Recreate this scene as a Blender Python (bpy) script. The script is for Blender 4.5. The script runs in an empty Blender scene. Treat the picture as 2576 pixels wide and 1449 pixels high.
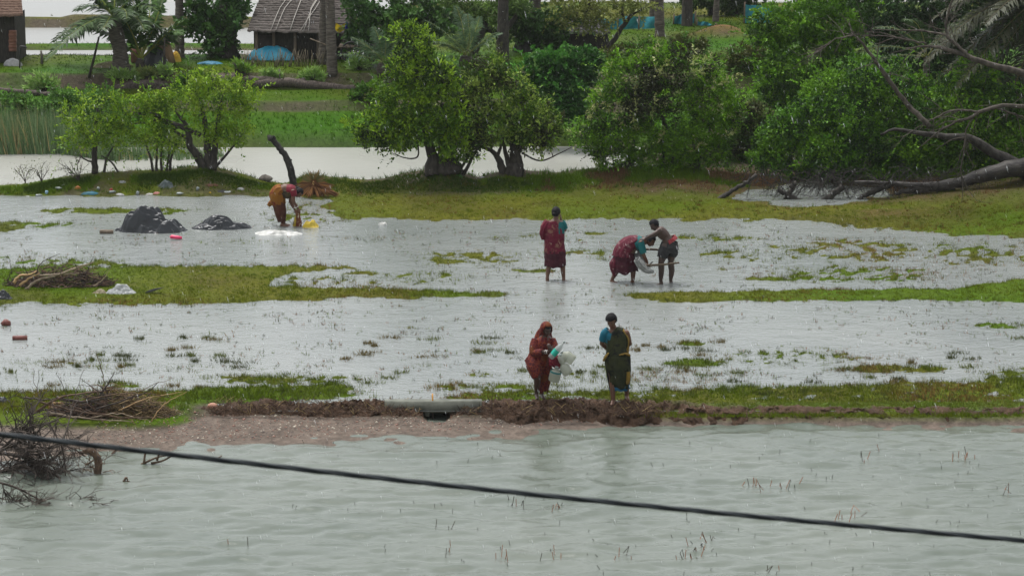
import bpy, math, random
import numpy as np
from mathutils import Vector, Matrix

# ------------------------------------------------------------------ camera, sky, sun, exposure
scene = bpy.context.scene
COL = scene.collection
FPX = 7000.0            # focal length in pixels of a 2576 px wide frame
CAMH = 11.3             # the photographer stands on an upper floor
PITCH = math.atan(1411.0 / FPX)
cam_d = bpy.data.cameras.new('camera')
cam = bpy.data.objects.new('camera', cam_d)
COL.objects.link(cam)
cam.location = (0, 0, CAMH)
cam.rotation_euler = (math.pi / 2 - PITCH, 0, 0)
cam_d.sensor_width = 36.0
cam_d.lens = 36.0 * FPX / 2576.0
cam_d.clip_start = 0.5
cam_d.clip_end = 6000
cam_d.dof.use_dof = True
cam_d.dof.focus_distance = 52.0
cam_d.dof.aperture_fstop = 9.0
scene.camera = cam

SUN_EL, SUN_AZ = math.radians(72), math.radians(320)   # high behind the clouds, beyond the trees and to the left
world = bpy.data.worlds.new('World')
scene.world = world
world.use_nodes = True
wn = world.node_tree
wn.nodes.clear()
w_out = wn.nodes.new('ShaderNodeOutputWorld')
w_bg = wn.nodes.new('ShaderNodeBackground')
w_sky = wn.nodes.new('ShaderNodeTexSky')
w_sky.sky_type = 'NISHITA'
w_sky.sun_disc = False
w_sky.sun_elevation = SUN_EL
w_sky.sun_rotation = SUN_AZ
w_sky.air_density = 1.0
w_sky.dust_density = 3.0
w_sky.ozone_density = 1.0
w_hs = wn.nodes.new('ShaderNodeHueSaturation')       # a closed rain-cloud deck: the sky's light without its blue
w_hs.inputs['Saturation'].default_value = 0.2
w_bg.inputs['Strength'].default_value = 0.115
wn.links.new(w_sky.outputs[0], w_hs.inputs['Color'])
wn.links.new(w_hs.outputs[0], w_bg.inputs['Color'])
wn.links.new(w_bg.outputs[0], w_out.inputs['Surface'])

sun_d = bpy.data.lights.new('sun', 'SUN')
sun_d.energy = 1.5
sun_d.angle = math.radians(26)
sun_d.color = (1.0, 0.985, 0.96)
sun = bpy.data.objects.new('sun', sun_d)
COL.objects.link(sun)
sdir = Vector((math.sin(SUN_AZ) * math.cos(SUN_EL), math.cos(SUN_AZ) * math.cos(SUN_EL), math.sin(SUN_EL)))
sun.rotation_euler = (-sdir).to_track_quat('-Z', 'Y').to_euler()

scene.view_settings.view_transform = 'Standard'
scene.view_settings.look = 'None'
scene.view_settings.exposure = 1.1
scene.view_settings.gamma = 1.0
scene.view_settings.use_curve_mapping = False
scene.render.engine = 'CYCLES'
scene.cycles.use_denoising = True
scene.cycles.max_bounces = 6
scene.cycles.transparent_max_bounces = 8
scene.cycles.volume_bounces = 1

# ------------------------------------------------------------------ pixel <-> place (2576 x 1449 reading of the photo)
CP, SP = math.cos(PITCH), math.sin(PITCH)

def _dir(x, y):
    u = (x - 1288.0) / FPX
    v = (724.5 - y) / FPX
    return u, CP + v * SP, -SP + v * CP

def P(x, y, z=0.0):
    """the place at height z that is seen at (x, y)"""
    dx, dy, dz = _dir(x, y)
    t = (z - CAMH) / dz
    return Vector((dx * t, dy * t, z))

def at(x, y, Y):
    """the place at distance Y that is seen at (x, y)"""
    dx, dy, dz = _dir(x, y)
    t = Y / dy
    return Vector((dx * t, Y, CAMH + dz * t))

def proj(X, Y, Z=0.0):
    zz = Z - CAMH
    dep = Y * CP - zz * SP
    up = Y * SP + zz * CP
    return 1288.0 + FPX * X / dep, 724.5 - FPX * up / dep

def ppm(Y):
    return FPX / (Y / CP)

# ------------------------------------------------------------------ noise
def _hash(ix, iy, seed):
    n = (ix.astype(np.int64) * 374761393 + iy.astype(np.int64) * 668265263 + seed * 982451653) & 0x7fffffff
    n = ((n ^ (n >> 13)) * 1274126177) & 0x7fffffff
    n = (n ^ (n >> 16)) & 0xffff
    return n / 65535.0

def vnoise(x, y, seed=0):
    x = np.asarray(x, float); y = np.asarray(y, float)
    ix = np.floor(x); iy = np.floor(y)
    fx = x - ix; fy = y - iy
    fx = fx * fx * (3 - 2 * fx); fy = fy * fy * (3 - 2 * fy)
    a = _hash(ix, iy, seed); b = _hash(ix + 1, iy, seed)
    c = _hash(ix, iy + 1, seed); d = _hash(ix + 1, iy + 1, seed)
    return (a * (1 - fx) + b * fx) * (1 - fy) + (c * (1 - fx) + d * fx) * fy

def fbm(x, y, octv=4, seed=0, gain=0.5):
    s = 0.0; a = 1.0; t = 0.0
    x = np.asarray(x, float); y = np.asarray(y, float)
    for i in range(octv):
        s = s + a * vnoise(x * 2 ** i + 17.3 * i, y * 2 ** i - 9.1 * i, seed + i * 13)
        t += a; a *= gain
    return s / t            # 0..1

def sstep(a, b, x):
    t = np.clip((np.asarray(x, float) - a) / (b - a), 0, 1)
    return t * t * (3 - 2 * t)

def pw(x, pts):
    return np.interp(x, [p[0] for p in pts], [p[1] for p in pts])

# ------------------------------------------------------------------ materials
MATS = {}
def srgb(r, g, b):
    f = lambda c: (c / 255 / 12.92) if c <= 10 else ((c / 255 + 0.055) / 1.055) ** 2.4
    return (f(r), f(g), f(b), 1.0)

def newmat(name):
    m = bpy.data.materials.new(name); m.use_nodes = True
    nt = m.node_tree
    bs = nt.nodes.get('Principled BSDF')
    MATS[name] = m
    return m, nt, bs

def texco(nt, scale=(1, 1, 1), kind='Object'):
    tc = nt.nodes.new('ShaderNodeTexCoord'); mp = nt.nodes.new('ShaderNodeMapping')
    mp.inputs['Scale'].default_value = scale
    nt.links.new(tc.outputs[kind], mp.inputs['Vector'])
    return mp.outputs['Vector']

def noise_node(nt, vec, scale, detail=4, rough=0.55):
    n = nt.nodes.new('ShaderNodeTexNoise')
    n.inputs['Scale'].default_value = scale; n.inputs['Detail'].default_value = detail
    n.inputs['Roughness'].default_value = rough
    nt.links.new(vec, n.inputs['Vector'])
    return n.outputs['Fac']

def ramp(nt, fac, stops):
    r = nt.nodes.new('ShaderNodeValToRGB')
    e = r.color_ramp.elements
    while len(e) < len(stops): e.new(0.5)
    for i, (p, c) in enumerate(stops):
        e[i].position = p; e[i].color = c if len(c) == 4 else (*c, 1)
    nt.links.new(fac, r.inputs['Fac'])
    return r.outputs['Color']

def bump(nt, bs, fac, strength=0.3, dist=0.02):
    b = nt.nodes.new('ShaderNodeBump')
    b.inputs['Strength'].default_value = strength; b.inputs['Distance'].default_value = dist
    nt.links.new(fac, b.inputs['Height']); nt.links.new(b.outputs['Normal'], bs.inputs['Normal'])
    return b

def mixcol(nt, fac, a, b, mode='MIX'):
    m = nt.nodes.new('ShaderNodeMix'); m.data_type = 'RGBA'; m.blend_type = mode
    for sock, v in ((0, fac), (6, a), (7, b)):
        if hasattr(v, 'links') or hasattr(v, 'is_output'): nt.links.new(v, m.inputs[sock])
        else: m.inputs[sock].default_value = v
    return m.outputs[2]

def mat2(name, c1, c2, scale=6, rough=0.7, spec=0.3, bstr=0.3, bdist=0.02, sc=(1, 1, 1), lo=0.35, hi=0.65, detail=5):
    """two colours of one stuff mixed by noise, with fine relief"""
    if name in MATS: return MATS[name]
    m, nt, bs = newmat(name)
    v = texco(nt, sc)
    f = noise_node(nt, v, scale, detail)
    nt.links.new(ramp(nt, f, [(lo, c1), (hi, c2)]), bs.inputs['Base Color'])
    bs.inputs['Roughness'].default_value = rough
    bs.inputs['Specular IOR Level'].default_value = spec
    if bstr: bump(nt, bs, noise_node(nt, v, scale * 3, 4), bstr, bdist)
    return m

def mat_attr(name, rough=0.6, spec=0.3, trans=0.0, nscale=0, namp=0.0, bstr=0.0):
    """colour from the piece's own 'Col' attribute (species / wear colour)"""
    if name in MATS: return MATS[name]
    m, nt, bs = newmat(name)
    a = nt.nodes.new('ShaderNodeAttribute'); a.attribute_name = 'Col'
    c = a.outputs['Color']
    if nscale:
        f = noise_node(nt, texco(nt), nscale, 6, 0.65)
        g = ramp(nt, f, [(0.25, (1 - namp,) * 3), (0.75, (1 + namp,) * 3)])
        c = mixcol(nt, 1.0, c, g, 'MULTIPLY')
        if bstr: bump(nt, bs, f, bstr, 0.03)
    nt.links.new(c, bs.inputs['Base Color'])
    bs.inputs['Roughness'].default_value = rough
    bs.inputs['Specular IOR Level'].default_value = spec
    if trans:
        t = nt.nodes.new('ShaderNodeBsdfTranslucent'); nt.links.new(c, t.inputs['Color'])
        mx = nt.nodes.new('ShaderNodeMixShader'); mx.inputs[0].default_value = trans
        nt.links.new(bs.outputs[0], mx.inputs[1]); nt.links.new(t.outputs[0], mx.inputs[2])
        nt.links.new(mx.outputs[0], nt.nodes['Material Output'].inputs['Surface'])
    return m

# ------------------------------------------------------------------ objects
ORG = {}
def tag(o, label=None, cat=None, group=None, kind=None):
    if label: o['label'] = label
    if cat: o['category'] = cat
    if group: o['group'] = group
    if kind: o['kind'] = kind
    return o

def thing(name, loc, label, cat, group=None):
    o = bpy.data.objects.new(name, None); COL.objects.link(o)
    o.empty_display_size = 0.1
    o.location = loc; ORG[o] = Vector(loc)
    return tag(o, label, cat, group)

class MB:
    """collects geometry in place coordinates, builds ONE mesh object"""
    def __init__(s): s.V = []; s.F = []; s.n = 0; s.C = []
    def add(s, v, f, c=None):
        v = np.asarray(v, float).reshape(-1, 3)
        s.V.append(v)
        s.F.append(np.asarray(f, int) + s.n) if isinstance(f, np.ndarray) else s.F.append([tuple(i + s.n for i in q) for q in f])
        s.n += len(v)
        s.C.append(np.tile(np.asarray(c if c is not None else (1, 1, 1), float)[:3], (len(v), 1)) if c is None or np.ndim(c) == 1 else np.asarray(c, float)[:, :3])
        return s
    def tube(s, pts, radii, sides=6, c=None, cap=True):
        pts = np.array([tuple(p) for p in pts], float); n = len(pts)
        r = np.broadcast_to(np.asarray(radii, float), (n,)) if np.ndim(radii) else np.full(n, float(radii))
        t = np.gradient(pts, axis=0); t /= np.linalg.norm(t, axis=1)[:, None] + 1e-12
        ref = np.array([0, 0, 1.0]) if abs(t[0][2]) < 0.9 else np.array([0, 1.0, 0])
        a = np.cross(t, ref); la = np.linalg.norm(a, axis=1)
        a[la < 1e-6] = (1, 0, 0); a /= np.linalg.norm(a, axis=1)[:, None]
        for i in range(1, n):
            if (a[i] * a[i - 1]).sum() < 0: a[i] = -a[i]
        b = np.cross(t, a)
        th = np.arange(sides) * 2 * math.pi / sides
        ring = pts[:, None, :] + r[:, None, None] * (np.cos(th)[None, :, None] * a[:, None, :] + np.sin(th)[None, :, None] * b[:, None, :])
        v = ring.reshape(-1, 3)
        i = np.arange(n - 1)[:, None] * sides; j = np.arange(sides)[None, :]; k = (np.arange(sides) + 1) % sides
        q = np.stack([(i + j), (i + k[None, :]), (i + sides + k[None, :]), (i + sides + j)], -1).reshape(-1, 4)
        f = [tuple(x) for x in q.tolist()]
        if cap: f += [tuple(range(sides))[::-1], tuple((n - 1) * sides + x for x in range(sides))]
        return s.add(v, f, c)
    def box(s, c0, size, rot=None, c=None, taper=1.0):
        hx, hy, hz = [d / 2 for d in size]
        v = [(-hx, -hy, -hz), (hx, -hy, -hz), (hx, hy, -hz), (-hx, hy, -hz), (-hx * taper, -hy * taper, hz), (hx * taper, -hy * taper, hz), (hx * taper, hy * taper, hz), (-hx * taper, hy * taper, hz)]
        v = [Vector(p) for p in v]
        if rot is not None: v = [rot @ p for p in v]
        v = [p + Vector(c0) for p in v]
        return s.add([tuple(p) for p in v], [(0, 3, 2, 1), (4, 5, 6, 7), (0, 1, 5, 4), (1, 2, 6, 5), (2, 3, 7, 6), (3, 0, 4, 7)], c)
    def ball(s, c0, rad, rot=None, nu=12, nv=8, c=None, f=None):
        v = []
        for i in range(nv + 1):
            ph = math.pi * i / nv
            for j in range(nu):
                th = 2 * math.pi * j / nu
                p = Vector((math.sin(ph) * math.cos(th), math.sin(ph) * math.sin(th), math.cos(ph)))
                k = f(p) if f else 1.0
                p = Vector((p.x * rad[0] * k, p.y * rad[1] * k, p.z * rad[2] * k))
                if rot is not None: p = rot @ p
                v.append(tuple(p + Vector(c0)))
        fs = []
        for i in range(nv):
            for j in range(nu):
                a = i * nu + j; b = i * nu + (j + 1) % nu
                fs.append((a, a + nu, b + nu, b))
        return s.add(v, fs, c)
    def grid(s, pts, c=None, closed=False):
        """pts: (n, m, 3)"""
        pts = np.asarray(pts, float); n, m = pts.shape[:2]
        i = np.arange(n - 1)[:, None]; j = np.arange(m if closed else m - 1)[None, :]; k = (j + 1) % m
        q = np.stack([i * m + j, i * m + k, (i + 1) * m + k, (i + 1) * m + j], -1).reshape(-1, 4)
        return s.add(pts.reshape(-1, 3), q, None if c is None else (c if np.ndim(c) == 1 else np.asarray(c).reshape(-1, 3)))
    def quads(s, v, c=None):
        n = len(v) // 4
        return s.add(v, np.arange(n * 4).reshape(-1, 4), c)
    def tris(s, v, c=None):
        n = len(v) // 3
        return s.add(v, np.arange(n * 3).reshape(-1, 3), c)
    def build(s, name, mat, parent=None, smooth=True, origin=None, col=False):
        V = np.concatenate(s.V)
        if parent is not None: org = ORG[parent]
        elif origin is not None: org = Vector(origin)
        else:
            mn = V.min(0); mx = V.max(0)
            org = Vector(((mn[0] + mx[0]) / 2, (mn[1] + mx[1]) / 2, mn[2]))
        V = V - np.array(org)
        me = bpy.data.meshes.new(name)
        loops = []; tot = []
        for f in s.F:
            if isinstance(f, np.ndarray):
                loops.append(f.reshape(-1)); tot.append(np.full(len(f), f.shape[1]))
            elif f:
                loops.append(np.array([i for q in f for i in q], int)); tot.append(np.array([len(q) for q in f], int))
        loops = np.concatenate(loops); tot = np.concatenate(tot)
        me.vertices.add(len(V)); me.vertices.foreach_set('co', V.astype(np.float32).reshape(-1))
        me.loops.add(len(loops)); me.loops.foreach_set('vertex_index', loops.astype(np.int32))
        me.polygons.add(len(tot))
        st = np.concatenate([[0], np.cumsum(tot)[:-1]])
        me.polygons.foreach_set('loop_start', st.astype(np.int32))
        me.polygons.foreach_set('loop_total', tot.astype(np.int32))
        if smooth: me.polygons.foreach_set('use_smooth', np.ones(len(tot), bool))
        me.update(calc_edges=True)
        if col:
            at_ = me.attributes.new('Col', 'FLOAT_COLOR', 'POINT')
            C = np.concatenate(s.C); C4 = np.ones((len(C), 4), np.float32); C4[:, :3] = C
            at_.data.foreach_set('color', C4.reshape(-1))
        me.validate(clean_customdata=False)
        if mat is not None: me.materials.append(mat)
        o = bpy.data.objects.new(name, me); COL.objects.link(o)
        if parent is not None:
            o.parent = parent; ORG[o] = ORG[parent]
        else:
            o.location = org; ORG[o] = org
        return o

def spline(pts, n):
    """smooth polyline through pts"""
    p = np.array([tuple(q) for q in pts], float)
    if len(p) < 3:
        t = np.linspace(0, 1, n)[:, None]; return p[0] * (1 - t) + p[-1] * t
    p = np.vstack([2 * p[0] - p[1], p, 2 * p[-1] - p[-2]])
    out = []
    m = len(p) - 3
    for u in np.linspace(0, m - 1e-6, n):
        i = int(u); t = u - i
        a, b, c, d = p[i:i + 4]
        out.append(0.5 * (2 * b + (c - a) * t + (2 * a - 5 * b + 4 * c - d) * t * t + (3 * b - a - 3 * c + d) * t ** 3))
    return np.array(out)

def interp1(vals, n):
    v = np.asarray(vals, float)
    return np.interp(np.linspace(0, len(v) - 1, n), np.arange(len(v)), v)
# ------------------------------------------------------------------ the lie of the land
ZF = -0.16                      # the flooded road in front lies lower than the field
ZP = 0.9                        # ponds behind the village
CREST = [(-400, 470), (0, 468), (60, 465), (130, 452), (240, 437), (400, 431), (520, 420), (600, 437), (660, 456), (720, 462), (770, 441), (830, 446), (900, 453), (960, 452), (1020, 437), (1110, 424), (1200, 447), (1290, 428), (1400, 436), (1500, 424), (1700, 424), (1900, 440), (2200, 452), (2576, 430), (3000, 420)]
CRESTH = [(-400, .12), (0, .12), (130, .25), (240, .38), (400, .42), (520, .5), (600, .35), (680, .12), (720, .1), (770, .2), (900, .14), (1020, .22), (1110, .5), (1200, .2), (1290, .42), (1400, .25), (1500, .3), (1700, .3), (1880, .15), (2000, .05), (2200, .08), (2350, .25), (2576, .45), (3000, .5)]
FARE = [(-400, 386), (0, 385), (150, 384), (290, 402), (600, 398), (660, 379), (800, 373), (1470, 369), (3000, 369)]
ROADE = [(-400, 1150), (0, 1135), (180, 1112), (420, 1106), (700, 1094), (1000, 1081), (1200, 1071), (1450, 1059), (1600, 1047), (1900, 1043), (3000, 1043)]

def stripes(x, y):
    """how much turf grows at a spot (0..1.2), read off the photo"""
    n1 = fbm(x / 60, y / 11, 4, 3); n2 = fbm(x / 18, y / 4.5, 3, 9)
    g = np.zeros_like(x)
    def zone(top, bot, x0, x1, amp=1.0, soft=11, sx=60):
        t = pw(x, top) + (n1 - .5) * 14; b = pw(x, bot) + (n1 - .5) * 14
        m = sstep(-soft, soft, y - t) * sstep(-soft, soft, b - y) * sstep(x0 - sx, x0 + sx, x) * (1 - sstep(x1 - sx, x1 + sx, x))
        return m * amp
    Z = []
    Z.append(zone([(0, 672), (300, 670), (930, 667)], [(0, 768), (640, 762), (700, 690), (930, 674)], -600, 900, 1.1))
    Z.append(zone([(0, 640), (300, 650)], [(0, 672), (300, 675)], -600, 330, .62))
    Z.append(zone([(600, 716), (900, 724), (1340, 739)], [(600, 764), (900, 752), (1340, 747)], 560, 1300, 1.0, 5))
    Z.append(zone([(640, 690)], [(900, 722)], 640, 1000, .55))
    Z.append(zone([(1530, 742), (1700, 735), (2400, 728), (2576, 700)], [(1530, 752), (1700, 757), (2600, 758)], 1560, 3200, 1.1, 5, 40))
    Z.append(zone([(740, 480), (3000, 450)], [(780, 530), (870, 553), (1340, 552), (1950, 550), (2050, 560), (2200, 574), (2576, 600), (3000, 640)], 820, 3400, 1.25))
    Z.append(zone([(0, 380), (3000, 380)], [(0, 492), (330, 494), (700, 492), (850, 505)], -800, 900, 1.25, 5))
    Z.append(zone([(0, 560)], [(0, 583), (180, 572)], -800, 190, .9, 4))
    Z.append(zone([(80, 524)], [(420, 537)], 110, 480, .85, 4))
    Z.append(zone([(640, 505)], [(870, 565)], 640, 900, .52))
    Z.append(zone([(60, 985), (250, 985), (900, 962)], [(0, 1075), (520, 1020), (900, 1004)], -600, 900, .88, 9))
    Z.append(zone([(0, 1002)], [(0, 1090), (250, 1078), (480, 1062)], -600, 460, 1.0, 8))
    Z.append(zone([(1100, 985), (1500, 980)], [(1100, 1010), (1600, 1016)], 1130, 1650, .8))
    Z.append(zone([(1600, 976), (2000, 972), (2576, 955)], [(1600, 1030), (3000, 1040)], 1600, 3300, .85, 10))
    Z.append(zone([(1560, 1003), (1800, 1000), (2200, 1013), (3000, 1018)], [(1500, 1050), (3000, 1050)], 1640, 3300, 1.2, 5))
    for (cx, cy, rx, ry, a) in [(1800, 600, 140, 9, .75), (2250, 928, 140, 11, .8), (1760, 913, 105, 10, .85), (1940, 703, 90, 5, .8), (1040, 826, 45, 4, .6), (1330, 682, 90, 5, .8), (1740, 866, 60, 6, .6), (1500, 588, 40, 5, .8), (2140, 630, 230, 34, .62), (2160, 690, 290, 26, .62), (1900, 640, 200, 26, .5), (1180, 650, 170, 26, .55), (1050, 700, 150, 18, .55), (1450, 640, 160, 20, .4), (1350, 600, 200, 14, .42), (700, 955, 260, 16, .6), (1250, 975, 200, 14, .62), (2000, 900, 260, 26, .45), (2350, 980, 260, 24, .66), (1900, 985, 260, 16, .66), (160, 700, 260, 30, .6), (2480, 640, 200, 40, .55), (560, 610, 160, 8, .4), (900, 600, 120, 8, .35), (2520, 820, 90, 9, .7), (1180, 640, 90, 14, .5), (300, 970, 60, 8, .7), (330, 925, 170, 14, .4), (2560, 960, 120, 40, .6), (1830, 677, 40, 5, .6), (1600, 947, 300, 22, .42), (120, 912, 140, 12, .4), (1210, 944, 50, 6, .6), (920, 688, 60, 4, .7)]:
        d = np.sqrt(((x - cx) / rx) ** 2 + ((y - cy) / ry) ** 2)
        Z.append(a * (1 - sstep(.55, 1.25, d + (n1 - .5) * .8)))
    g = np.maximum.reduce(Z)
    return g, n1, n2

def turf(x, y):
    g, n1, n2 = stripes(x, y)
    s = np.clip(g * 1.15 + (n2 - .52) * 1.15 + (n1 - .5) * .7 - .12, 0, 1.2)
    return np.where(g > 1.0, np.maximum(s, .75), s) * (g > .02)

def height(X, Y):
    X = np.asarray(X, float); Y = np.asarray(Y, float)
    x, y = proj(X, Y)
    wv = (fbm(X / 1.6, Y / 1.6, 4, 21) - .5)
    z = -0.05 + 0.02 * wv
    # turf islands just clear of the water
    t = turf(x, y)
    z = z + 0.085 * np.clip(t, 0, 1) + .02 * wv * t
    # bank with the trees, canal behind it
    ch = pw(x, CRESTH) + .07 * (fbm(X / .8, Y / .8, 3, 5) - .5)
    cy = pw(x, CREST) + ch * 90
    front = pw(x, [(0, 496), (700, 494), (870, 488), (1500, 482), (2000, 540), (2576, 575), (3200, 600)])
    up = sstep(0, 1, (front - y) / np.maximum(front - cy, 4))
    fore = np.where(y < front, up * ch + (1 - up) * z, z)
    canal = -0.45
    back = ch + (canal - ch) * sstep(0, 14, cy - y)
    z = np.where(y < cy, back, fore)
    # right of the canal solid ground under the thickets
    xr = sstep(1500, 1700, x)
    z = np.where((y < cy), z * (1 - xr) + xr * np.maximum(z, ch), z)
    pool = np.exp(-((x - 2050) / 170) ** 2 - ((y - 488) / 22) ** 2) * (.1 + 1.7 * fbm(X / .55, Y / .9, 3, 91))
    z = z - .3 * pool
    # far shore
    fe = pw(x, FARE) + (fbm(X / 2.2, Y / 3, 3, 31) - .5) * 8
    ter = (fbm(X / 3, Y / 3, 3, 41) - .5)
    u = y - (fe - 372) * sstep(300, 372, y)
    prof = pw(u + ter * 5, [(0, .7), (60, .7), (100, 1.35), (128, 1.4), (134, 1.35), (140, 1.4), (264, 1.5), (306, 1.42), (311, 1.0), (318, 1.0), (335, .92), (339, .65), (362, .42), (368, .26), (372, 0.0), (380, -.45)])
    left = pw(y + ter * 3, [(-600, .6), (120, .6), (128, .62), (130, 1.3), (134, .95), (138, .7), (184, .65), (188, 1.02), (191, 1.08), (195, .95), (200, .65), (214, .68), (226, 1.05), (250, 1.35), (264, 1.5), (306, 1.42), (311, 1.0), (318, 1.0), (335, .92), (339, .65), (362, .42), (368, .26), (372, 0.0), (380, -.45)])
    xl = sstep(930, 1050, x)
    far = left * (1 - xl) + prof * xl
    far = far + .08 * ter * sstep(372, 300, y) + .05 * wv
    z = np.where(u < 380, np.maximum(far, np.where(u < 372, -1, z)), z)
    z = np.where(u < 366, far, z)
    # red earth heap by the nets
    z = z + .45 * np.exp(-((x - 1815) / 75) ** 2 - ((y - 212) / 9) ** 2)
    z = z + .09 * np.exp(-((x - 480) / 80) ** 2 - ((y - 1030) / 12) ** 2)
    # the sunk road in front
    re = pw(x, ROADE) + (fbm(X / 1.2, Y / 1.2, 3, 55) - .5) * 2.5
    road = ZF + (re - y) * .0024 + .012 * wv
    lf = 1 - sstep(400, 560, x)
    y0 = 1042 + 30 * lf
    k = sstep(y0 - 14, y0 + 6, y)
    z = z * (1 - k) + np.minimum(road, .02) * k
    z = z - .17 * sstep(1052, 1088, x) * (1 - sstep(1108, 1148, x)) * sstep(1010, 1020, y) * (1 - sstep(1032, 1050, y))
    z = np.where(y > re + 25, np.minimum(z, ZF - .1 - (y - re - 25) * .002), z)
    return z

_ON_Y = np.concatenate([np.arange(34, 62, .04), np.arange(62, 130, .06)])
def on(x, y, dz=0.0):
    """the first spot of ground seen at (x, y)"""
    dx, dy, dzr = _dir(x, y)
    t = _ON_Y / dy
    h = height(dx * t, _ON_Y)
    i = int(np.argmax(CAMH + dzr * t <= h))
    return Vector((dx * t[i], _ON_Y[i], float(h[i]) + dz))

def hz(X, Y):
    return float(height(np.array([X]), np.array([Y]))[0])

# terrain sheet: finer where the camera is near
rows = np.concatenate([np.arange(1200, 1020, -3.0), np.arange(1020, 360, -2.4), np.arange(360, 90, -1.2), np.arange(90, -60, -4), np.arange(-60, -600, -30), [-600]])
cols = np.concatenate([[-5200, -2600, -1400, -900, -700, -560], np.arange(-450, -100, 16), np.arange(-100, 2680, 8.8), np.arange(2680, 3060, 16), [3200, 3400, 4000, 5200, 7800]])
Yr = np.array([P(1288, r).y for r in rows])
CX, YY = np.meshgrid(cols, Yr)
XX = (CX - 1288.0) / FPX * (YY * CP + CAMH * SP)
ZZ = height(XX, YY)
px, py = proj(XX, YY)
T = np.clip(turf(px, py), 0, 1)
n_a = fbm(XX / .9, YY / .9, 4, 61); n_b = fbm(XX / 3.5, YY / 3.5, 3, 71); n_c = fbm(XX / .25, YY / .25, 3, 81)
mud = np.array([.085, .07, .05]); wet = np.array([.05, .043, .032]); green = np.array([.05, .09, .005]); olive = np.array([.078, .08, .010]); gravel = np.array([.15, .12, .098]); red = np.array([.16, .07, .04]); lush = np.array([.032, .088, .005])
def mixn(a, b, t): return a * (1 - t[..., None]) + b * t[..., None]
C = mixn(np.broadcast_to(wet, XX.shape + (3,)), np.broadcast_to(mud, XX.shape + (3,)), n_a)
gcol = mixn(np.broadcast_to(green, C.shape), np.broadcast_to(olive, C.shape), np.clip(n_b * 2.2 - .6, 0, 1))
C = mixn(C, gcol, np.clip(T * 1.6, 0, 1))
rn = fbm(XX / 1.7, YY / 2.2, 4, 131)
C = mixn(C, np.broadcast_to(np.array([.06, .05, .014]), C.shape), np.clip((rn - .55) * 4, 0, .5) * (T > .4))
farm = sstep(385, 360, py)
slope = np.hypot(np.gradient(ZZ, axis=0) / (np.gradient(YY, axis=0) + 1e-9), 0)
gfar = mixn(np.broadcast_to(lush, C.shape), np.broadcast_to(olive, C.shape), np.clip(n_b * 1.6 - .5 + .5 * sstep(230, 120, py), 0, 1))
gfar = mixn(gfar, np.broadcast_to(mud * .9, C.shape), np.clip(sstep(.22, .5, np.abs(slope)) * (n_a * 1.5) * (py < 345), 0, 1))
C = mixn(C, gfar, farm)
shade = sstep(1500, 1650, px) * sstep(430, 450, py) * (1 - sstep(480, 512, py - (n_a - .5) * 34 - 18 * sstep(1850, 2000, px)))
C = mixn(C, mixn(np.broadcast_to(wet * .8, C.shape), np.broadcast_to(np.array([.10, .06, .035]), C.shape), n_a), shade * .85)  # dark wet soil under the thickets, with their shade put into the ground colour
rp = np.exp(-((px - 2230) / 170) ** 2 - ((py - 538) / 14) ** 2)
C = mixn(C, np.broadcast_to(np.array([.10, .06, .03]), C.shape), np.clip(rp * (n_a * 2.2 - .6), 0, .7))
bankm = sstep(500, 490, py) * sstep(385, 400, py) * (n_a > .46)
C = mixn(C, np.broadcast_to(mud * .8, C.shape), bankm * .6 * sstep(120, 200, px) * sstep(1400, 1300, px))
C = mixn(C, np.broadcast_to(red, C.shape), np.exp(-((px - 1815) / 90) ** 2 - ((py - 208) / 9) ** 2))
lf = 1 - sstep(400, 560, px)
C = mixn(C, mixn(np.broadcast_to(gravel * .6, C.shape), np.broadcast_to(gravel, C.shape), n_c), sstep(1036, 1044, py - 30 * lf))
tm, nt, bs = newmat('wet_ground')
a = nt.nodes.new('ShaderNodeAttribute'); a.attribute_name = 'Col'
v = texco(nt)
f1 = noise_node(nt, v, 9, 6, .7); f2 = noise_node(nt, v, 38, 4, .6)
c1 = mixcol(nt, 1.0, a.outputs['Color'], ramp(nt, f1, [(.25, (.45,) * 3), (.75, (1.5,) * 3)]), 'MULTIPLY')
c1 = mixcol(nt, 1.0, c1, ramp(nt, f2, [(.3, (.75,) * 3), (.7, (1.2,) * 3)]), 'MULTIPLY')
nt.links.new(c1, bs.inputs['Base Color'])
nt.links.new(ramp(nt, f1, [(.3, (.35,) * 3), (.7, (.75,) * 3)]), bs.inputs['Roughness'])
bs.inputs['Specular IOR Level'].default_value = .015
bump(nt, bs, f1, .6, .05)
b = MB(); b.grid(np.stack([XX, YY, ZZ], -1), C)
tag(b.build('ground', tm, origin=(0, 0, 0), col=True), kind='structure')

# a last sheet under everything, out to the horizon
b = MB(); b.grid(np.array([[(-1500, 5, -1.2), (1500, 5, -1.2)], [(-1500, 2400, -1.2), (1500, 2400, -1.2)]]))
tag(b.build('far_ground', mat2('far_soil', (.06, .07, .03), (.08, .075, .045), .2, .8), origin=(0, 0, 0)), kind='structure')

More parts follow.
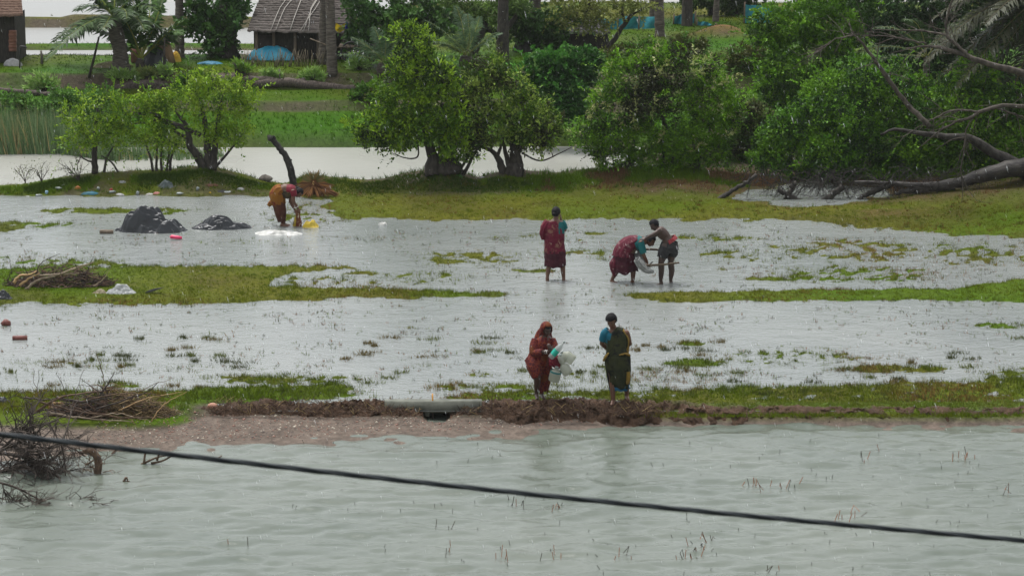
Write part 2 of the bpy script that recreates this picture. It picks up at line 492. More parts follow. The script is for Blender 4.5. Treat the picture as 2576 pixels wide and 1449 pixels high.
# ------------------------------------------------------------------ water
def water_mat(name, c1, c2, sc, bstr, rough, big=.5, dist=.03, nsc=1.0):
    m, nt, bs = newmat(name)
    v = texco(nt, sc)
    f = noise_node(nt, v, 2.2 * nsc, 5, .62); g = noise_node(nt, v, 9 * nsc, 5, .7)
    v2 = texco(nt, (1, .8, 1)); h = noise_node(nt, v2, big, 3, .5)
    nt.links.new(ramp(nt, h, [(.3, c1), (.7, c2)]), bs.inputs['Base Color'])
    ad = nt.nodes.new('ShaderNodeMath'); ad.operation = 'MULTIPLY_ADD'; ad.inputs[1].default_value = .5
    nt.links.new(g, ad.inputs[0]); nt.links.new(f, ad.inputs[2])
    bump(nt, bs, ad.outputs[0], bstr, dist)
    nt.links.new(ramp(nt, h, [(.3, (rough,) * 3), (.7, (rough * 1.6,) * 3)]), bs.inputs['Roughness'])
    bs.inputs['IOR'].default_value = 1.333
    bs.inputs['Specular IOR Level'].default_value = .5
    return m
wfield = water_mat('flood_water', (.15, .166, .16), (.2, .212, .2), (.7, 1, 1), .5, .12, .16, .05, .9)
wpond = water_mat('pond_water', (.2, .205, .195), (.24, .24, .225), (.8, .5, 1), .7, .3, .1)
wroad = water_mat('road_water', (.082, .10, .08), (.112, .128, .104), (.6, 1, 1), .45, .05, .3, .03, 1.8)

def sheet(name, z, ytop, ybot, mat, xw=1.6):
    Y0 = P(1288, ybot, z).y; Y1 = P(1288, ytop, z).y if ytop > -600 else 1500
    b = MB(); ys = np.linspace(0, 1, 24) ** 2 * (Y1 - Y0) + Y0
    b.grid(np.array([[(-.33 * yy * xw, yy, z), (0, yy, z), (.33 * yy * xw, yy, z)] for yy in ys]))
    return tag(b.build(name, mat, origin=(0, Y0, z)), kind='structure')
sheet('flood_water', 0.0, 468, 1034, wfield)
sheet('canal_water', 0.0, 352, 468, water_mat('canal_water', (.26, .262, .235), (.3, .3, .27), (.7, 1, 1), .4, .2, .16, .04, .9))
sheet('pond_water', ZP, -650, 228, wpond)

# wind-ruffled water on the sunk road: real waves
xs = np.concatenate([np.arange(-12.5, -9, .1), np.arange(-9, 9, .058), np.arange(9, 12.5, .1)]); ys = np.arange(33.5, 46.4, .042)
WX, WY = np.meshgrid(xs, ys)
wx = WX + .25 * (fbm(WX * .7, WY * .7, 3, 301) - .5) * 4
ph = fbm(WX * .5, WY * .6, 3, 302) * 9
wave = .009 * np.sin(WY * 8.2 + WX * 1.1 + ph) + .008 * np.sin(WY * 13.5 - WX * 2.2 + ph * 1.7)
wave += .045 * (fbm(WX * .9, WY * 1.8, 2, 303, .5) - .5) + .078 * (fbm(WX * 2.7, WY * 4.4, 2, 304, .5) - .5)
fade = sstep(46.4, 44.8, WY) * .75 + .25
b = MB(); b.grid(np.stack([WX, WY, ZF + wave * fade * .8], -1))
tag(b.build('road_water', wroad, origin=(0, 40, ZF)), kind='structure')
b = MB(); b.grid(np.array([[(-40, 10, ZF), (40, 10, ZF)], [(-40, 33.48, ZF), (40, 33.48, ZF)]]))
tag(b.build('road_water_beyond', wroad, origin=(0, 30, ZF - .07)), kind='structure')
# ------------------------------------------------------------------ raw mud bank between field and road
rng = np.random.default_rng(7)
def bank_h(x):
    h = pw(x, [(500, 0), (525, .10), (570, .17), (640, .2), (700, .15), (800, .17), (900, .22), (950, .2), (1010, .1), (1050, .05), (1066, .0), (1130, .0), (1150, .03), (1215, .14), (1280, .29), (1340, .3), (1400, .26), (1480, .26), (1560, .24), (1640, .2), (1800, .17), (2200, .15), (2800, .15)])
    return h * .56
nx = np.concatenate([np.arange(505, 2640, 2.1), np.arange(2640, 3100, 4)]); nvv = 34
U = np.linspace(0, 1, nvv)
bx, bu = np.meshgrid(nx, U, indexing='ij')
h = bank_h(bx)
gap = sstep(1058, 1072, bx) * (1 - sstep(1122, 1140, bx))
heap = 1 - sstep(1560, 2000, bx + 260 * (fbm(bx / 60, bu * 0, 3, 77) - .5))               # dug clods left, cut turf edge right
yb = 1014 + bu * 34 + 3 * np.sin(bx / 40) * heap
base = np.where(bu < .5, -.02, -.02 + (ZF - .03) * (bu - .5) * 2)
prof_heap = np.sin(np.pi * np.clip(bu, 0, 1)) ** .75
prof_cut = sstep(0, .12, bu) * (1 - sstep(.62, .8, bu))
zz = base + h * (prof_heap * heap + prof_cut * (1 - heap) * .75)
pts = np.zeros(bx.shape + (3,))
for i in range(bx.shape[0]):
    for j in range(0, bx.shape[1], bx.shape[1] - 1):
        pass
YB = np.array([P(1288, q).y for q in np.linspace(1000, 1060, 61)])
wy = np.interp(yb, np.linspace(1000, 1060, 61), YB)
wx_ = (bx - 1288) / FPX * (wy * CP + CAMH * SP)
rough = (fbm(wx_ / .13, wy / .08, 4, 401, .65) - .5)
rough2 = (fbm(wx_ / .06, wy / .05, 3, 411, .6) - .5)
zz = zz + (rough * .2 + rough2 * .13) * (prof_heap * .9 + .1) * (.35 + .65 * heap) * (1 - gap)
wy = wy + (fbm(wx_ / .12, zz / .06, 3, 421) - .5) * .2 * (1 - gap)
zz = np.where(gap > .5, np.minimum(zz, ZF - .04), zz)
pts = np.stack([wx_, wy, zz], -1)
cl = fbm(wx_ / .3, wy / .2, 4, 431)
bc = np.array([.026, .015, .009])[None, None] * (1 - cl[..., None]) + np.array([.085, .05, .03])[None, None] * cl[..., None]
gtop = (1 - heap) * sstep(.1, .2, bu) * (1 - sstep(.4, .52, bu + (cl - .5) * .35))
bc = mixn(bc, np.broadcast_to(np.array([.075, .12, .014]), bc.shape), gtop)
b = MB(); b.grid(pts, bc)
bank_pts, bank_turf = pts.reshape(-1, 3), gtop.reshape(-1)
tag(b.build('mud_bank', mat_attr('raw_mud', .7, .12, 0, 26, .6, 1.0), origin=(0, 46, 0), col=True), kind='structure')

# pale straw and stalks lying in the dug mud
b = MB()
for i in range(2600):
    x = rng.uniform(525, 1660); y = rng.uniform(1008, 1044)
    if 1055 < x < 1145: continue
    p = P(x, y, bank_h(x) * .6 * math.sin(math.pi * np.clip((y - 1003) / 44, 0, 1)) + .0)
    a = rng.uniform(-1, 1); L = rng.uniform(.06, .2)
    d = Vector((math.sin(a * 1.4), rng.uniform(-.4, .2), rng.uniform(.0, .9))).normalized() * L
    cc = np.array([.26, .19, .08]) * rng.uniform(.4, 1.1) if i % 14 == 0 else np.array([.06, .034, .02]) * rng.uniform(.4, 1.5)
    if i % 14: d = d * .7
    b.tube([p + Vector((0, -.03, 0)), p + d * .5 + Vector((0, -.03, .01)), p + d], [.005, .005, .003], 3, cc, False)
tag(b.build('straw_litter', mat_attr('straw', .7, .2), col=True), 'pale straw bits stuck in the dug mud bank', 'straw', kind='stuff')

# gravel, brick grit and shell on the wet road
b = MB()
n = 3600
gx = rng.uniform(230, 1560, n); gy = rng.uniform(1046, 1112, n)
ok = gy < pw(gx, ROADE) - 2
_g = [P(x, y, -.06) for x, y in zip(gx[ok], gy[ok])]; ghz = height(np.array([q.x for q in _g]), np.array([q.y for q in _g])); gi = 0
for x, y in zip(gx[ok], gy[ok]):
    p = P(x, y, -.06); p.z = ghz[gi]; gi += 1
    s = rng.uniform(.008, .022) * (1.7 if rng.random() < .06 else 1)
    tone = rng.random()
    cc = np.array([.2, .11, .08]) if tone < .5 else (np.array([.1, .08, .07]) if tone < .85 else np.array([.42, .38, .3]))
    v = rng.normal(0, 1, (6, 3)); v = np.array([[1, 0, 0], [-1, 0, 0], [0, 1, 0], [0, -1, 0], [0, 0, .7], [0, 0, -.7]]) * s * rng.uniform(.6, 1.3, (6, 1)) + np.array(p)
    b.add(v, [(0, 2, 4), (2, 1, 4), (1, 3, 4), (3, 0, 4), (2, 0, 5), (1, 2, 5), (3, 1, 5), (0, 3, 5)], cc)
tag(b.build('road_gravel', mat_attr('gravel', .6, .3), smooth=False, col=True), 'loose reddish gravel strewn over the wet road', 'gravel', kind='stuff')
# ------------------------------------------------------------------ leaves, branches, crowns
def leaf_quads(c, d, L, W, rng, bend=.25):
    """c base points, d unit directions, L lengths, W widths -> folded rhombus leaves, 4 verts each"""
    n = len(c)
    r = rng.normal(0, 1, (n, 3)); s = np.cross(d, r); s /= np.linalg.norm(s, axis=1)[:, None] + 1e-9
    nn = np.cross(s, d)
    mid = c + d * (L * .5)[:, None]
    up = nn * (W * bend)[:, None]
    v = np.stack([c, mid + s * (W * .5)[:, None] + up, c + d * L[:, None], mid - s * (W * .5)[:, None] + up], 1)
    return v.reshape(-1, 3)

def unit(v): return v / (np.linalg.norm(v, axis=1)[:, None] + 1e-9)

def clusters(pts, out, rng, k, L, W, cols, spread=.8, upb=.25, jit=.05, colvar=.25, tip=None):
    """k leaves round every twig tip"""
    n = len(pts)
    c = np.repeat(pts, k, 0) + rng.normal(0, jit, (n * k, 3))
    d = unit(np.repeat(out, k, 0) + rng.normal(0, spread, (n * k, 3)) + np.array([0, 0, upb]))
    ll = L * rng.uniform(.6, 1.25, n * k) * np.repeat(rng.uniform(.7, 1.35, n), k); ww = W * rng.uniform(.7, 1.2, n * k)
    v = leaf_quads(c, d, ll, ww, rng)
    cols = np.asarray(cols, float)
    pn = fbm(pts[:, 0] * 1.1 + pts[:, 1] * .7, pts[:, 2] * 1.3 + pts[:, 1] * .5, 3, 17) * 1.7 - .35 + rng.normal(0, .16, n)
    ci = np.clip((pn * len(cols)).astype(int), 0, len(cols) - 1)
    cc = 1.3 * np.repeat(cols[ci], k, 0) * rng.uniform(1 - colvar, 1 + colvar, (n * k, 1))
    if tip is not None:
        m = np.repeat(rng.random(n) < tip[0], k)
        cc[m] = np.asarray(tip[1]) * rng.uniform(.8, 1.2, (m.sum(), 1))
    return v, np.repeat(cc, 4, 0)

def in_ell(E, rng, n, shell=0.0, ymax=1.0, lump=.25, fr=3.0, seed=1):
    """points in a union of ellipsoids E = [(centre, (rx, ry, rz)), ...]; shell>0 pushes them to the surface"""
    out = []; nor = []
    w = np.array([e[1][0] * e[1][2] for e in E]); w /= w.sum()
    for i, (c, r) in enumerate(E):
        m = int(n * w[i]) + 1
        d = unit(rng.normal(0, 1, (m, 3)))
        d = d[(d[:, 1] < ymax) | (rng.random(m) < .3)]
        m = len(d)
        rad = rng.random(m) ** (1 / 3.0) if shell <= 0 else 1 - np.abs(rng.normal(0, shell, m))
        lumps = 1 + lump * 2 * (fbm(d[:, 0] * fr + i * 7.7 + d[:, 1] * 1.3, d[:, 2] * fr + d[:, 1] * fr, 3, seed + i) - .5)
        p = np.array(c) + d * np.array(r) * (rad * lumps)[:, None]
        out.append(p); nor.append(unit(d / np.array(r)))
    p = np.concatenate(out); nrm = np.concatenate(nor)
    keep = np.ones(len(p), bool)
    if shell > 0:
        for (c, r) in E:
            q = (((p - np.array(c)) / np.array(r)) ** 2).sum(1)
            keep &= ~((q < .45) & (rng.random(len(p)) < .93))
    return p[keep], nrm[keep]

def join_branches(mb, stems, targets, rng, r0=.02, r1=.005, sides=4, c=(1, 1, 1), sag=.0, stemside=8):
    """stems: [(points, radii)], then every target is tied to the nearest wood already there"""
    nodes = []; nr = []
    for pts, rr in stems:
        n = max(8, len(pts) * 4); sp = spline(pts, n); r = interp1(rr, n)
        w = rng.normal(0, 1, (n, 3)) * r[:, None] * .12; w[0] = 0
        mb.tube(sp + w, r, stemside, c)
        nodes += list(sp[2:]); nr += list(r[2:])
    N = np.array(nodes); R = np.array(nr)
    order = np.argsort([np.min(np.linalg.norm(N - t, axis=1)) for t in targets])
    tips = []
    for k in order:
        t = targets[k]
        d = np.linalg.norm(N - t, axis=1) + .35 * np.maximum(0, N[:, 2] - t[2])
        i = int(np.argmin(d)); a = N[i]; L = np.linalg.norm(t - a)
        if L < .02: continue
        m1 = a + (t - a) * .35 + np.array([0, 0, .10 * L]) + rng.normal(0, .09, 3) * L
        m2 = a + (t - a) * .7 + np.array([0, 0, .08 * L - sag * L]) + rng.normal(0, .09, 3) * L
        ra = min(R[i] * .75, r0 * (.5 + L)); ra = max(ra, r1)
        sp = spline([a, m1, m2, t], 7)
        rr = np.linspace(ra, max(r1, ra * .35), 7)
        mb.tube(sp, rr, sides, c, False)
        N = np.vstack([N, sp[2:]]); R = np.concatenate([R, rr[2:]])
        tips.append((t, t - sp[4]))
    return tips

def pxell(lst, Y, dscale=.85):
    """ellipses read off the photo (x, y, rx, ry, [dY]) at distance Y -> ellipsoids of real size"""
    out = []
    for e in lst:
        x, y, rx, ry = e[:4]; dy = e[4] if len(e) > 4 else 0.0
        s = 1.0 / ppm(Y + dy)
        out.append((at(x, y, Y + dy), (rx * s, min(rx, ry * 1.3) * s * dscale, ry * s)))
    return out

def lobes(E, rng, k):
    """break every big rounded mass into boughs of uneven size"""
    if not k: return E
    out = []
    for c, r in E:
        out.append((c, (r[0] * .74, r[1] * .74, r[2] * .74)))
        for i in range(k):
            d = rng.normal(0, 1, 3); d[1] = -abs(d[1]) if rng.random() < .75 else d[1]; d /= np.linalg.norm(d)
            s = rng.uniform(.2, .55); m = (r[0] * r[2]) ** .5
            out.append((Vector(np.array(c) + d * np.array(r) * rng.uniform(.6, 1.02)), (s * (m + r[0]) / 2, s * m * .8, s * (m + r[2]) / 2 * .85)))
    return out

BARK = mat2('dark_bark', (.022, .019, .015), (.06, .052, .042), 14, .75, .25, .6, .03, (1, 1, .4))
GREYBARK = mat2('grey_bark', (.07, .062, .052), (.17, .15, .125), 12, .75, .25, .5, .03, (1, 1, .4))
PALMBARK = mat2('palm_bark', (.05, .042, .034), (.14, .12, .10), 9, .8, .2, .6, .03, (.6, .6, 3))
LEAFM = mat_attr('leaf', .5, .18, .25)
DULLLEAF = mat_attr('dull_leaf', .6, .2, .15)

def sprays(E, rng, n, cols, L=.1, W=.045, ln=(.3, .75)):
    """arching leafy shoots that stand out of the crown's surface"""
    p, nr = in_ell(E, rng, n * 3, .02, .35, .0, 3.0, 5)
    i = rng.permutation(len(p))[:n]; V = []; C = []
    cols = np.asarray(cols, float)
    for a, d in zip(p[i], nr[i]):
        d = d * .7 + np.array([-.15, 0, .45]) + rng.normal(0, .35, 3); d /= np.linalg.norm(d)
        m = 16; ll = rng.uniform(*ln); t = np.linspace(.05, 1, m)[:, None]
        c = a + d * ll * t + np.array([-.1, 0, -.35]) * ll * t ** 2
        dd = unit(d[None] * .7 + rng.normal(0, .6, (m, 3)))
        V.append(leaf_quads(c, dd, L * (1.15 - .5 * t[:, 0]) * rng.uniform(.7, 1.2, m), W * rng.uniform(.7, 1.2, m), rng))
        C.append(np.repeat(np.tile(cols[rng.integers(0, len(cols))] * rng.uniform(1.1, 1.9), (m, 1)), 4, 0))
    return np.vstack(V), np.vstack(C)

def tree(name, base, label, Y, crowns, stems, cols, ntar=120, ncl=900, k=8, L=.11, W=.05, tip=None, shell=.0, seed=1, bark=None, group=None, r0=.02, lump=.3, upb=.25, spread=.8, cat='tree', ymax=1.0, dscale=.85, colvar=.3, r1=.005, extra=None, fr=3.0, nlobe=7, nspray=70):
    rng = np.random.default_rng(seed)
    t = thing(name, base, label, cat, group)
    E = lobes(pxell(crowns, Y, dscale), rng, nlobe)
    tar, _ = in_ell(E, rng, ntar, 0, ymax, lump, fr, seed)
    b = MB()
    tips = join_branches(b, stems, tar, rng, r0, r1)
    b.build('trunk', bark or BARK, t)
    pts, nr = in_ell(E, rng, ncl, shell, ymax, lump, fr, seed)
    tp = np.array([q[0] for q in tips]); td = unit(np.array([q[1] for q in tips]))
    pts = np.vstack([pts, tp]); nr = np.vstack([nr, td])
    v, c = clusters(pts, nr * .6, rng, k, L, W, cols, spread, upb, .05, colvar, tip)
    b = MB(); b.quads(v, c)
    if extra is not None:
        b.quads(*extra)
    if nspray: b.quads(*sprays(E, rng, nspray, cols, L, W))
    b.build('crown', LEAFM, t, smooth=False, col=True)
    return t

def st(Y, pts, radii):
    """a stem: (x, y, [dY]) photo points at distance Y"""
    return ([at(p[0], p[1], Y + (p[2] if len(p) > 2 else 0)) for p in pts], radii)

# ---- leafy shoots sticking out of a thicket
def shoots(rng, list_px, Y, cols, L=.12, W=.045):
    V = []; C = []
    for (x0, y0, x1, y1) in list_px:
        a = np.array(at(x0, y0, Y)); b_ = np.array(at(x1, y1, Y - .1)); n = 26
        t = np.sort(rng.random(n))[:, None]
        c = a * (1 - t) + b_ * t + rng.normal(0, .02, (n, 3))
        d = unit((b_ - a)[None] * .6 + rng.normal(0, .6, (n, 3)))
        V.append(leaf_quads(c, d, L * rng.uniform(.6, 1.2, n), W * rng.uniform(.7, 1.2, n), rng))
        C.append(np.repeat(np.asarray(cols)[rng.integers(0, len(cols), n)], 4, 0))
    return np.vstack(V), np.vstack(C)

YG = [(.10, .19, .008), (.13, .22, .010), (.07, .14, .008), (.04, .085, .008)]
DG = [(.035, .07, .016), (.05, .095, .018), (.03, .055, .014), (.06, .11, .016)]
VG = [(.06, .13, .014), (.075, .15, .016), (.045, .10, .014), (.035, .075, .016)]
TIPG = (.24, .36, .025)
SILV = (.33, .36, .15)

# small mangroves on the litter bank
p1 = on(240, 437); Y1 = p1.y
tree('mangrove_tree', p1, 'small leafy mangrove leftmost on the litter bank, single straight dark trunk', Y1, [(240, 285, 80, 62), (205, 345, 52, 48), (300, 300, 48, 42), (290, 350, 50, 35)],
     [st(Y1, [(240, 442), (238, 390), (240, 330), (246, 270)], [.09, .07, .05, .02]), st(Y1, [(262, 440), (268, 400), (285, 370)], [.035, .03, .015]), st(Y1, [(300, 440), (282, 410), (255, 392)], [.03, .022, .015]), st(Y1, [(240, 360), (215, 340), (195, 320)], [.035, .025, .01]), st(Y1, [(240, 410), (215, 402), (196, 388)], [.03, .02, .01])],
     YG, 130, 230, 7, .1, .045, (.45, TIPG), 0, 11, r0=.016, group='small mangroves on the litter bank')
p2 = on(395, 431); Y2 = p2.y
tree('mangrove_tree', p2, 'thin many-stemmed mangrove in the middle of the litter bank', Y2, [(395, 330, 62, 60), (350, 275, 60, 25), (425, 350, 48, 40), (380, 250, 40, 28)],
     [st(Y2, [(385, 436), (378, 395), (362, 350)], [.035, .03, .012]), st(Y2, [(393, 436), (394, 390), (398, 340)], [.035, .03, .012]), st(Y2, [(407, 436), (405, 390), (415, 335)], [.04, .03, .012]), st(Y2, [(418, 436), (424, 395), (428, 340)], [.035, .03, .012]), st(Y2, [(428, 436), (430, 400), (445, 360)], [.04, .03, .012]),
      st(Y2, [(505, 340), (450, 318), (420, 308), (395, 292), (350, 286), (285, 292)], [.06, .075, .07, .06, .045, .02]), st(Y2, [(400, 296), (380, 308), (330, 312)], [.04, .03, .012])],
     YG, 120, 190, 7, .1, .045, (.45, TIPG), 0, 12, r0=.015, group='small mangroves on the litter bank')
p3 = on(522, 424); Y3 = p3.y
tree('mangrove_tree', p3, 'widest of the three bank mangroves, forked trunk on a grassy mound', Y3, [(545, 225, 100, 52), (450, 245, 58, 34), (600, 300, 48, 60), (500, 270, 70, 50), (570, 350, 60, 40), (600, 255, 50, 40)],
     [st(Y3, [(512, 428), (500, 395), (478, 365), (470, 320), (440, 280)], [.12, .11, .09, .06, .02]), st(Y3, [(528, 428), (522, 390), (520, 340), (508, 270), (500, 230)], [.13, .1, .08, .05, .02]), st(Y3, [(535, 428), (540, 380), (548, 310), (560, 240)], [.11, .08, .06, .02]), st(Y3, [(540, 424), (560, 400), (590, 365), (615, 330)], [.04, .035, .025, .012]), st(Y3, [(475, 350), (440, 330), (425, 300)], [.05, .035, .015])],
     YG, 190, 380, 8, .1, .047, (.5, TIPG), 0, 13, r0=.017, group='small mangroves on the litter bank')

# two larger trees at the canal
p4 = on(1105, 432); Y4 = p4.y
tree('canal_tree', p4, 'tall broad tree on a root mound in front of the canal', Y4, [(1040, 115, 62, 62), (1055, 190, 88, 55), (1010, 255, 95, 55), (1110, 280, 75, 75), (965, 320, 72, 38), (1060, 320, 85, 45), (1130, 350, 62, 50), (1090, 220, 60, 60), (935, 345, 48, 24), (1000, 355, 55, 26), (1155, 385, 46, 28)],
     [st(Y4, [(1092, 440), (1085, 390), (1075, 345), (1060, 280), (1045, 180), (1040, 90)], [.24, .13, .11, .09, .06, .02]), st(Y4, [(1140, 440), (1132, 390), (1125, 340), (1110, 260)], [.3, .17, .12, .05]), st(Y4, [(1115, 440), (1112, 380), (1105, 320)], [.2, .1, .03]), st(Y4, [(1165, 440), (1195, 385), (1215, 360)], [.05, .03, .01]), st(Y4, [(1155, 430), (1180, 390), (1185, 350)], [.04, .03, .01]), st(Y4, [(1052, 365), (1050, 395), (1020, 398), (985, 385)], [.02, .02, .016, .008])],
     [(.06, .13, .008), (.085, .165, .009), (.035, .075, .009), (.025, .04, .012)], 150, 2700, 9, .12, .052, (.42, (.22, .36, .018)), .16, 14, r0=.025, lump=.34, ymax=.55)
p5 = on(1293, 432); Y5 = p5.y
tree('canal_tree', p5, 'rounder tree with silvery shoots, second of the pair at the canal', Y5, [(1245, 235, 100, 62), (1215, 190, 62, 42), (1330, 290, 80, 60), (1280, 310, 110, 50), (1190, 280, 60, 60), (1370, 330, 55, 40), (1240, 340, 85, 32), (1345, 365, 60, 26), (1195, 345, 45, 36), (1240, 165, 30, 24)],
     [st(Y5, [(1297, 440), (1296, 395), (1290, 350), (1270, 260)], [.28, .15, .12, .05]), st(Y5, [(1272, 462), (1262, 420), (1243, 385), (1215, 370), (1195, 352)], [.14, .1, .06, .04, .015]), st(Y5, [(1250, 395), (1258, 375), (1262, 350)], [.05, .04, .02]), st(Y5, [(1285, 430), (1270, 380), (1262, 340)], [.09, .05, .02]), st(Y5, [(1300, 375), (1330, 350), (1355, 330)], [.1, .06, .02]), st(Y5, [(1312, 385), (1360, 405), (1410, 385), (1440, 370)], [.025, .02, .015, .008])],
     [(.06, .125, .008), (.085, .16, .010), (.035, .07, .010), (.032, .036, .014)], 130, 2200, 9, .115, .047, (.34, (.26, .36, .06)), .16, 15, r0=.022, lump=.34, ymax=.55)

# vine-covered thickets
def thicket(name, bx_, by_, label, crowns, cols, ncl, seed, L=.1, W=.055, tip=None, sh=None, stems=None, k=9, Y=None, lump=.3, group='vine covered thickets along the far bank', shell=.1, dscale=.85, fr=3.0):
    b0 = on(bx_, by_); Yc = Y or b0.y
    rng = np.random.default_rng(seed)
    S = stems or [st(Yc, [(bx_ - 60, by_ + 6), (bx_ - 50, by_ - 60), (bx_ - 70, by_ - 130)], [.12, .09, .03]), st(Yc, [(bx_ + 30, by_ + 6), (bx_ + 40, by_ - 70), (bx_ + 20, by_ - 150)], [.14, .1, .03]), st(Yc, [(bx_ + 110, by_ + 6), (bx_ + 120, by_ - 60)], [.1, .05])]
    ex = shoots(rng, sh, Yc - .8, [SILV, (.2, .25, .06), (.28, .3, .1)]) if sh else None
    return tree(name, b0, label, Yc, crowns, S, cols, 90, ncl, k, L, W, tip, shell, seed, None, group, .02, lump, .2, .9, 'bush', .45, dscale, .35, .005, ex, fr, 7, int(ncl * .035))

thicket('thicket', 1640, 425, 'big rounded dark thicket with pale shoots, centre right behind the grass', [(1600, 205, 115, 80), (1545, 290, 80, 95), (1700, 190, 125, 65), (1690, 290, 130, 100), (1790, 250, 85, 85), (1600, 350, 130, 55), (1760, 350, 90, 50), (1640, 150, 70, 40), (1550, 395, 80, 34), (1660, 398, 110, 34), (1775, 385, 70, 38)],
        [(.075, .17, .006), (.10, .21, .008), (.04, .095, .008), (.025, .03, .012)], 9000, 21, .08, .045, (.05, SILV),
        [(1650, 190, 1652, 95), (1655, 190, 1680, 150), (1740, 200, 1748, 120), (1760, 200, 1778, 140), (1535, 290, 1500, 215), (1560, 290, 1545, 200), (1600, 290, 1598, 205), (1570, 320, 1530, 260), (1640, 300, 1650, 240), (1800, 215, 1865, 185), (1820, 340, 1850, 330), (1740, 380, 1770, 360), (1480, 300, 1500, 260), (1600, 330, 1590, 280), (1660, 360, 1670, 320)])
thicket('thicket', 1440, 355, 'low dark green bush between the canal tree and the big thicket', [(1385, 190, 80, 50), (1440, 170, 60, 45), (1420, 250, 80, 60), (1350, 175, 45, 35)], [(.032, .11, .014), (.045, .14, .016), (.022, .07, .012)], 2400, 22, .13, .08, (.06, (.14, .26, .06)), Y=P(1440, 372).y, lump=.35)
thicket('thicket', 2010, 345, 'tall dark leafy thicket behind, at the right of the grass bund', [(2010, 150, 105, 130), (1985, 70, 85, 55), (2080, 60, 110, 70), (1960, 220, 70, 70), (2060, 230, 90, 90)], [(.06, .145, .008), (.085, .185, .009), (.03, .075, .009)], 5200, 23, .11, .06, None, Y=P(2010, 372).y)
thicket('thicket', 2180, 470, 'broad deep green thicket in front of the fallen trunk, right side', [(2130, 250, 150, 105), (2080, 330, 130, 90), (2230, 240, 110, 90), (2250, 350, 140, 95), (2000, 390, 110, 48), (2150, 410, 150, 45), (1950, 350, 70, 40), (2080, 440, 130, 26), (2220, 448, 120, 28)], [(.045, .12, .010), (.065, .16, .010), (.022, .055, .010), (.085, .185, .010)], 9600, 24, .09, .055, (.04, (.12, .24, .06)), Y=P(2180, 452).y, lump=.3)
thicket('thicket', 2440, 470, 'bright green thicket at the right edge under the bare limbs', [(2400, 270, 120, 100), (2480, 330, 120, 110), (2360, 360, 110, 80), (2560, 330, 110, 120), (2420, 420, 120, 50), (2330, 456, 130, 34), (2480, 470, 120, 36), (2590, 462, 90, 44)], [(.07, .16, .009), (.10, .205, .010), (.032, .08, .010)], 8000, 25, .1, .06, (.05, (.13, .24, .04)), Y=P(2440, 462).y)
thicket('thicket', 1840, 380, 'low straggly bush between the big thicket and the right thickets', [(1850, 350, 60, 50), (1890, 300, 50, 60), (1920, 390, 60, 30), (1840, 400, 60, 28)], [(.04, .09, .016), (.055, .11, .018), (.05, .06, .02)], 1500, 26, .1, .055, (.1, (.2, .26, .07)), Y=P(1840, 418).y)

# far wood closing the view at upper right
thicket('wood_edge', 2300, 230, 'dark wood closing the view at the upper right corner', [(2250, 20, 170, 90), (2450, 40, 180, 120), (2120, 0, 120, 70), (2560, 130, 120, 110), (2330, 130, 150, 80)], [(.022, .05, .014), (.03, .065, .016), (.02, .04, .012)], 4600, 27, .15, .08, None, Y=P(2300, 330).y, k=9)
# ------------------------------------------------------------------ grass, reeds, stubble (nobody could count them)
GRASSM = mat_attr('grass_blade', .7, .02, .12)
def blades(base, hgt, wid, cols, rng, k=6, lean=.45, wind=(-.15, 0)):
    n = len(base) * k
    c = np.repeat(base, k, 0).astype(float)
    hh = np.repeat(hgt, k) * rng.uniform(.5, 1.15, n)
    c[:, :2] += rng.normal(0, .5, (n, 2)) * np.repeat(np.minimum(hgt, .12), k)[:, None] * .55
    c[:, 2] -= .012
    th = rng.uniform(0, 2 * np.pi, n); s = np.stack([np.cos(th), np.sin(th) * .5, np.zeros(n)], 1)
    tip = np.stack([rng.normal(wind[0], lean, n), rng.normal(wind[1], lean, n), np.ones(n)], 1)
    tip /= np.linalg.norm(tip, axis=1)[:, None]
    w = wid * rng.uniform(.6, 1.3, n)
    v = np.stack([c - s * w[:, None] * .5, c + s * w[:, None] * .5, c + tip * hh[:, None]], 1).reshape(-1, 3)
    cc = np.repeat(np.repeat(cols, k, 0) * rng.uniform(.7, 1.3, (n, 1)), 3, 0)
    return v, cc

def ground_pts(x, y, it=5):
    """terrain points seen at pixel arrays (near flat ground)"""
    z = np.zeros_like(x)
    for _ in range(it):
        dx, dy, dz = (x - 1288.0) / FPX, CP + (724.5 - y) / FPX * SP, -SP + (724.5 - y) / FPX * CP
        t = (z - CAMH) / dz
        X = dx * t; Y = dy * t
        z = height(X, Y)
    return np.stack([X, Y, z], 1)

def flat_pts(x, y):
    dx, dy, dz = (x - 1288.0) / FPX, CP + (724.5 - y) / FPX * SP, -SP + (724.5 - y) / FPX * CP
    t = -CAMH / dz
    X = dx * t; Y = dy * t
    return np.stack([X, Y, height(X, Y)], 1)

rng = np.random.default_rng(101)
# turf of the field and the strips
n = 205000
x = rng.uniform(-260, 2860, n); y = 430 + 616 * rng.random(n) ** .92
T_ = turf(x, y)
g, n1, n2 = stripes(x, y)
yc = pw(x, CREST)
keep = (rng.random(n) < np.clip(T_, 0, 1) * np.where(g > 1, .95, .85)) & (y > yc + 6) & ~((y > 1012) & (x > 500) & (x < 1600))
x, y, T_, g = x[keep], y[keep], T_[keep], g[keep]
B = flat_pts(x, y)
rust = fbm(B[:, 0] / 1.3, B[:, 1] / 1.6, 3, 501)
field = (g < .9)
dry = np.clip((rust - .52) * 5, 0, 1)
gr = np.array([.078, .135, .005]); ol = np.array([.125, .13, .012]); ru = np.array([.20, .095, .04]); dk = np.array([.06, .075, .025])
vv = fbm(B[:, 0] / 3, B[:, 1] / 3, 3, 511)[:, None]
cols = gr * (1 - vv) + ol * vv
amt = (dry * np.where(field, .8, .35))[:, None] * (rng.random(len(x)) < .8)[:, None]
cols = cols * (1 - amt) + ru * amt
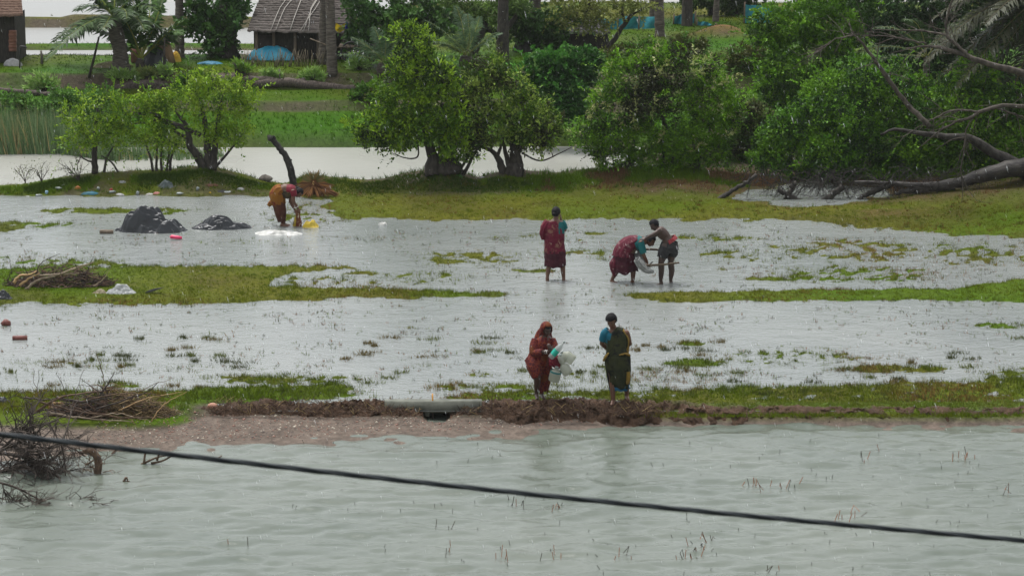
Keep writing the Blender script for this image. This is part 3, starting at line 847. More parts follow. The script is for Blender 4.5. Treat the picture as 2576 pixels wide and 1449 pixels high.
m = field & (rng.random(len(x)) < .25); cols[m] = dk
hn = fbm(B[:, 0] / .5, B[:, 1] / .5, 3, 515)
hg = np.where(g > 1.0, rng.uniform(.025, .06, len(x)) + .12 * np.clip(hn - .45, 0, 1), rng.uniform(.05, .10, len(x)) + .16 * np.clip(hn - .45, 0, 1))
hg = np.where(y > 930, hg * 1.15, hg)
B[:, 2] = np.maximum(B[:, 2], -.02)
v, c = blades(B, hg, .010, cols, rng, 6, .55)
b = MB(); b.tris(v, c)
tag(b.build('field_grass', GRASSM, smooth=False, origin=(0, 55, 0), col=True), 'short green and rust grass of the flooded field', 'grass', kind='stuff')

# loose tufts and stalks out in the water
n = 16500
x = rng.uniform(-260, 2860, n); y = 540 + 450 * rng.random(n)
cl = fbm(x / 70, y / 12, 4, 521, .7)
keep = (cl > .54) & (rng.random(n) < np.clip((cl - .52) * 9, .1, 1))
x, y = x[keep], y[keep]
B = flat_pts(x, y); B[:, 2] = 0
sel = rng.random(len(x))
cols = np.where(sel[:, None] < .3, np.array([.05, .055, .028]), np.where(sel[:, None] < .72, np.array([.09, .12, .025]), np.array([.17, .085, .04])))
v, c = blades(B, rng.uniform(.04, .11, len(x)), .013, cols, rng, 5, .6)
b = MB(); b.tris(v, c)
# bigger clumps
n = 190
x = rng.uniform(0, 2576, n); y = rng.uniform(850, 1000, n)
m = (fbm(x / 160, y / 25, 3, 531) > .54); x, y = x[m], y[m]
kk = 26
xx = np.repeat(x, kk) + rng.normal(0, 1, len(x) * kk) * np.repeat(rng.uniform(3, 22, len(x)), kk); yy = np.repeat(y, kk) + rng.normal(0, 1.6, len(x) * kk)
B = flat_pts(xx, yy); B[:, 2] = 0
cs = np.array([[.06, .07, .025], [.10, .12, .028], [.13, .10, .035]])[rng.integers(0, 3, len(x))]
v, c = blades(B, rng.uniform(.06, .14, len(xx)), .014, np.repeat(cs, kk, 0), rng, 4, .5)
b.tris(v, c)
tag(b.build('water_tufts', GRASSM, smooth=False, origin=(0, 52, 0), col=True), 'dark grass tufts poking out of the flood water', 'grass', kind='stuff')

# turf lip of the cut bank
rb = rng.random(len(bank_pts)) < np.clip(bank_turf * 1.4 - .5, 0, .6)
B = bank_pts[rb]; vv = fbm(B[:, 0] / .8, B[:, 1] / .4, 3, 571)[:, None]
cols = np.array([.10, .17, .014]) * (1 - vv) + np.array([.15, .15, .03]) * vv
v, c = blades(B, rng.uniform(.025, .08, len(B)), .011, cols, rng, 7, .6)
b = MB(); b.tris(v, c)
tag(b.build('bank_lip_grass', GRASSM, smooth=False, origin=(0, 46, 0), col=True), 'fresh grass on the lip of the mud bank', 'grass', kind='stuff')

# far lawn and village grass
n = 60000
X = rng.uniform(-17, 26, n); Y = 69 + 44 * rng.random(n) ** 1.3
Zt = height(X, Y); x, y = proj(X, Y)
keep = (Zt > .12) & (np.abs(x - 1288) < 1400) & ((Y > 73) | (x < 9999)) & ~((Zt < ZP + .04) & (y < 225))
X, Y, Zt, x, y = X[keep], Y[keep], Zt[keep], x[keep], y[keep]
B = np.stack([X, Y, Zt], 1)
vv = np.clip(fbm(X / 2.5, Y / 2.5, 3, 541) * 1.8 - .4, 0, 1)[:, None]
fresh = np.array([.042, .118, .005]); dull = np.array([.055, .072, .014])
up = sstep(330, 240, y)[:, None]
cols = (fresh * (1 - vv * .55) + dull * vv * .55) * (1 - up) + (np.array([.028, .07, .007]) * (1 - vv) + dull * vv) * up
hg = rng.uniform(.05, .11, len(X)) * np.where(y > 345, 1.8, 1.0)
v, c = blades(B, hg, .018, cols, rng, 5, .5)
b = MB(); b.tris(v, c)
tag(b.build('bank_grass', GRASSM, smooth=False, origin=(0, 85, 0), col=True), 'green grass of the far bank and village ground', 'grass', kind='stuff')

# weeds on the litter bank and under the thickets
n = 15000
x = rng.uniform(-50, 2640, n); cy_ = pw(x, CREST)
y = cy_ + 6 + np.abs(rng.normal(0, 1, n)) * 16
y = np.minimum(y, 505)
ch_ = pw(x, CRESTH)
dx, dy, dz = _dir(x, y)
fr = np.clip((y - cy_) / np.maximum(496 - cy_, 8), 0, 1)
zt = ch_ * (1 - fr)
t = (zt - CAMH) / dz
B = np.stack([dx * t, dy * t, zt], 1); B[:, 2] = height(B[:, 0], B[:, 1])
vv = fbm(B[:, 0] / 1.1, B[:, 1] / 1.1, 3, 551)
rr = (vv > .5) & (x > 1330)
cols = np.where(rr[:, None], np.array([.14, .08, .04]), np.where((vv > .48)[:, None], np.array([.045, .08, .010]), np.array([.08, .14, .008])))
hg = rng.uniform(.04, .11, n) * np.where(x > 1330, 1.8, 1) * np.where((x > 80) & (x < 480), 1.6, 1)
keep = (B[:, 2] > .03) & ((vv > .36) | (x > 900)); 
v, c = blades(B[keep], hg[keep], .018, cols[keep], rng, 6, .6)
b = MB(); b.tris(v, c)
tag(b.build('bank_weeds', GRASSM, smooth=False, origin=(0, 70, 0), col=True), 'rank weeds and rust grass along the tree bank', 'weeds', kind='stuff')

# rank clumps over the right hand slope and along the tree bank
n = 5200
x = rng.uniform(880, 2700, n); y = rng.uniform(470, 600, n)
cn = fbm(x / 50, y / 10, 4, 581, .6)
keep = (cn > .53) & (y < pw(x, [(880, 545), (1950, 545), (2200, 568), (2576, 596), (2700, 600)])) & ((x > 1700) | (rng.random(n) < .5))
B = flat_pts(x[keep], y[keep]); cn = cn[keep]
sel = rng.random(len(B))[:, None]
cols = np.where(sel < .45, np.array([.12, .06, .022]), np.where(sel < .75, np.array([.05, .10, .008]), np.array([.11, .12, .02])))
v, c = blades(B, rng.uniform(.05, .13, len(B)), .012, cols, rng, 9, .5)
b = MB(); b.tris(v, c)
tag(b.build('slope_weeds', GRASSM, smooth=False, origin=(0, 66, 0), col=True), 'rust and green grass clumps on the grassy band', 'weeds', kind='stuff')

# reeds on the far left shore
n = 5200
x = np.where(rng.random(n) < .88, rng.uniform(-120, 300, n), rng.uniform(250, 560, n)); d_ = rng.random(n)
yb_ = pw(x, FARE) + 4 - d_ * 16
p_ = flat_pts(x, yb_); p_[:, 2] = np.maximum(p_[:, 2], -.05)
hg = rng.uniform(.7, 1.45, n) * pw(x, [(-120, 1.05), (0, 1.0), (60, .95), (200, .9), (300, .5), (560, .25)])
cols = np.array([[.15, .23, .10], [.2, .28, .14], [.11, .18, .07], [.4, .32, .15]])[rng.choice(4, n, p=[.38, .3, .24, .08])]
v, c = blades(p_, hg, .028, cols, rng, 3, .12, (-.12, 0))
b = MB(); b.tris(v, c)
tag(b.build('reed_bed', GRASSM, smooth=False, col=True), 'tall grey green reeds at the left end of the canal', 'reeds', kind='stuff')

# broken rice stubble standing in the road water
b = MB()
spots = [s_ for i_, s_ in enumerate([(2190, 1152, 8), (2405, 1160, 7), (2435, 1148, 8), (1805, 1220, 12), (1890, 1222, 14), (1990, 1226, 12), (1300, 1270, 8), (1350, 1280, 16), (1400, 1278, 10), (2130, 1306, 10), (2100, 1310, 6), (1690, 1352, 14), (1760, 1380, 12), (1800, 1358, 8), (1730, 1404, 10), (1500, 1382, 8), (1400, 1397, 9), (1280, 1405, 8), (1150, 1388, 6), (940, 1335, 5), (1110, 1330, 6), (860, 1075, 4), (1560, 1410, 8), (2310, 1222, 5), (2520, 1240, 5), (620, 1370, 5), (1930, 1430, 7), (2560, 1140, 5)]) if i_ % 4 != 3]
for (sx, sy, k) in spots:
    for i in range(max(2, int(k * .5))):
        p = P(sx + rng.normal(0, 20), sy + rng.normal(0, 7), ZF)
        a = rng.normal(0, .35); L = rng.uniform(.05, .16)
        cc = np.array([.28, .11, .05]) if rng.random() < .6 else np.array([.06, .05, .035])
        q = p + Vector((math.sin(a) * L, rng.normal(0, .02), L * math.cos(a)))
        pl = [p - Vector((0, 0, .04)), q]
        if rng.random() < .3: pl.append(q + Vector((rng.uniform(-.1, .1), 0, -L * .7)))
        b.tube(pl, .006, 3, cc, False)
for i in range(150):
    p = P(rng.uniform(700, 2576), rng.uniform(1090, 1449), ZF)
    b.tube([p - Vector((0, 0, .03)), p + Vector((rng.normal(0, .02), 0, rng.uniform(.02, .06)))], .005, 3, np.array([.05, .05, .04]), False)
tag(b.build('rice_stubble', mat_attr('stubble', .7, .2), origin=(0, 40, ZF), col=True), 'broken rust stubble standing in the rippled road water', 'stubble', kind='stuff')
# ------------------------------------------------------------------ village behind the canal
rng = np.random.default_rng(77)
THATCH = mat2('grey_thatch', (.055, .046, .04), (.17, .15, .135), 4, .85, .15, .7, .04, (.35, 6, 6))
THATCH2 = mat2('brown_thatch', (.10, .06, .045), (.20, .13, .095), 6, .85, .15, .7, .04, (3, 6, 6))
MATWALL = mat2('dark_mat_wall', (.022, .02, .018), (.055, .048, .04), 8, .85, .15, .5, .03, (4, 4, .6))
WOOD = mat2('weathered_wood', (.09, .07, .05), (.2, .16, .12), 8, .8, .2, .4, .02, (1, 1, .3))
ROPE = mat2('pale_rope', (.3, .28, .25), (.42, .4, .36), 20, .8, .1, 0)
TARPBLUE = mat2('blue_tarp', (.02, .32, .52), (.08, .48, .66), 3, .35, .5, .3, .04)
NETBLUE = mat2('blue_net', (.02, .17, .21), (.05, .28, .33), 5, .7, .2, .5, .03)

def crumple(name, mat, x0, x1, ybase, hpx, label, cat, seed, Y=None, depth=.55, fold=.5, group=None, peak=.5, tent=0, z0=None, n=44, parent=None, sharp=2.0, sink=.03):
    """a sheet thrown over a heap: footprint x0..x1 at ybase, top hpx above"""
    b0 = on((x0 + x1) / 2, ybase) if Y is None else at((x0 + x1) / 2, ybase, Y)
    if z0 is not None: b0 = P((x0 + x1) / 2, ybase, z0)
    s = 1 / ppm(b0.y); rx = (x1 - x0) / 2 * s; ry = rx * depth; h = max(.02, hpx * s - ry * .1)
    u = np.linspace(-1, 1, n); A, B_ = np.meshgrid(u, u)
    # square -> disc
    R = A * np.sqrt(np.maximum(0, 1 - B_ ** 2 / 2)); S = B_ * np.sqrt(np.maximum(0, 1 - A ** 2 / 2))
    r = np.sqrt(R ** 2 + S ** 2)
    n1 = 1 - np.abs(2 * fbm(R * 2.2 + seed, S * 2.2, 3, seed) - 1) * sharp
    n2 = 1 - np.abs(2 * fbm(R * 5 + seed, S * 5, 3, seed + 5) - 1) * sharp
    pk = (2 * peak - 1)
    rr = np.sqrt(((R - pk * .8 * (1 - r)) ** 2 + S ** 2))
    dome = np.clip(1 - rr ** 2.2, 0, 1) ** .6
    zz = h * dome * (1 + fold * .35 * (n1 - .4) + fold * .16 * (n2 - .4))
    if tent:
        rt = np.random.default_rng(seed); tz = np.zeros(R.shape)
        for i in range(tent):
            cx_, cy_ = (pk * .6, -.05) if i == 0 else (rt.uniform(-.8, .8), rt.uniform(-.75, .4))
            hh = 1.0 if i == 0 else rt.uniform(.3, .8) * (1 - .45 * math.hypot(cx_, cy_)); r1 = .5 if i == 0 else rt.uniform(.2, .42)
            aa = rt.uniform(0, 3.14); e1 = (R - cx_) * math.cos(aa) + (S - cy_) * math.sin(aa); e2 = -(R - cx_) * math.sin(aa) + (S - cy_) * math.cos(aa)
            q_ = (e1 / (r1 * 1.5)) ** 2 + (e2 / r1) ** 2
            tz = np.maximum(tz, hh * np.sqrt(np.maximum(0, 1 - q_)) + .12 * hh * (q_ < 1))
        env = np.clip(1 - r ** 5, 0, 1) ** .6
        zz = h * env * np.clip(np.maximum(tz * .95, .58 * np.clip(1 - r ** 2.4, 0, 1)) + .24 * (n1 - .5) * fold + .09 * (n2 - .5) * fold, .0, 1.4)
    edge = 1 + .16 * (fbm(np.arctan2(S, R) * 2.1 + 9, r * 0 + seed, 3, seed + 9) - .5) * 2
    X = b0.x + R * rx * edge; Yv = b0.y + ry + S * ry * edge
    zz = zz + b0.z - sink
    b = MB(); b.grid(np.stack([X, Yv, zz], -1))
    o = b.build(name, mat, parent)
    if parent is None: tag(o, label, cat, group)
    return o

def frond(b, base, d, L, rng, droop=.5, nl=34, ll=.42, w=.035, col=(.06, .11, .03), wind=(-.15, 0, 0), vee=.5, rc=(.2, .22, .06), rr=.018):
    """one pinnate palm leaf"""
    base = np.array(base); d = np.array(d, float); d /= np.linalg.norm(d)
    n = 12; t = np.linspace(0, 1, n)
    pts = base + d[None] * (L * t)[:, None] + np.array([0, 0, -1.0])[None] * (droop * L * t ** 2.2)[:, None] + np.array(wind)[None] * (L * t ** 2)[:, None]
    b.tube(pts, np.linspace(rr, .005, n), 4, rc, False)
    tt = np.linspace(.12, 1, nl)
    c = np.stack([np.interp(tt, t, pts[:, i]) for i in range(3)], 1)
    tan = unit(np.stack([np.interp(tt, t, np.gradient(pts, axis=0)[:, i]) for i in range(3)], 1))
    side = np.cross(tan, np.array([0, 0, 1.0])); side = unit(side + 1e-6)
    for sg in (-1, 1):
        ld = unit(side * sg + tan * .55 + np.array([0, 0, .25 * vee]) + rng.normal(0, .14, (nl, 3)) + np.array(wind) * .5)
        lens = ll * np.sin(np.pi * (.12 + .8 * tt)) * rng.uniform(.75, 1.15, nl)
        nrm = unit(np.cross(ld, tan))
        m = c + ld * (lens * .5)[:, None]
        e = c + ld * lens[:, None] + np.array([0, 0, -1]) * (lens * .28)[:, None]
        hw = (tan * w * .5)
        v = np.stack([c, m + hw, e, m - hw], 1).reshape(-1, 3)
        cc = np.array(col)[None] * rng.uniform(.65, 1.35, (nl, 1))
        b.quads(v, np.repeat(cc, 4, 0))

PALMLEAF = mat_attr('palm_leaf', .5, .3, .2)
def palm(label, stem, radii, fronds, L, col, group='palms of the village', ll=.45, droop=.5, w=.04, seed=1, name='palm_tree', bark=None, wind=(-.15, 0, 0), nl=34, rr=.02, rc=(.2, .22, .06)):
    rng = np.random.default_rng(seed)
    t = thing(name, stem[0], label, 'palm', group)
    b = MB(); n = 40; sp = spline(stem, n); r = interp1(radii, n)
    r = r * (1 + .1 * (np.arange(n) % 2)) + rng.normal(0, .006, n)
    b.tube(sp, r, 10); b.build('trunk', bark or PALMBARK, t)
    top = sp[-1]
    for d in fronds:
        b = MB(); frond(b, top + np.array(d[:3]) * .05, d[:3], L * (d[3] if len(d) > 3 else 1), rng, droop, nl, ll, w, col, wind, rr=rr, rc=rc)
        b.build('frond', PALMLEAF, t, smooth=False, col=True)
    return t
def ring_dirs(n, el0, el1, seed, a0=0):
    r = np.random.default_rng(seed); out = []
    for i in range(n):
        a = a0 + 2 * math.pi * i / n + r.uniform(-.2, .2); e = r.uniform(el0, el1)
        out.append((math.cos(a) * math.cos(e), math.sin(a) * math.cos(e), math.sin(e), r.uniform(.8, 1.1)))
    return out

q = on(303, 178)
palm('coconut palm with rough thick trunk beside the far ponds', [at(304, 182, q.y), at(302, 130, q.y), at(292, 85, q.y), at(287, 45, q.y)], [.27, .2, .22, .17], ring_dirs(16, -.1, 1.1, 5), 2.3, (.028, .066, .008), droop=.36, ll=.55, seed=5, w=.08, nl=56, rr=.03, rc=(.16, .2, .03))
q = on(352, 170)
palm('young short coconut palm with yellow green leaf stalks right of the thick one', [at(352, 172, q.y), at(352, 160, q.y), at(354, 150, q.y)], [.12, .12, .1], [(-.35, .1, 1, 1), (.05, -.2, 1, 1.1), (.45, .1, 1, 1), (.9, -.2, .9, .95), (-.75, -.1, .8, .8), (.25, .4, 1, 1), (.7, .3, .6, .75), (-.15, -.4, 1, .9)], 2.5, (.05, .12, .012), ll=.6, seed=6, droop=.22, w=.08, nl=56, rc=(.28, .30, .04), rr=.03)
for (bx_, by_, tx, ty, r_, lab) in [(452, 146, 450, -150, .15, 'straight slim bare palm trunk between the young palm and the leafy tree'), (813, 163, 816, -150, .15, 'darker and farther of the two palm trunks in front of the thatched hut'), (836, 188, 824, -170, .16, 'nearer paler palm trunk in front of the thatched hut'), (1264, 160, 1268, -140, .2, 'thick dark trunk overgrown with creeper behind the canal trees'), (1346, 128, 1352, -150, .18, 'dark upright trunk right of the creeper covered trunk'), (1660, 92, 1655, -160, .17, 'dark straight trunk standing in front of the blue net fence'), (1728, 66, 1732, -160, .2, 'stout brown palm trunk behind the gap in the blue net'), (1640, 50, 1642, -120, .1, 'slim yellowish stem close to the blue net fence'), (1800, 55, 1812, -150, .12, 'thin pale stem at the right end of the nets')]:
    q = on(bx_, by_); 
    tt = at(tx, ty, q.y + .3)
    palm(lab, [q - Vector((0, 0, .1)), q.lerp(tt, .35), q.lerp(tt, .7), tt], [r_ * .98, r_ * .8, r_ * .74, r_ * .65], ring_dirs(8, .2, 1.0, bx_), 2.0, (.045, .085, .02), seed=bx_, group='tall trunks of the village', bark=BARK if r_ > .18 else PALMBARK)

# leafy trees among the palms
VIL = [(.035, .085, .02), (.05, .11, .022), (.03, .06, .016)]
def vtree(label, bx_, by_, crowns, stems, cols=VIL, ncl=420, seed=1, L=.17, W=.1, k=7, ntar=60, tip=None):
    q = on(bx_, by_)
    return tree('village_tree', q, label, q.y, crowns, [st(q.y, s[0], s[1]) for s in stems], cols, ntar, ncl, k, L, W, tip, 0, seed, BARK, 'leafy trees of the village', .03, .35, .1, .8)
vtree('leafy tree with slanting trunk left of the thatched hut', 545, 145, [(505, 20, 40, 35), (560, 70, 50, 60), (600, 20, 35, 40), (545, 120, 40, 25), (490, 75, 22, 30)], [([(548, 150), (532, 100), (512, 40), (500, -60)], [.2, .16, .13, .06]), ([(578, 150), (572, 80), (570, 0), (572, -120)], [.34, .24, .2, .1])], ncl=330, seed=41)
vtree('full green tree right of the hut behind the washing', 985, 165, [(900, 20, 50, 40), (960, 70, 65, 50), (1030, 30, 65, 50), (1000, 110, 55, 40), (1090, 60, 45, 45), (905, 105, 40, 30)], [([(990, 170), (975, 110), (960, 40)], [.16, .12, .04]), ([(985, 150), (1020, 90), (1050, 30)], [.1, .08, .03])], ncl=900, seed=42, L=.15, W=.09)
vtree('light green tree with a curved pale limb behind the canal trees', 1200, 140, [(1170, 20, 55, 30), (1225, 40, 45, 28), (1120, 10, 45, 30), (1290, 15, 50, 30)], [([(1192, 150), (1200, 105), (1222, 65), (1210, 20)], [.14, .12, .1, .04]), ([(1222, 65), (1245, 82), (1275, 72), (1310, 20)], [.1, .1, .09, .05])], [(.09, .15, .03), (.07, .12, .025)], 420, 43, .13, .05)
vtree('dark bushy tree between the two dark trunks', 1320, 130, [(1330, 70, 45, 50), (1290, 30, 40, 40), (1395, 60, 45, 45), (1380, 110, 50, 25)], [([(1330, 135), (1325, 90), (1320, 30)], [.1, .08, .03])], ncl=480, seed=44, L=.14, W=.08)
vtree('thin yellow green tree with bare forks in front of the nets', 1525, 135, [(1450, 20, 65, 35), (1540, 30, 70, 40), (1600, 15, 50, 35), (1490, 65, 50, 25)], [([(1522, 138), (1545, 100), (1572, 60), (1600, 30), (1660, 10)], [.09, .08, .07, .05, .02]), ([(1572, 62), (1565, 20), (1580, -30)], [.05, .04, .02]), ([(1470, 60), (1480, 10), (1500, -40)], [.06, .05, .02])], [(.12, .14, .035), (.15, .17, .04)], 210, 45, .12, .06)
vtree('shadowy trees behind the nets at the far right', 1800, 40, [(1770, 0, 60, 30), (1840, 15, 50, 30), (1860, -20, 60, 40), (1900, 60, 45, 35)], [([(1790, 45), (1788, 0), (1780, -60)], [.12, .1, .05]), ([(1850, 45), (1846, 0), (1850, -60)], [.14, .1, .05])], [(.03, .055, .016), (.04, .07, .02)], 420, 46, .16, .09)

# date palms
for (bx_, by_, L, lab, seed, nf) in [(1172, 168, 1.75, 'tall bluish date palm clump right of the tall canal tree', 51, 11), (965, 190, 1.35, 'shaggy date palm beside the tall canal tree, left side', 52, 11)]:
    q = on(bx_, by_)
    palm(lab, [q, q + Vector((0, 0, .15)), q + Vector((0, 0, .3))], [.18, .2, .14], ring_dirs(nf, .35, 1.35, seed), L, (.075, .13, .06), 'date palms', .38, .2, .03, seed, 'date_palm', None, (-.12, 0, 0), 46)
q = at(2330, 200, P(2330, 340).y - 2)
palm('date palm showing feathery fronds over the right thicket', [q - Vector((0, 0, 2.5)), q, q + Vector((0, 0, .6))], [.1, .09, .08], [(-.9, -.3, .5, 1), (-.6, -.3, .9, 1), (-.2, -.4, 1, 1), (-1, -.1, .2, .9), (.5, -.3, .9, 1)], 2.3, (.06, .105, .04), 'date palms', .45, .45, .035, 53, 'date_palm', None, (-.15, 0, 0), 46)
q = at(2640, -20, P(2400, 452).y)
palm('shaggy palm hanging over the upper right corner', [q - Vector((0, 0, 5.5)), q - Vector((0, 0, 2)), q], [.3, .25, .2], [(-.9, -.2, .3, 1), (-.75, -.4, .1, 1), (-.8, -.1, -.1, 1), (-.5, -.4, -.2, 1), (-.35, -.5, .2, 1), (-.95, -.3, .5, .9), (-.55, -.3, -.5, .9), (-.6, .2, .3, 1.0), (-.25, -.3, -.6, 1), (-.3, -.2, -.8, .9), (-.85, -.2, 0, 1.1), (-.7, -.1, -.3, 1.05), (-.45, -.2, .0, 1.1), (-.6, -.35, .5, 1)], 2.6, (.026, .032, .006), 'date palms', .55, .45, .05, 54, 'date_palm', None, (-.2, 0, -.1), 84, rc=(.1, .08, .03))

# ---- thatched hut
q = on(725, 150); Yh = q.y
hut = thing('thatched_hut', q, 'low thatched hut with grey roof and dark mat walls beside the ponds', 'hut')
YE, YR = Yh - .5, Yh + 1.3
eL, eR = at(622, 80, YE), at(880, 84, YE); rL, rR = at(655, -4, YR), at(884, 0, YR)
nc = 14
for i in range(nc):
    t0, t1 = i / nc, min(1.0, (i + 1.35) / nc)
    b = MB(); m = 40
    row = []
    for (t_, lift) in ((t0, .035), (t1, .0)):
        a_, c_ = eL.lerp(rL, t_), eR.lerp(rR, t_)
        pp = np.array([tuple(a_.lerp(c_, k / (m - 1))) for k in range(m)])
        pp[:, 2] += lift + .018 * (fbm(np.arange(m) * .7, np.full(m, i * 3.1), 2, 601) - .5) * 2 + .05 * np.sin(np.pi * t_)
        if lift: pp[:, 2] += rng.normal(0, .012, m); pp[:, 1] -= .015
        row.append(pp)
    low = row[0].copy(); low[:, 2] -= .05
    b.grid(np.stack([low, row[0], row[1]]))
    b.build('thatch_course', THATCH, hut)
b = MB()  # far slope
bL, bR = Vector((eL.x, YR + (YR - YE), eL.z)), Vector((eR.x, YR + (YR - YE), eR.z))
b.grid(np.array([[tuple(rL + Vector((0, 0, .02))), tuple(rR + Vector((0, 0, .02)))], [tuple(bL), tuple(bR)]])); b.build('back_slope', THATCH, hut)
def wallq(b, a, c, zb, n=12):
    pts = np.zeros((2, n, 3))
    for k in range(n):
        u = a.lerp(c, k / (n - 1)); pts[0, k] = (u.x, u.y, zb); pts[1, k] = (u.x, u.y, u.z)
    b.grid(pts)
b = MB(); wl, wr = at(638, 78, Yh), at(868, 82, Yh); zb = q.z - .25
wallq(b, wl, wr, zb); b.build('front_wall', MATWALL, hut)
for e in (wl, wr):
    b = MB(); pb = Vector((e.x, YR + .9, e.z)); pm = Vector((e.x, YR, rL.z - .1)); pts = []
    b.add([(e.x, e.y, zb), (e.x, pb.y, zb), tuple(pb), tuple(pm), tuple(e)], [(0, 1, 2, 3, 4)]); b.build('gable_wall', MATWALL, hut)
for x in (645, 688, 742, 800, 862):
    b = MB(); a_ = at(x, 82, Yh - .06); b.tube([Vector((a_.x, a_.y, zb)), a_], .05, 7); b.build('post', WOOD, hut)
b = MB(); a_ = at(664, 90, Yh - .03); b.box((a_.x, a_.y, (a_.z + zb) / 2), (.5, .03, a_.z - zb)); b.build('door', mat2('door_mat', (.03, .025, .02), (.05, .04, .032), 6), hut)
for (xa, xb, x_c) in [(705, 695, 688), (722, 708, 700), (745, 742, 735), (790, 778, 768), (786, 776, 780), (800, 788, 760)]:
    b = MB(); f = lambda x, t_: Vector(tuple(eL.lerp(rL, t_).lerp(eR.lerp(rR, t_), (x - 630) / 250.0)))
    b.tube([f(xa, 1) + Vector((0, -.02, .05)), f(xb, .6) + Vector((0, -.03, .12)), f((xb + x_c) / 2, .3) + Vector((0, -.05, .12)), f(x_c, 0) + Vector((0, -.08, .06))], .012, 4)
    b.build('roof_rope', ROPE, hut)

# hut cut by the left edge
q = on(20, 160); Yh2 = q.y
h2 = thing('thatched_hut', q, 'brown thatched hut with dark wall cut by the left edge', 'hut')
e0, e1, r0_, r1_ = at(-160, 44, Yh2 - .4), at(58, 38, Yh2 - .4), at(-160, -40, Yh2 + 1.1), at(52, -22, Yh2 + .9)
for i in range(10):
    t0, t1 = i / 10, min(1, (i + 1.3) / 10); b = MB(); m = 26; row = []
    for (t_, lift) in ((t0, .035), (t1, 0)):
        a_, c_ = e0.lerp(r0_, t_), e1.lerp(r1_, t_)
        pp = np.array([tuple(a_.lerp(c_, k / (m - 1))) for k in range(m)]); pp[:, 2] += lift + (rng.normal(0, .012, m) if lift else 0); row.append(pp)
    low = row[0].copy(); low[:, 2] -= .08
    b.grid(np.stack([low, row[0], row[1]])); b.build('thatch_course', THATCH2, h2)
b = MB(); a_, c_ = at(-150, 44, Yh2), at(36, 40, Yh2); wallq(b, a_, c_, q.z - .2); b.build('front_wall', MATWALL, h2)
b = MB(); b.add([(c_.x, c_.y, q.z - .2), (c_.x, c_.y + 1.8, q.z - .2), (c_.x, c_.y + 1.8, c_.z), (c_.x, c_.y, c_.z)], [(0, 1, 2, 3)]); b.build('side_wall', MATWALL, h2)
for k in range(7):
    b = MB(); p = at(32, 126 - k * 7.5, Yh2 - .1); b.box(p, (.2 + .02 * (k % 2), .16, .085)); b.build('brick', mat2('old_brick', (.16, .07, .045), (.24, .11, .075), 6), h2)

# ---- blue tarp heap, dry fence, cart, washing
crumple('tarp_heap', TARPBLUE, 620, 744, 153, 36, 'bright blue tarpaulin heap in front of the thatched hut', 'tarpaulin', 61, depth=.4, fold=.5, peak=.45)
crumple('tarp_heap', mat2('teal_tarp', (.02, .12, .2), (.04, .2, .3), 3, .5), 492, 560, 163, 10, 'low dull blue tarpaulin left of the hut near the yellow sack', 'tarpaulin', 62, depth=.4)
crumple('tarp_heap', mat2('black_cover', (.015, .017, .02), (.035, .038, .042), 3, .4), 358, 418, 168, 46, 'dark covered heap behind the young coconut palm', 'heap', 63, depth=.6)
crumple('sack', mat2('yellow_sack', (.5, .28, .02), (.6, .42, .06), 4, .6), 424, 456, 158, 26, 'yellow sack lying below the slim bare palm trunk', 'sack', 64, depth=.6, fold=.6)
crumple('sack', mat2('white_sack', (.45, .47, .45), (.6, .62, .6), 4, .6), 408, 432, 162, 12, 'small white sack against the yellow sack', 'sack', 65, depth=.6, fold=.6)
crumple('sack', mat2('grey_sack', (.2, .2, .2), (.36, .36, .35), 4, .7), 6, 54, 168, 20, 'grey sack leaning at the foot of the left edge hut', 'sack', 66, depth=.5, fold=.6)
q = on(417, 160); b = MB(); b.tube([q, at(414, 130, q.y), at(410, 108, q.y), at(407, 100, q.y)], [.3, .24, .2, .19], 12)
tag(b.build('tree_stump', mat2('bare_wood', (.16, .10, .06), (.26, .17, .1), 7, .8, .2, .5, .03, (1, 1, .3))), 'broken bare brown stump right of the young coconut palm', 'stump')
q = on(345, 160); b = MB(); b.box(at(343, 138, q.y + .1) , (.3, .25, .45)); 
tag(b.build('brick_stack', mat2('old_brick', (.16, .07, .045), (.24, .11, .075), 6), smooth=False), 'small rust brick stack behind the young coconut palm', 'bricks')

# dry stalk fence before the tarp
q = on(690, 166)
dry = thing('dry_stalk_fence', q, 'row of dry stalks leaning before the blue tarpaulin', 'fence')
for i in range(90):
    x = 600 + rng.random() * 215; p = on(x, 164) if i % 9 == 0 else p + Vector((0, 0, 0))
    pb = Vector((at(x, 160, q.y).x, q.y + rng.uniform(-.3, .1), q.z - .05)); L = rng.uniform(.25, .6)
    b = MB(); b.tube([pb, pb + Vector((rng.normal(.1, .25) * L, rng.normal(0, .1), L))], [.014, .006], 4)
    b.build('stalk', mat2('dry_stalk', (.10, .08, .05), (.2, .17, .11), 6, .8), dry)

# hand cart with spoked wheels
q = on(895, 172)
cart = thing('hand_cart', q, 'old cart with two dark spoked wheels right of the hut', 'cart')
IRON = mat2('dark_iron', (.02, .02, .022), (.05, .048, .046), 8, .6, .4, .2)
for (cx_, cy_) in ((884, 132), (921, 136)):
    c0 = at(cx_, cy_, q.y); R_ = .3
    b = MB(); th = np.linspace(0, 2 * math.pi, 25); b.tube([c0 + Vector((math.cos(a) * R_, 0, math.sin(a) * R_)) for a in th], .028, 6, None, False)
    wh = b.build('wheel', IRON, cart)
    for k in range(8):
        a = k * math.pi / 4 + .2; b = MB(); b.tube([c0, c0 + Vector((math.cos(a) * R_, 0, math.sin(a) * R_))], .013, 5); b.build('spoke', IRON, wh)
    b = MB(); b.tube([c0 - Vector((0, .08, 0)), c0 + Vector((0, .08, 0))], .05, 8); b.build('hub', IRON, wh)
b = MB(); b.box(at(903, 116, q.y + .35), (1.15, .7, .07)); b.build('bed', WOOD, cart)
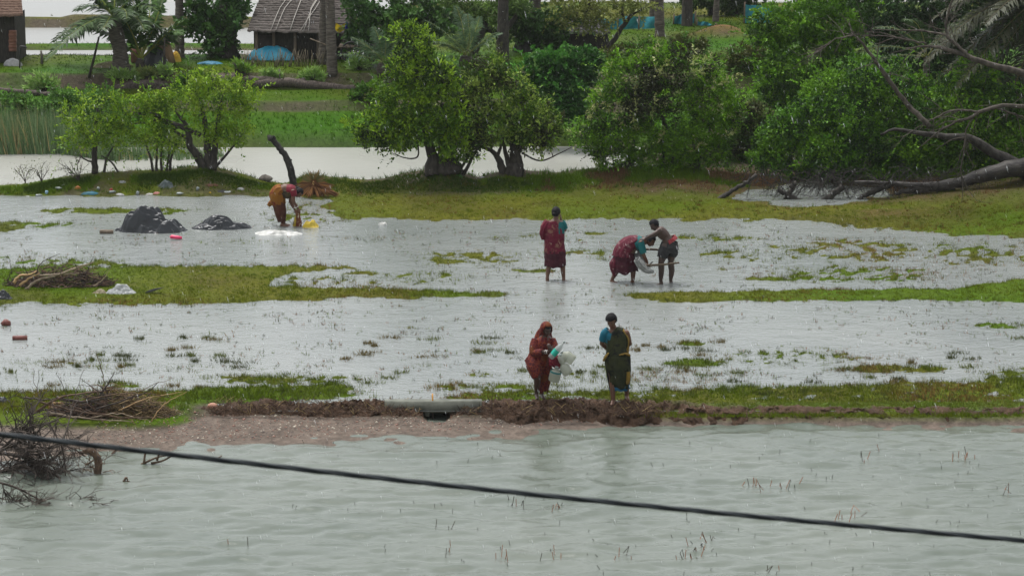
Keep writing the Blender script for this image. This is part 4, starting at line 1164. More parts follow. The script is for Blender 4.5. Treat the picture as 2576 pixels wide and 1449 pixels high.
b = MB(); b.tube([at(870, 118, q.y - .02), at(840, 122, q.y - .1), at(780, 98, q.y)], .02, 5); b.build('shaft', WOOD, cart)
crumple('drum', mat2('teal_drum', (.03, .14, .14), (.05, .2, .2), 4, .4), 868, 896, 158, 16, 'small teal plastic bundle under the old cart', 'bundle', 67, depth=.6, fold=.2)

ln = on(905, 172).y + .5
la, lb = at(838, 55, ln), at(1010, 36, ln + .8)
b = MB(); b.tube(spline([la, la.lerp(lb, .5) - Vector((0, 0, .12)), lb], 20), .006, 4)
tag(b.build('washing_line', ROPE), 'thin washing line strung right of the hut', 'rope')
def hang(name, x0, x1, y0, y1, colr, label, seed):
    m = 12; pts = np.zeros((m, m, 3)); A = at(x0, y0, ln + .2); B2 = at(x1, y1, ln + .2)
    for i in range(m):
        for j in range(m):
            u, w_ = j / (m - 1), i / (m - 1)
            pts[i, j] = (A.x + (B2.x - A.x) * u + .04 * math.sin(w_ * 5 + seed), ln + .2 + .06 * math.sin(u * 9 + seed) * (.3 + w_), A.z + (B2.z - A.z) * w_ + .03 * math.sin(u * 7 + seed))
    b = MB(); b.grid(pts)
    c1 = tuple(q_ * .7 for q_ in colr)
    tag(b.build(name, mat2('cloth_%d' % seed, c1, colr, 5, .8, .1, .2)), label, 'cloth', 'washing by the hut')
hang('hung_cloth', 840, 868, 62, 80, (.6, .42, .02), 'yellow cloth hanging on the line right of the hut', 1)
hang('hung_cloth', 868, 884, 58, 78, (.03, .05, .3), 'dark blue cloth beside the yellow one on the line', 2)
hang('hung_cloth', 884, 908, 70, 84, (.03, .17, .45), 'bright blue cloth right of the dark blue one', 3)
hang('hung_cloth', 942, 958, 46, 58, (.5, .18, .04), 'small orange cloth high among the leaves', 4)
hang('hung_cloth', 966, 992, 40, 57, (.6, .22, .28), 'pink cloth farthest right on the washing line', 5)
hang('hung_cloth', 918, 934, 124, 146, (.45, .2, .05), 'orange brown cloth hanging over the cart wheel', 6)

# ---- blue nets
def net(x0, x1, ytl, ytr, ybl, ybr, label, seed, posts=True):
    Yn = on((x0 + x1) / 2, max(ybl, ybr)).y
    t = thing('net_fence', at((x0 + x1) / 2, (ybl + ybr) / 2, Yn), label, 'net', 'blue nets at the far ponds')
    m, n2 = 8, 24; pts = np.zeros((m, n2, 3))
    for i in range(m):
        for j in range(n2):
            u, w_ = j / (n2 - 1), i / (m - 1)
            sagy = 2.0 * math.sin(u * math.pi * 3) * (1 - w_)
            p = at(x0 + (x1 - x0) * u, (ytl + (ytr - ytl) * u + sagy) * (1 - w_) + (ybl + (ybr - ybl) * u) * w_, Yn)
            pts[i, j] = (p.x, Yn + .07 * math.sin(u * 17 + w_ * 3 + seed), p.z)
    b = MB(); b.grid(pts); b.build('net', NETBLUE, t)
    k = max(2, int((x1 - x0) / 45) + 1)
    for i in range(k):
        u = i / (k - 1); b = MB(); b.tube([at(x0 + (x1 - x0) * u, ybl + (ybr - ybl) * u + 2, Yn - .05), at(x0 + (x1 - x0) * u + 2, ytl + (ytr - ytl) * u - 4, Yn - .05)], .03, 5); b.build('post', WOOD, t)
net(1500, 1660, 48, 40, 76, 72, 'long low blue net fence behind the dark shed', 1)
net(1694, 1748, 40, 34, 62, 60, 'short blue net panel between the dark and the brown trunk', 2)
net(1752, 1800, 52, 63, 65, 66, 'blue net piece slumping to the ground right of the brown trunk', 3)
net(1872, 1950, 10, 22, 60, 58, 'raised blue net tent at the right by the tall thicket', 4)

# ---- dark shed and mound
q = on(1470, 122)
shed = thing('straw_shed', q, 'low dark straw shed with grey top behind the bushes', 'shed')
Ys = q.y
b = MB(); A = [at(1412, 78, Ys), at(1528, 82, Ys), at(1536, 126, Ys), at(1404, 126, Ys)]
dp = Vector((0, 1.3, 0))
b.add([tuple(v_) for v_ in A] + [tuple(v_ + dp) for v_ in A], [(0, 3, 2, 1), (4, 5, 6, 7), (0, 4, 7, 3), (1, 2, 6, 5)]); b.build('wall', MATWALL, shed, smooth=False)
for i in range(6):
    t0, t1 = i / 6, (i + 1.3) / 6
    g_ = lambda x, t_: at(x, 84 - 36 * t_ ** .8 , Ys - .15 + .9 * t_)
    b = MB(); m = 22; row = []
    for (t_, lf_) in ((t0, .03), (min(1, t1), 0)):
        xa, xb = 1404 + 30 * t_, 1536 - 34 * t_
        row.append(np.array([tuple(g_(xa + (xb - xa) * k / (m - 1), t_) + Vector((0, 0, lf_ + (rng.normal(0, .015) if lf_ else 0)))) for k in range(m)]))
    low = row[0].copy(); low[:, 2] -= .06
    b.grid(np.stack([low, row[0], row[1]])); b.build('thatch_course', mat2('dark_thatch', (.05, .048, .046), (.14, .135, .13), 6, .85, .15, .6, .04, (.6, 5, 5)), shed)
crumple('mound', mat2('dark_heap', (.03, .028, .025), (.06, .055, .05), 5, .8), 1290, 1345, 132, 34, 'dark earthy heap between the two dark trunks', 'heap', 68, depth=.6, fold=.4)
b = MB(); q = on(1372, 118); b.tube([q, at(1405, 98, q.y + .2), at(1440, 84, q.y + .4)], [.1, .09, .07], 8)
tag(b.build('leaning_log', BARK), 'dark log leaning towards the straw shed', 'log')

# ---- fallen palm trunks in front of the village
for (pts, r_, lab) in [([(262, 238), (300, 224), (345, 213), (400, 214), (420, 220)], .13, 'fallen palm log left, below the thick coconut palm'), ([(385, 226), (430, 226), (470, 214), (510, 203), (590, 200)], .15, 'fallen palm log behind the widest mangrove'), ([(615, 200), (680, 203), (720, 210), (768, 206)], .11, 'fallen log nearest the feathery bushes, mid left'), ([(640, 212), (720, 208), (790, 216), (850, 222), (905, 226)], .13, 'long fallen log before the two palm trunks'), ([(0, 228), (60, 232), (130, 238), (215, 240)], .08, 'low dark log at the left edge of the village bank')]:
    q = on(pts[len(pts) // 2][0], pts[len(pts) // 2][1] + 4)
    b = MB(); n = 24; sp = spline([at(x, y, q.y) for (x, y) in pts], n); b.tube(sp + rng.normal(0, .012, (n, 3)), r_ * (1 + rng.normal(0, .07, n)), 9)
    for k in range(26):
        i = rng.integers(0, n); b.tube([sp[i], sp[i] + rng.normal(0, .14, 3) + np.array([0, -.05, .02])], [.014, .005], 3, None, False)
    tag(b.build('fallen_log', mat2('log_bark', (.05, .04, .034), (.13, .105, .09), 10, .8, .2, .6, .03, (3, 1, 1))), lab, 'log', 'fallen logs on the village bank')

# ---- feathery pale bushes
def feather(x, y, rx, ry, label, seed, col=((.26, .42, .09), (.2, .35, .07), (.33, .47, .15))):
    rng2 = np.random.default_rng(seed); q = on(x, y); s = 1 / ppm(q.y)
    t = thing('feathery_bush', q, label, 'bush', 'pale feathery bushes on the village bank')
    V = []; C_ = []; b0 = MB()
    for i in range(int(12 + rx * .5)):
        a = rng2.uniform(-1.2, 1.2); L = ry * 2 * s * rng2.uniform(.6, 1.1)
        d = np.array([math.sin(a) * rx / ry * .8, rng2.uniform(-.5, .5), math.cos(a)]); d /= np.linalg.norm(d)
        L = L * (.7 + .3 * math.cos(a)) if rx < ry * 1.5 else L * .8
        n = 34; tt = np.linspace(.25, 1, n)[:, None]
        c = np.array(q) + d * L * tt + np.array([-.16, 0, -.1]) * L * tt ** 2
        b0.tube([np.array(q), np.array(q) + d * L * .5, c[-1]], [.012, .009, .004], 3, None, False)
        dd = unit(d + rng2.normal(0, .55, (n, 3)) + np.array([-.25, 0, 0]))
        V.append(leaf_quads(c, dd, rng2.uniform(.09, .2, n), np.full(n, .035), rng2)); C_.append(np.repeat(np.array(col)[rng2.integers(0, 3, n)], 4, 0))
    b0.build('stems', BARK, t)
    b = MB(); b.quads(np.vstack(V), np.vstack(C_)); b.build('crown', LEAFM, t, smooth=False, col=True)
feather(112, 232, 55, 32, 'big pale feathery bush left below the village', 1)
feather(300, 205, 18, 16, 'small pale feathery bush leftmost under the thick coconut palm', 2)
feather(332, 203, 20, 14, 'small pale feathery bush second under the thick coconut palm', 3)
feather(372, 200, 26, 17, 'yellowish feathery bush under the young coconut palm', 4, ((.26, .3, .08), (.2, .26, .06), (.16, .24, .06)))
feather(418, 202, 16, 20, 'upright pale feathery bush right of the yellowish one', 5)
feather(685, 202, 22, 17, 'pale feathery bush standing left before the hut', 6)
feather(790, 203, 44, 20, 'wide wind-blown feathery bush before the two palm trunks', 7)
feather(905, 178, 24, 22, 'pale feathery bush in front of the cart', 8)
feather(612, 190, 14, 22, 'single bright banana-like sprout left of the blue tarpaulin', 9, ((.14, .3, .03), (.18, .33, .04), (.2, .3, .05)))

# low green shrubs above the reeds
for i, (x, y, rx, ry, lab) in enumerate([(40, 290, 55, 28, 'low leafy shrub above the reeds at the left edge'), (150, 285, 60, 32, 'low leafy shrub above the reeds, middle of three'), (245, 280, 50, 30, 'low leafy shrub above the reeds behind the first mangrove')]):
    q = on(x, y + 30)
    tree('low_shrub', q, lab, q.y, [(x, y - 18, rx, ry), (x + 20, y, rx, ry * .8)], [([q, q + Vector((.1, 0, .5)), q + Vector((-.1, 0, .9))], [.03, .02, .01])], [(.06, .14, .02), (.075, .16, .022), (.05, .11, .018)], 40, 420, 7, .11, .06, (.15, (.14, .25, .03)), 0, 80 + i, None, 'low shrubs above the reeds', .012, .3, cat='shrub')

# posts and stakes
for (xa, ya, xb, yb_, r_, mname, nm, lab) in [(222, 196, 249, 94, .045, 'w', 'stake', 'tall dark stake leaning right in front of the far ponds'), (105, 162, 103, 128, .05, 'g', 'post', 'short grey post beside the left edge hut'), (408, 205, 414, 96, .04, 'w', 'stake', 'knotty upright stake right of the young coconut palm'), (701, 214, 703, 175, .035, 'g', 'post', 'grey fence post below the feathery bush left of the palm trunks'), (600, 200, 588, 158, .07, 'w', 'stake', 'bent dark stump stake left of the hut'), (932, 168, 927, 140, .03, 'g', 'post', 'thin grey post in front of the cart')]:
    q = on(xa, ya); b = MB(); e_ = at(xb, yb_, q.y); mid = q.lerp(e_, .5) + Vector((.02, 0, 0))
    b.tube([q - Vector((0, 0, .1)), mid, e_], [r_, r_ * .85, r_ * .6], 7)
    tag(b.build(nm, BARK if mname == 'w' else GREYBARK), lab, nm)
q = on(50, 172); b = MB(); b.tube([q, at(50, 120, q.y), at(53, 117, q.y), at(66, 119, q.y), at(67, 122, q.y)], .022, 6)
tag(b.build('water_tap', IRON), 'dark bent standpipe tap near the left edge hut', 'tap')
crumple('dry_frond_heap', mat2('dry_frond', (.10, .09, .05), (.2, .18, .1), 10, .8), 232, 330, 172, 16, 'heap of withered fronds left of the thick coconut palm', 'fronds', 69, depth=.3, fold=1.0, sharp=2.6)

# scrub between village and canal
for i, (x, y, rx, ry, lab) in enumerate([(930, 232, 45, 22, 'low dark scrub left of the tall canal tree'), (1130, 200, 55, 26, 'scrub below the tall bluish date palm'), (1235, 178, 45, 24, 'scrub at the foot of the creeper covered trunk'), (1590, 128, 60, 20, 'scrub in front of the long blue net fence'), (1720, 118, 55, 18, 'scrub above the big thicket left of the red earth heap'), (1880, 150, 50, 40, 'scrub between the red earth heap and the tall thicket'), (480, 215, 40, 20, 'low scrub behind the widest mangrove at the log'), (1040, 160, 50, 26, 'scrub right of the washing beside the shaggy date palm')]):
    q = on(x, y + ry * .8)
    tree('scrub_bush', q, lab, q.y, [(x, y, rx, ry), (x + rx * .5, y + ry * .3, rx * .7, ry * .7), (x - rx * .5, y + ry * .35, rx * .6, ry * .6)], [([q, q + Vector((.1, 0, .3)), q + Vector((-.1, 0, .5))], [.03, .02, .01])], [(.035, .085, .010), (.05, .115, .012), (.06, .07, .016)], 30, 330, 7, .12, .06, None, 0, 180 + i, None, 'scrub of the village bank', .012, .3, cat='shrub', nspray=14)
# ------------------------------------------------------------------ things lying about the field
rng = np.random.default_rng(31)
BLACKP = mat2('black_polythene', (.008, .010, .012), (.018, .021, .024), 4, .28, .5, .35, .03)
WHITEP = mat2('white_polythene', (.24, .24, .22), (.5, .5, .47), 5, .4, .4, .4, .03)
TWIG = mat2('dead_twig', (.03, .024, .02), (.085, .068, .055), 9, .75, .2, .2)
TWIGB = mat2('brown_twig', (.055, .035, .022), (.15, .10, .065), 9, .75, .2, .2)
PALETWIG = mat2('pale_branch', (.17, .13, .09), (.33, .27, .19), 9, .75, .2, .3)

crumple('tarpaulin', BLACKP, 280, 468, 588, 66, 'larger crumpled black plastic sheet heap in the flooded field', 'tarpaulin', 91, z0=0, depth=.42, fold=.9, peak=.36, tent=10, n=90, group='black plastic heaps')
crumple('tarpaulin', BLACKP, 470, 632, 580, 36, 'lower flatter black plastic sheet right of the larger one', 'tarpaulin', 92, z0=0, depth=.36, fold=.9, peak=.45, tent=9, n=80, group='black plastic heaps')
for (x, y, L, lab) in [(268, 583, .3, 'short brown plank sticking out left of the black plastic heap')]:
    q = P(x, y, .04); b = MB(); b.box(q, (L, .12, .07)); tag(b.build('plank', WOOD, smooth=False), lab, 'plank')
q = P(443, 598, .05); b = MB(); b.tube([q - Vector((.13, 0, 0)), q - Vector((.1, .0, -.02)), q + Vector((.05, 0, .0)), q + Vector((.13, .02, -.01))], [.03, .045, .04, .03], 10)
tag(b.build('pink_bottle', mat2('pink_plastic', (.6, .03, .1), (.7, .06, .15), 4, .35, .5, 0)), 'bright pink plastic roll floating in front of the black heaps', 'plastic')
for (x0, x1, y, h_, mm, lab, sd, dp, fo) in [
    (600, 790, 602, 21, WHITEP, 'wet white plastic sheet spread in the water before the bending woman', 93, .5, 1.3),
    (752, 808, 579, 26, mat2('yellow_cloth', (.5, .36, .03), (.66, .52, .12), 5, .7, .2, .3), 'yellow cloth bundle at the hands of the bending woman', 94, .5, 1.1),
    (936, 990, 574, 15, WHITEP, 'white plastic bag lying alone right of the yellow bundle', 95, .45, 1.0),
    (262, 345, 741, 27, mat2('grey_sacking', (.26, .27, .27), (.42, .43, .42), 5, .8, .15, .4), 'pale grey sack lying on the grass before the brush pile', 96, .45, .9),
    (228, 275, 740, 14, mat2('tan_sacking', (.2, .17, .11), (.33, .29, .2), 6, .8, .15, .4), 'tan sack tucked behind the pale grey sack', 97, .5, 1.0),
    (-40, 36, 756, 26, BLACKP, 'black plastic bundle cut by the left edge on the grass', 98, .5, 1.1),
    (-30, 34, 1018, 18, BLACKP, 'black plastic bundle cut by the left edge beside the front brush pile', 99, .5, 1.1),
    (383, 447, 477, 22, mat2('grey_net', (.07, .09, .09), (.14, .16, .155), 8, .8, .1, .5), 'grey tangled fishing net heap on the litter bank', 100, .5, 1.2)]:
    crumple('bundle' if 'bundle' in lab else ('sack' if 'sack' in lab else 'plastic_sheet' if 'sheet' in lab else 'plastic_bag' if 'bag' in lab else 'fishing_net'), mm, x0, x1, y, h_, lab, 'sack' if 'sack' in lab else 'bundle' if 'bundle' in lab else 'net' if 'net' in lab else 'plastic', sd, depth=dp, fold=fo, n=60, tent=8, sink=.035 if 'sheet' in lab else .03)
# black flap beside the sack
q = on(366, 739); b = MB(); m = 10; A = np.zeros((4, m, 3))
for i in range(4):
    for j in range(m):
        u = j / (m - 1); p = at(366 + 48 * u, 739 - 16 * u - (6 if i in (1, 2) else 0) * math.sin(math.pi * min(1, u * .7 + .3)), q.y + (.0 if i < 2 else .12)); A[i, j] = p
b.grid(A); tag(b.build('plastic_flap', BLACKP), 'black stiff plastic flap sticking up right of the pale sack', 'plastic')
# bricks
BR = mat2('wet_brick', (.10, .028, .022), (.17, .055, .04), 7, .6, .4, .3)
q = P(50, 850, .03); b = MB(); b.box(q, (.27, .11, .07), Matrix.Rotation(.05, 3, 'Z')); tag(b.build('brick', BR, smooth=False), 'whole red brick lying in the flooded field', 'brick')
q = P(16, 812, .05); b = MB(); b.ball(q, (.1, .08, .07), None, 9, 6, None, lambda p: 1 + .15 * math.sin(5 * p.x + 3 * p.z)); tag(b.build('broken_brick', BR, smooth=False), 'broken rounded brick piece above the whole brick, left edge', 'brick')
for (x, y, r_, lab) in [(815, 508, .09, 'x')]: pass
q = on(668, 456); b = MB(); b.ball(q + Vector((0, 0, .05)), (.2, .13, .1), None, 10, 7, None, lambda p: 1 + .2 * math.sin(4 * p.x + 2) * math.cos(3 * p.y)); tag(b.build('stone', GREYBARK), 'grey stone on the bank edge left of the leaning post', 'stone')
q = on(535, 1030); b = MB(); b.ball(q + Vector((0, 0, .05)), (.09, .07, .06), None, 10, 7); tag(b.build('clay_pot_piece', mat2('clay', (.3, .15, .1), (.4, .22, .15), 6)), 'rounded pale clay lump at the left end of the mud bank', 'clay')

# leaning charred post and dry fan palm heap
q = on(742, 478); b = MB()
sp = spline([q - Vector((0, 0, .2)), at(735, 440, q.y), at(722, 400, q.y), at(703, 372, q.y), at(690, 356, q.y), at(681, 346, q.y)], 26)
b.tube(sp + rng.normal(0, .008, (26, 3)), interp1([.1, .09, .085, .075, .07, .11], 26) * (1 + rng.normal(0, .05, 26)), 9)
b.tube([sp[9], sp[9] + np.array([.09, 0, .05])], [.03, .02], 6)
tag(b.build('leaning_post', mat2('charred', (.012, .011, .01), (.04, .036, .032), 12, .7, .3, .6, .03)), 'charred crooked post leaning left above the bending woman', 'post')
q = on(795, 492)
fan = thing('dry_fan_palm', q, 'heap of dry orange brown fan palm leaves right of the leaning post', 'palm leaves')
hub = np.array(at(789, 460, q.y - .15))
FAN = mat_attr('dry_fan', .7, .2, .1)
b = MB()
for i in range(230):
    a = rng.uniform(-math.pi, math.pi); up_ = math.sin(a)
    L = rng.uniform(.3, .5) * (1.15 if up_ < 0 else .8); 
    d = np.array([math.cos(a) * 1.1, rng.uniform(-.5, .1), up_ if up_ > 0 else up_ * .8]); d /= np.linalg.norm(d)
    e = hub + d * L; e[2] = max(e[2], q.z - .02)
    s = np.cross(d, [0, 1, 0]); s /= np.linalg.norm(s) + 1e-9
    w = .013
    mid = hub * .45 + e * .55
    if up_ < .15: cc = np.array([.30, .14, .05]) if rng.random() < .6 else np.array([.13, .065, .035])
    else: cc = np.array([.15, .14, .05]) if rng.random() < .7 else np.array([.24, .16, .06])
    b.quads(np.array([hub, mid + s * w, e, mid - s * w]), cc * rng.uniform(.7, 1.2))
b.build('leaf_fan', FAN, fan, smooth=False, col=True)
b = MB()
for i in range(90):
    a = rng.uniform(-.5, .9); p0 = np.array(at(830, 492, q.y - .2)) + rng.normal(0, .06, 3); e = np.array(at(rng.uniform(770, 856), rng.uniform(484, 500), q.y - .2))
    b.tube([hub + rng.normal(0, .05, 3), (hub + e) / 2 + rng.normal(0, .04, 3), e], [.012, .014, .006], 3, np.array([.2, .09, .04]) * rng.uniform(.5, 1.2), False)
b.build('drooping_leaf', FAN, fan, smooth=False, col=True)
b = MB()
for i in range(140):
    p0 = np.array(at(rng.uniform(755, 790), rng.uniform(470, 500), q.y + .1)); p0[2] = max(p0[2], q.z)
    b.tube([p0, p0 + rng.normal(0, .12, 3)], [.012, .006], 3, np.array([.05, .03, .025]) * rng.uniform(.5, 1.3), False)
b.build('dark_debris', FAN, fan, smooth=False, col=True)
b = MB(); b.ball(hub + np.array([0, -.06, 0]), (.03, .03, .05), None, 8, 6); b.build('leaf_stalk', mat2('stalk_end', (.5, .3, .1), (.6, .4, .16), 5), fan)

# ------------------------------------------------------------------ brush piles and dead branches
def grow(b, p, d, L, r, depth, rng, spread=.6, grav=0.0, c=None, sides=4, kids=(2, 4), minr=.003, floor=None):
    """a forking dead branch"""
    n = 6; pts = [np.array(p, float)]; d = np.array(d, float); d /= np.linalg.norm(d)
    for i in range(n - 1):
        d = d + rng.normal(0, .13, 3) + np.array([0, 0, -grav]); d /= np.linalg.norm(d)
        q_ = pts[-1] + d * L / (n - 1)
        if floor is not None and q_[2] < floor: q_[2] = floor; d[2] = abs(d[2]) * .3
        pts.append(q_)
    b.tube(pts, np.linspace(r, max(minr, r * .5), n), sides, c, False)
    if depth <= 0: return
    for k in range(rng.integers(kids[0], kids[1] + 1)):
        i = rng.integers(1, n); dd = d + rng.normal(0, spread, 3); 
        grow(b, pts[i], dd, L * rng.uniform(.45, .75), max(minr, r * .55), depth - 1, rng, spread, grav, c, max(3, sides - 1), kids, minr, floor)

def brush(x0, x1, y0, hpx, label, seed, main, n=700, col=None, dark=None, depth=.6, z0=0.0):
    rng = np.random.default_rng(seed)
    q = on((x0 + x1) / 2, y0); s = 1 / ppm(q.y); rx = (x1 - x0) / 2 * s; ry = rx * depth * .5; h_ = hpx * s
    t = thing('brush_pile', q, label, 'brush pile', 'brush piles')
    b = MB()
    for i in range(n):
        a = rng.uniform(0, 2 * math.pi); r_ = math.sqrt(rng.random())
        X = q.x + math.cos(a) * r_ * rx; Yv = q.y + ry + math.sin(a) * r_ * ry
        top = h_ * max(.12, (1 - r_ ** 2)) * (.75 + .5 * float(vnoise(np.array([X * 2.2]), np.array([seed * 1.0]))[0]))
        zc = q.z + rng.random() * top
        ang = rng.normal(0, 1.3); L = rng.uniform(.12, .42)
        d = np.array([math.cos(ang), rng.normal(0, .5), rng.normal(0, .33)]); d /= np.linalg.norm(d)
        p0 = np.array([X, Yv, zc]) - d * L / 2; p1 = np.array([X, Yv, zc]) + d * L / 2; m_ = (p0 + p1) / 2 + rng.normal(0, .03, 3)
        for p_ in (p0, m_, p1): p_[2] = max(p_[2], q.z + .005)
        cc = (np.array([.10, .062, .042]) if rng.random() < .6 else np.array([.035, .026, .022])) * rng.uniform(.6, 1.4)
        if col is not None and X > q.x + rx * col[0] and rng.random() < .8: cc = np.array(col[1]) * rng.uniform(.5, 1.2)
        b.tube([p0, m_, p1], [.008, .007, .004], 3, cc, False)
    tag(b.build('twigs', mat_attr('brush_twig', .75, .2), t, col=True), kind='stuff')
    for (pts, r_, mt) in main:
        b = MB(); sp = spline([at(x, y, q.y - .12) for (x, y) in pts], 14); b.tube(sp + rng.normal(0, .006, (14, 3)), np.linspace(r_, r_ * .35, 14), 6)
        b.build('branch', mt, t)
    return t
brush(8, 282, 724, 50, 'tangled brown brush pile with pale boughs on the grass strip', 201,
      [([(63, 729), (95, 706), (150, 690), (200, 670), (235, 660)], .035, PALETWIG), ([(35, 712), (48, 695), (75, 690), (95, 682)], .035, mat2('peeled_wood', (.35, .22, .1), (.45, .3, .15), 6)), ([(50, 718), (75, 700), (100, 688)], .03, MATS['peeled_wood']), ([(95, 692), (160, 690), (200, 688)], .02, PALETWIG), ([(235, 720), (262, 700), (278, 672)], .012, PALETWIG),
       ([(90, 690), (100, 665), (125, 650), (150, 638)], .014, TWIG), ([(70, 690), (60, 668), (55, 640)], .008, TWIG), ([(150, 690), (162, 665), (178, 655), (160, 650)], .008, TWIG), ([(215, 690), (225, 670), (235, 645)], .012, TWIG), ([(255, 700), (268, 680), (282, 672)], .008, TWIG), ([(30, 690), (25, 660), (22, 650)], .007, TWIG), ([(20, 705), (28, 685), (40, 675)], .01, TWIG), ([(195, 680), (188, 662), (182, 655)], .009, TWIG)], 760, None)
brush(110, 440, 1058, 66, 'long stick brush pile by the muddy road, grassy brown right half', 202,
      [([(90, 1035), (150, 1000), (200, 990), (260, 985)], .025, TWIGB), ([(125, 1038), (220, 1052), (330, 1060)], .02, PALETWIG), ([(100, 1010), (180, 1030), (300, 1048), (400, 1050)], .018, TWIGB), ([(240, 1030), (300, 1010), (370, 985), (400, 960)], .016, TWIG), ([(255, 990), (275, 960), (288, 932)], .016, TWIG), ([(268, 985), (258, 940), (248, 905), (240, 880)], .009, TWIGB), ([(60, 1000), (110, 1005), (160, 1000)], .02, TWIG), ([(70, 1045), (120, 1030), (190, 1032)], .018, TWIG), ([(200, 1012), (280, 992), (360, 990), (430, 1000)], .012, TWIGB), ([(300, 1030), (380, 1000), (460, 985)], .01, MATS['peeled_wood']), ([(380, 1060), (410, 1020), (470, 985)], .01, MATS['peeled_wood']), ([(140, 1000), (210, 1010), (280, 1000)], .03, TWIG), ([(230, 1050), (300, 1040), (380, 1060)], .012, PALETWIG), ([(270, 1000), (220, 965), (200, 950)], .008, TWIG), ([(330, 1000), (380, 970), (440, 950)], .008, TWIGB)], 1000, (.0, (.17, .12, .06)))
q = on(83, 1032); b = MB(); b.box(at(125, 1026, q.y), (.03, .05, .2), Matrix.Rotation(.05, 3, 'Y')); b.box(at(140, 1014, q.y + .12), (.25, .03, .03)); b.box(at(142, 1030, q.y + .2), (.22, .05, .14)) ; tag(b.build('broken_crate', mat2('crate_wood', (.2, .12, .05), (.3, .19, .09), 6), smooth=False), 'broken wooden crate end in the front brush pile', 'crate')

# big dead bough in the road water, lower left
rngb = np.random.default_rng(210)
q = P(60, 1190, ZF)
bough = thing('dead_bough', q, 'big dark leafless bough lying in the road water, lower left', 'branch')
Yq = q.y
b = MB()
for (pts, r_) in [([(-60, 1150), (0, 1140), (60, 1150), (95, 1170), (140, 1195), (170, 1212)], .034), ([(0, 1190), (60, 1165), (110, 1160), (180, 1150)], .026), ([(-40, 1110), (20, 1120), (80, 1135), (150, 1120), (200, 1100)], .026), ([(60, 1150), (85, 1110), (90, 1085)], .035), ([(-40, 1205), (20, 1180), (70, 1165)], .045), ([(-30, 1160), (30, 1105), (60, 1080)], .03)]:
    sp = spline([at(x, y, Yq + rngb.uniform(-.4, .6)) for (x, y) in pts], 14); b.tube(sp, np.linspace(r_, r_ * .4, 14), 6)
    for k in range(14):
        i = rngb.integers(1, 13); d = sp[min(13, i + 1)] - sp[i]; d = d / np.linalg.norm(d) + rngb.normal(0, .55, 3) + np.array([.15, 0, .1])
        grow(b, sp[i], d, rngb.uniform(.35, .75), .016, 2, rngb, .6, .02, None, 4, (2, 4), .0045, ZF - .02)
b.build('limbs', TWIG, bough)
b = MB(); sp = spline([at(205, 1138, Yq), at(228, 1133, Yq), at(244, 1150, Yq), at(248, 1170, Yq), at(242, 1195, Yq), at(220, 1198, Yq), at(190, 1202, Yq)], 24); b.tube(sp, interp1([.025, .05, .06, .06, .055, .035, .02], 24), 8); b.build('hooked_limb', TWIGB, bough)
b = MB()
for k in range(16):
    i = rngb.integers(0, 24); grow(b, sp[i], rngb.normal(0, 1, 3) + np.array([-.5, 0, -.2]), .3, .01, 1, rngb, .6, .03, None, 4, (2, 3), .004, ZF - .02)
b.build('fine_twigs', TWIGB, bough)

q = P(90, 1260, ZF)
sp_ = thing('bare_spray', q, 'thin bare spray of twigs drooping on the water below the bough', 'branch')
b = MB(); Yq = q.y
for (pts, r_) in [([(-30, 1205), (30, 1222), (70, 1240), (110, 1262), (150, 1285), (200, 1300)], .02), ([(70, 1240), (85, 1270), (95, 1310)], .01), ([(-30, 1240), (20, 1260), (50, 1280), (90, 1285)], .012), ([(100, 1255), (150, 1262), (200, 1270), (235, 1300)], .009), ([(5, 1215), (15, 1245), (30, 1270)], .01)]:
    sp = spline([at(x, y, Yq + rngb.uniform(-.15, .2)) for (x, y) in pts], 14); b.tube(sp, np.linspace(r_, r_ * .35, 14), 5)
    for k in range(9):
        i = rngb.integers(2, 13); d = sp[min(13, i + 1)] - sp[i]; d = d / np.linalg.norm(d) + rngb.normal(0, .4, 3); d[1] *= .4
        grow(b, sp[i], d, rngb.uniform(.25, .5), .008, 1, rngb, .45, .03, None, 4, (2, 4), .004, ZF - .02)
b.build('twigs', TWIG, sp_)

for (x, y, pl, lab) in [(390, 1168, [[(355, 1168), (372, 1160), (395, 1150), (430, 1143)], [(362, 1168), (366, 1140), (378, 1130)], [(395, 1158), (400, 1140), (396, 1133)], [(380, 1165), (410, 1158), (440, 1142)]], 'forked dark branch floating right of the hooked limb'), (548, 1152, [[(540, 1158), (558, 1146)]], 'single small stick in the water right of the forked branch'), (285, 1140, [[(272, 1148), (288, 1136), (300, 1120), (318, 1128)], [(285, 1140), (292, 1145)]], 'small twiggy scrap just right of the big bough'), (318, 1211, [[(310, 1214), (318, 1200), (322, 1214)], [(314, 1212), (326, 1210)]], 'small brown sprig alone in the road water'), (225, 1168, [[(213, 1172), (238, 1155)]], 'short reddish stick near the hooked limb')]:
    q = P(x, y, ZF); b = MB()
    for pts in pl: b.tube(spline([at(px_, py_, q.y) for (px_, py_) in pts], 8), np.linspace(.022, .01, 8), 5)
    tag(b.build('floating_branch', TWIGB), lab, 'branch', 'branches adrift in the road water')

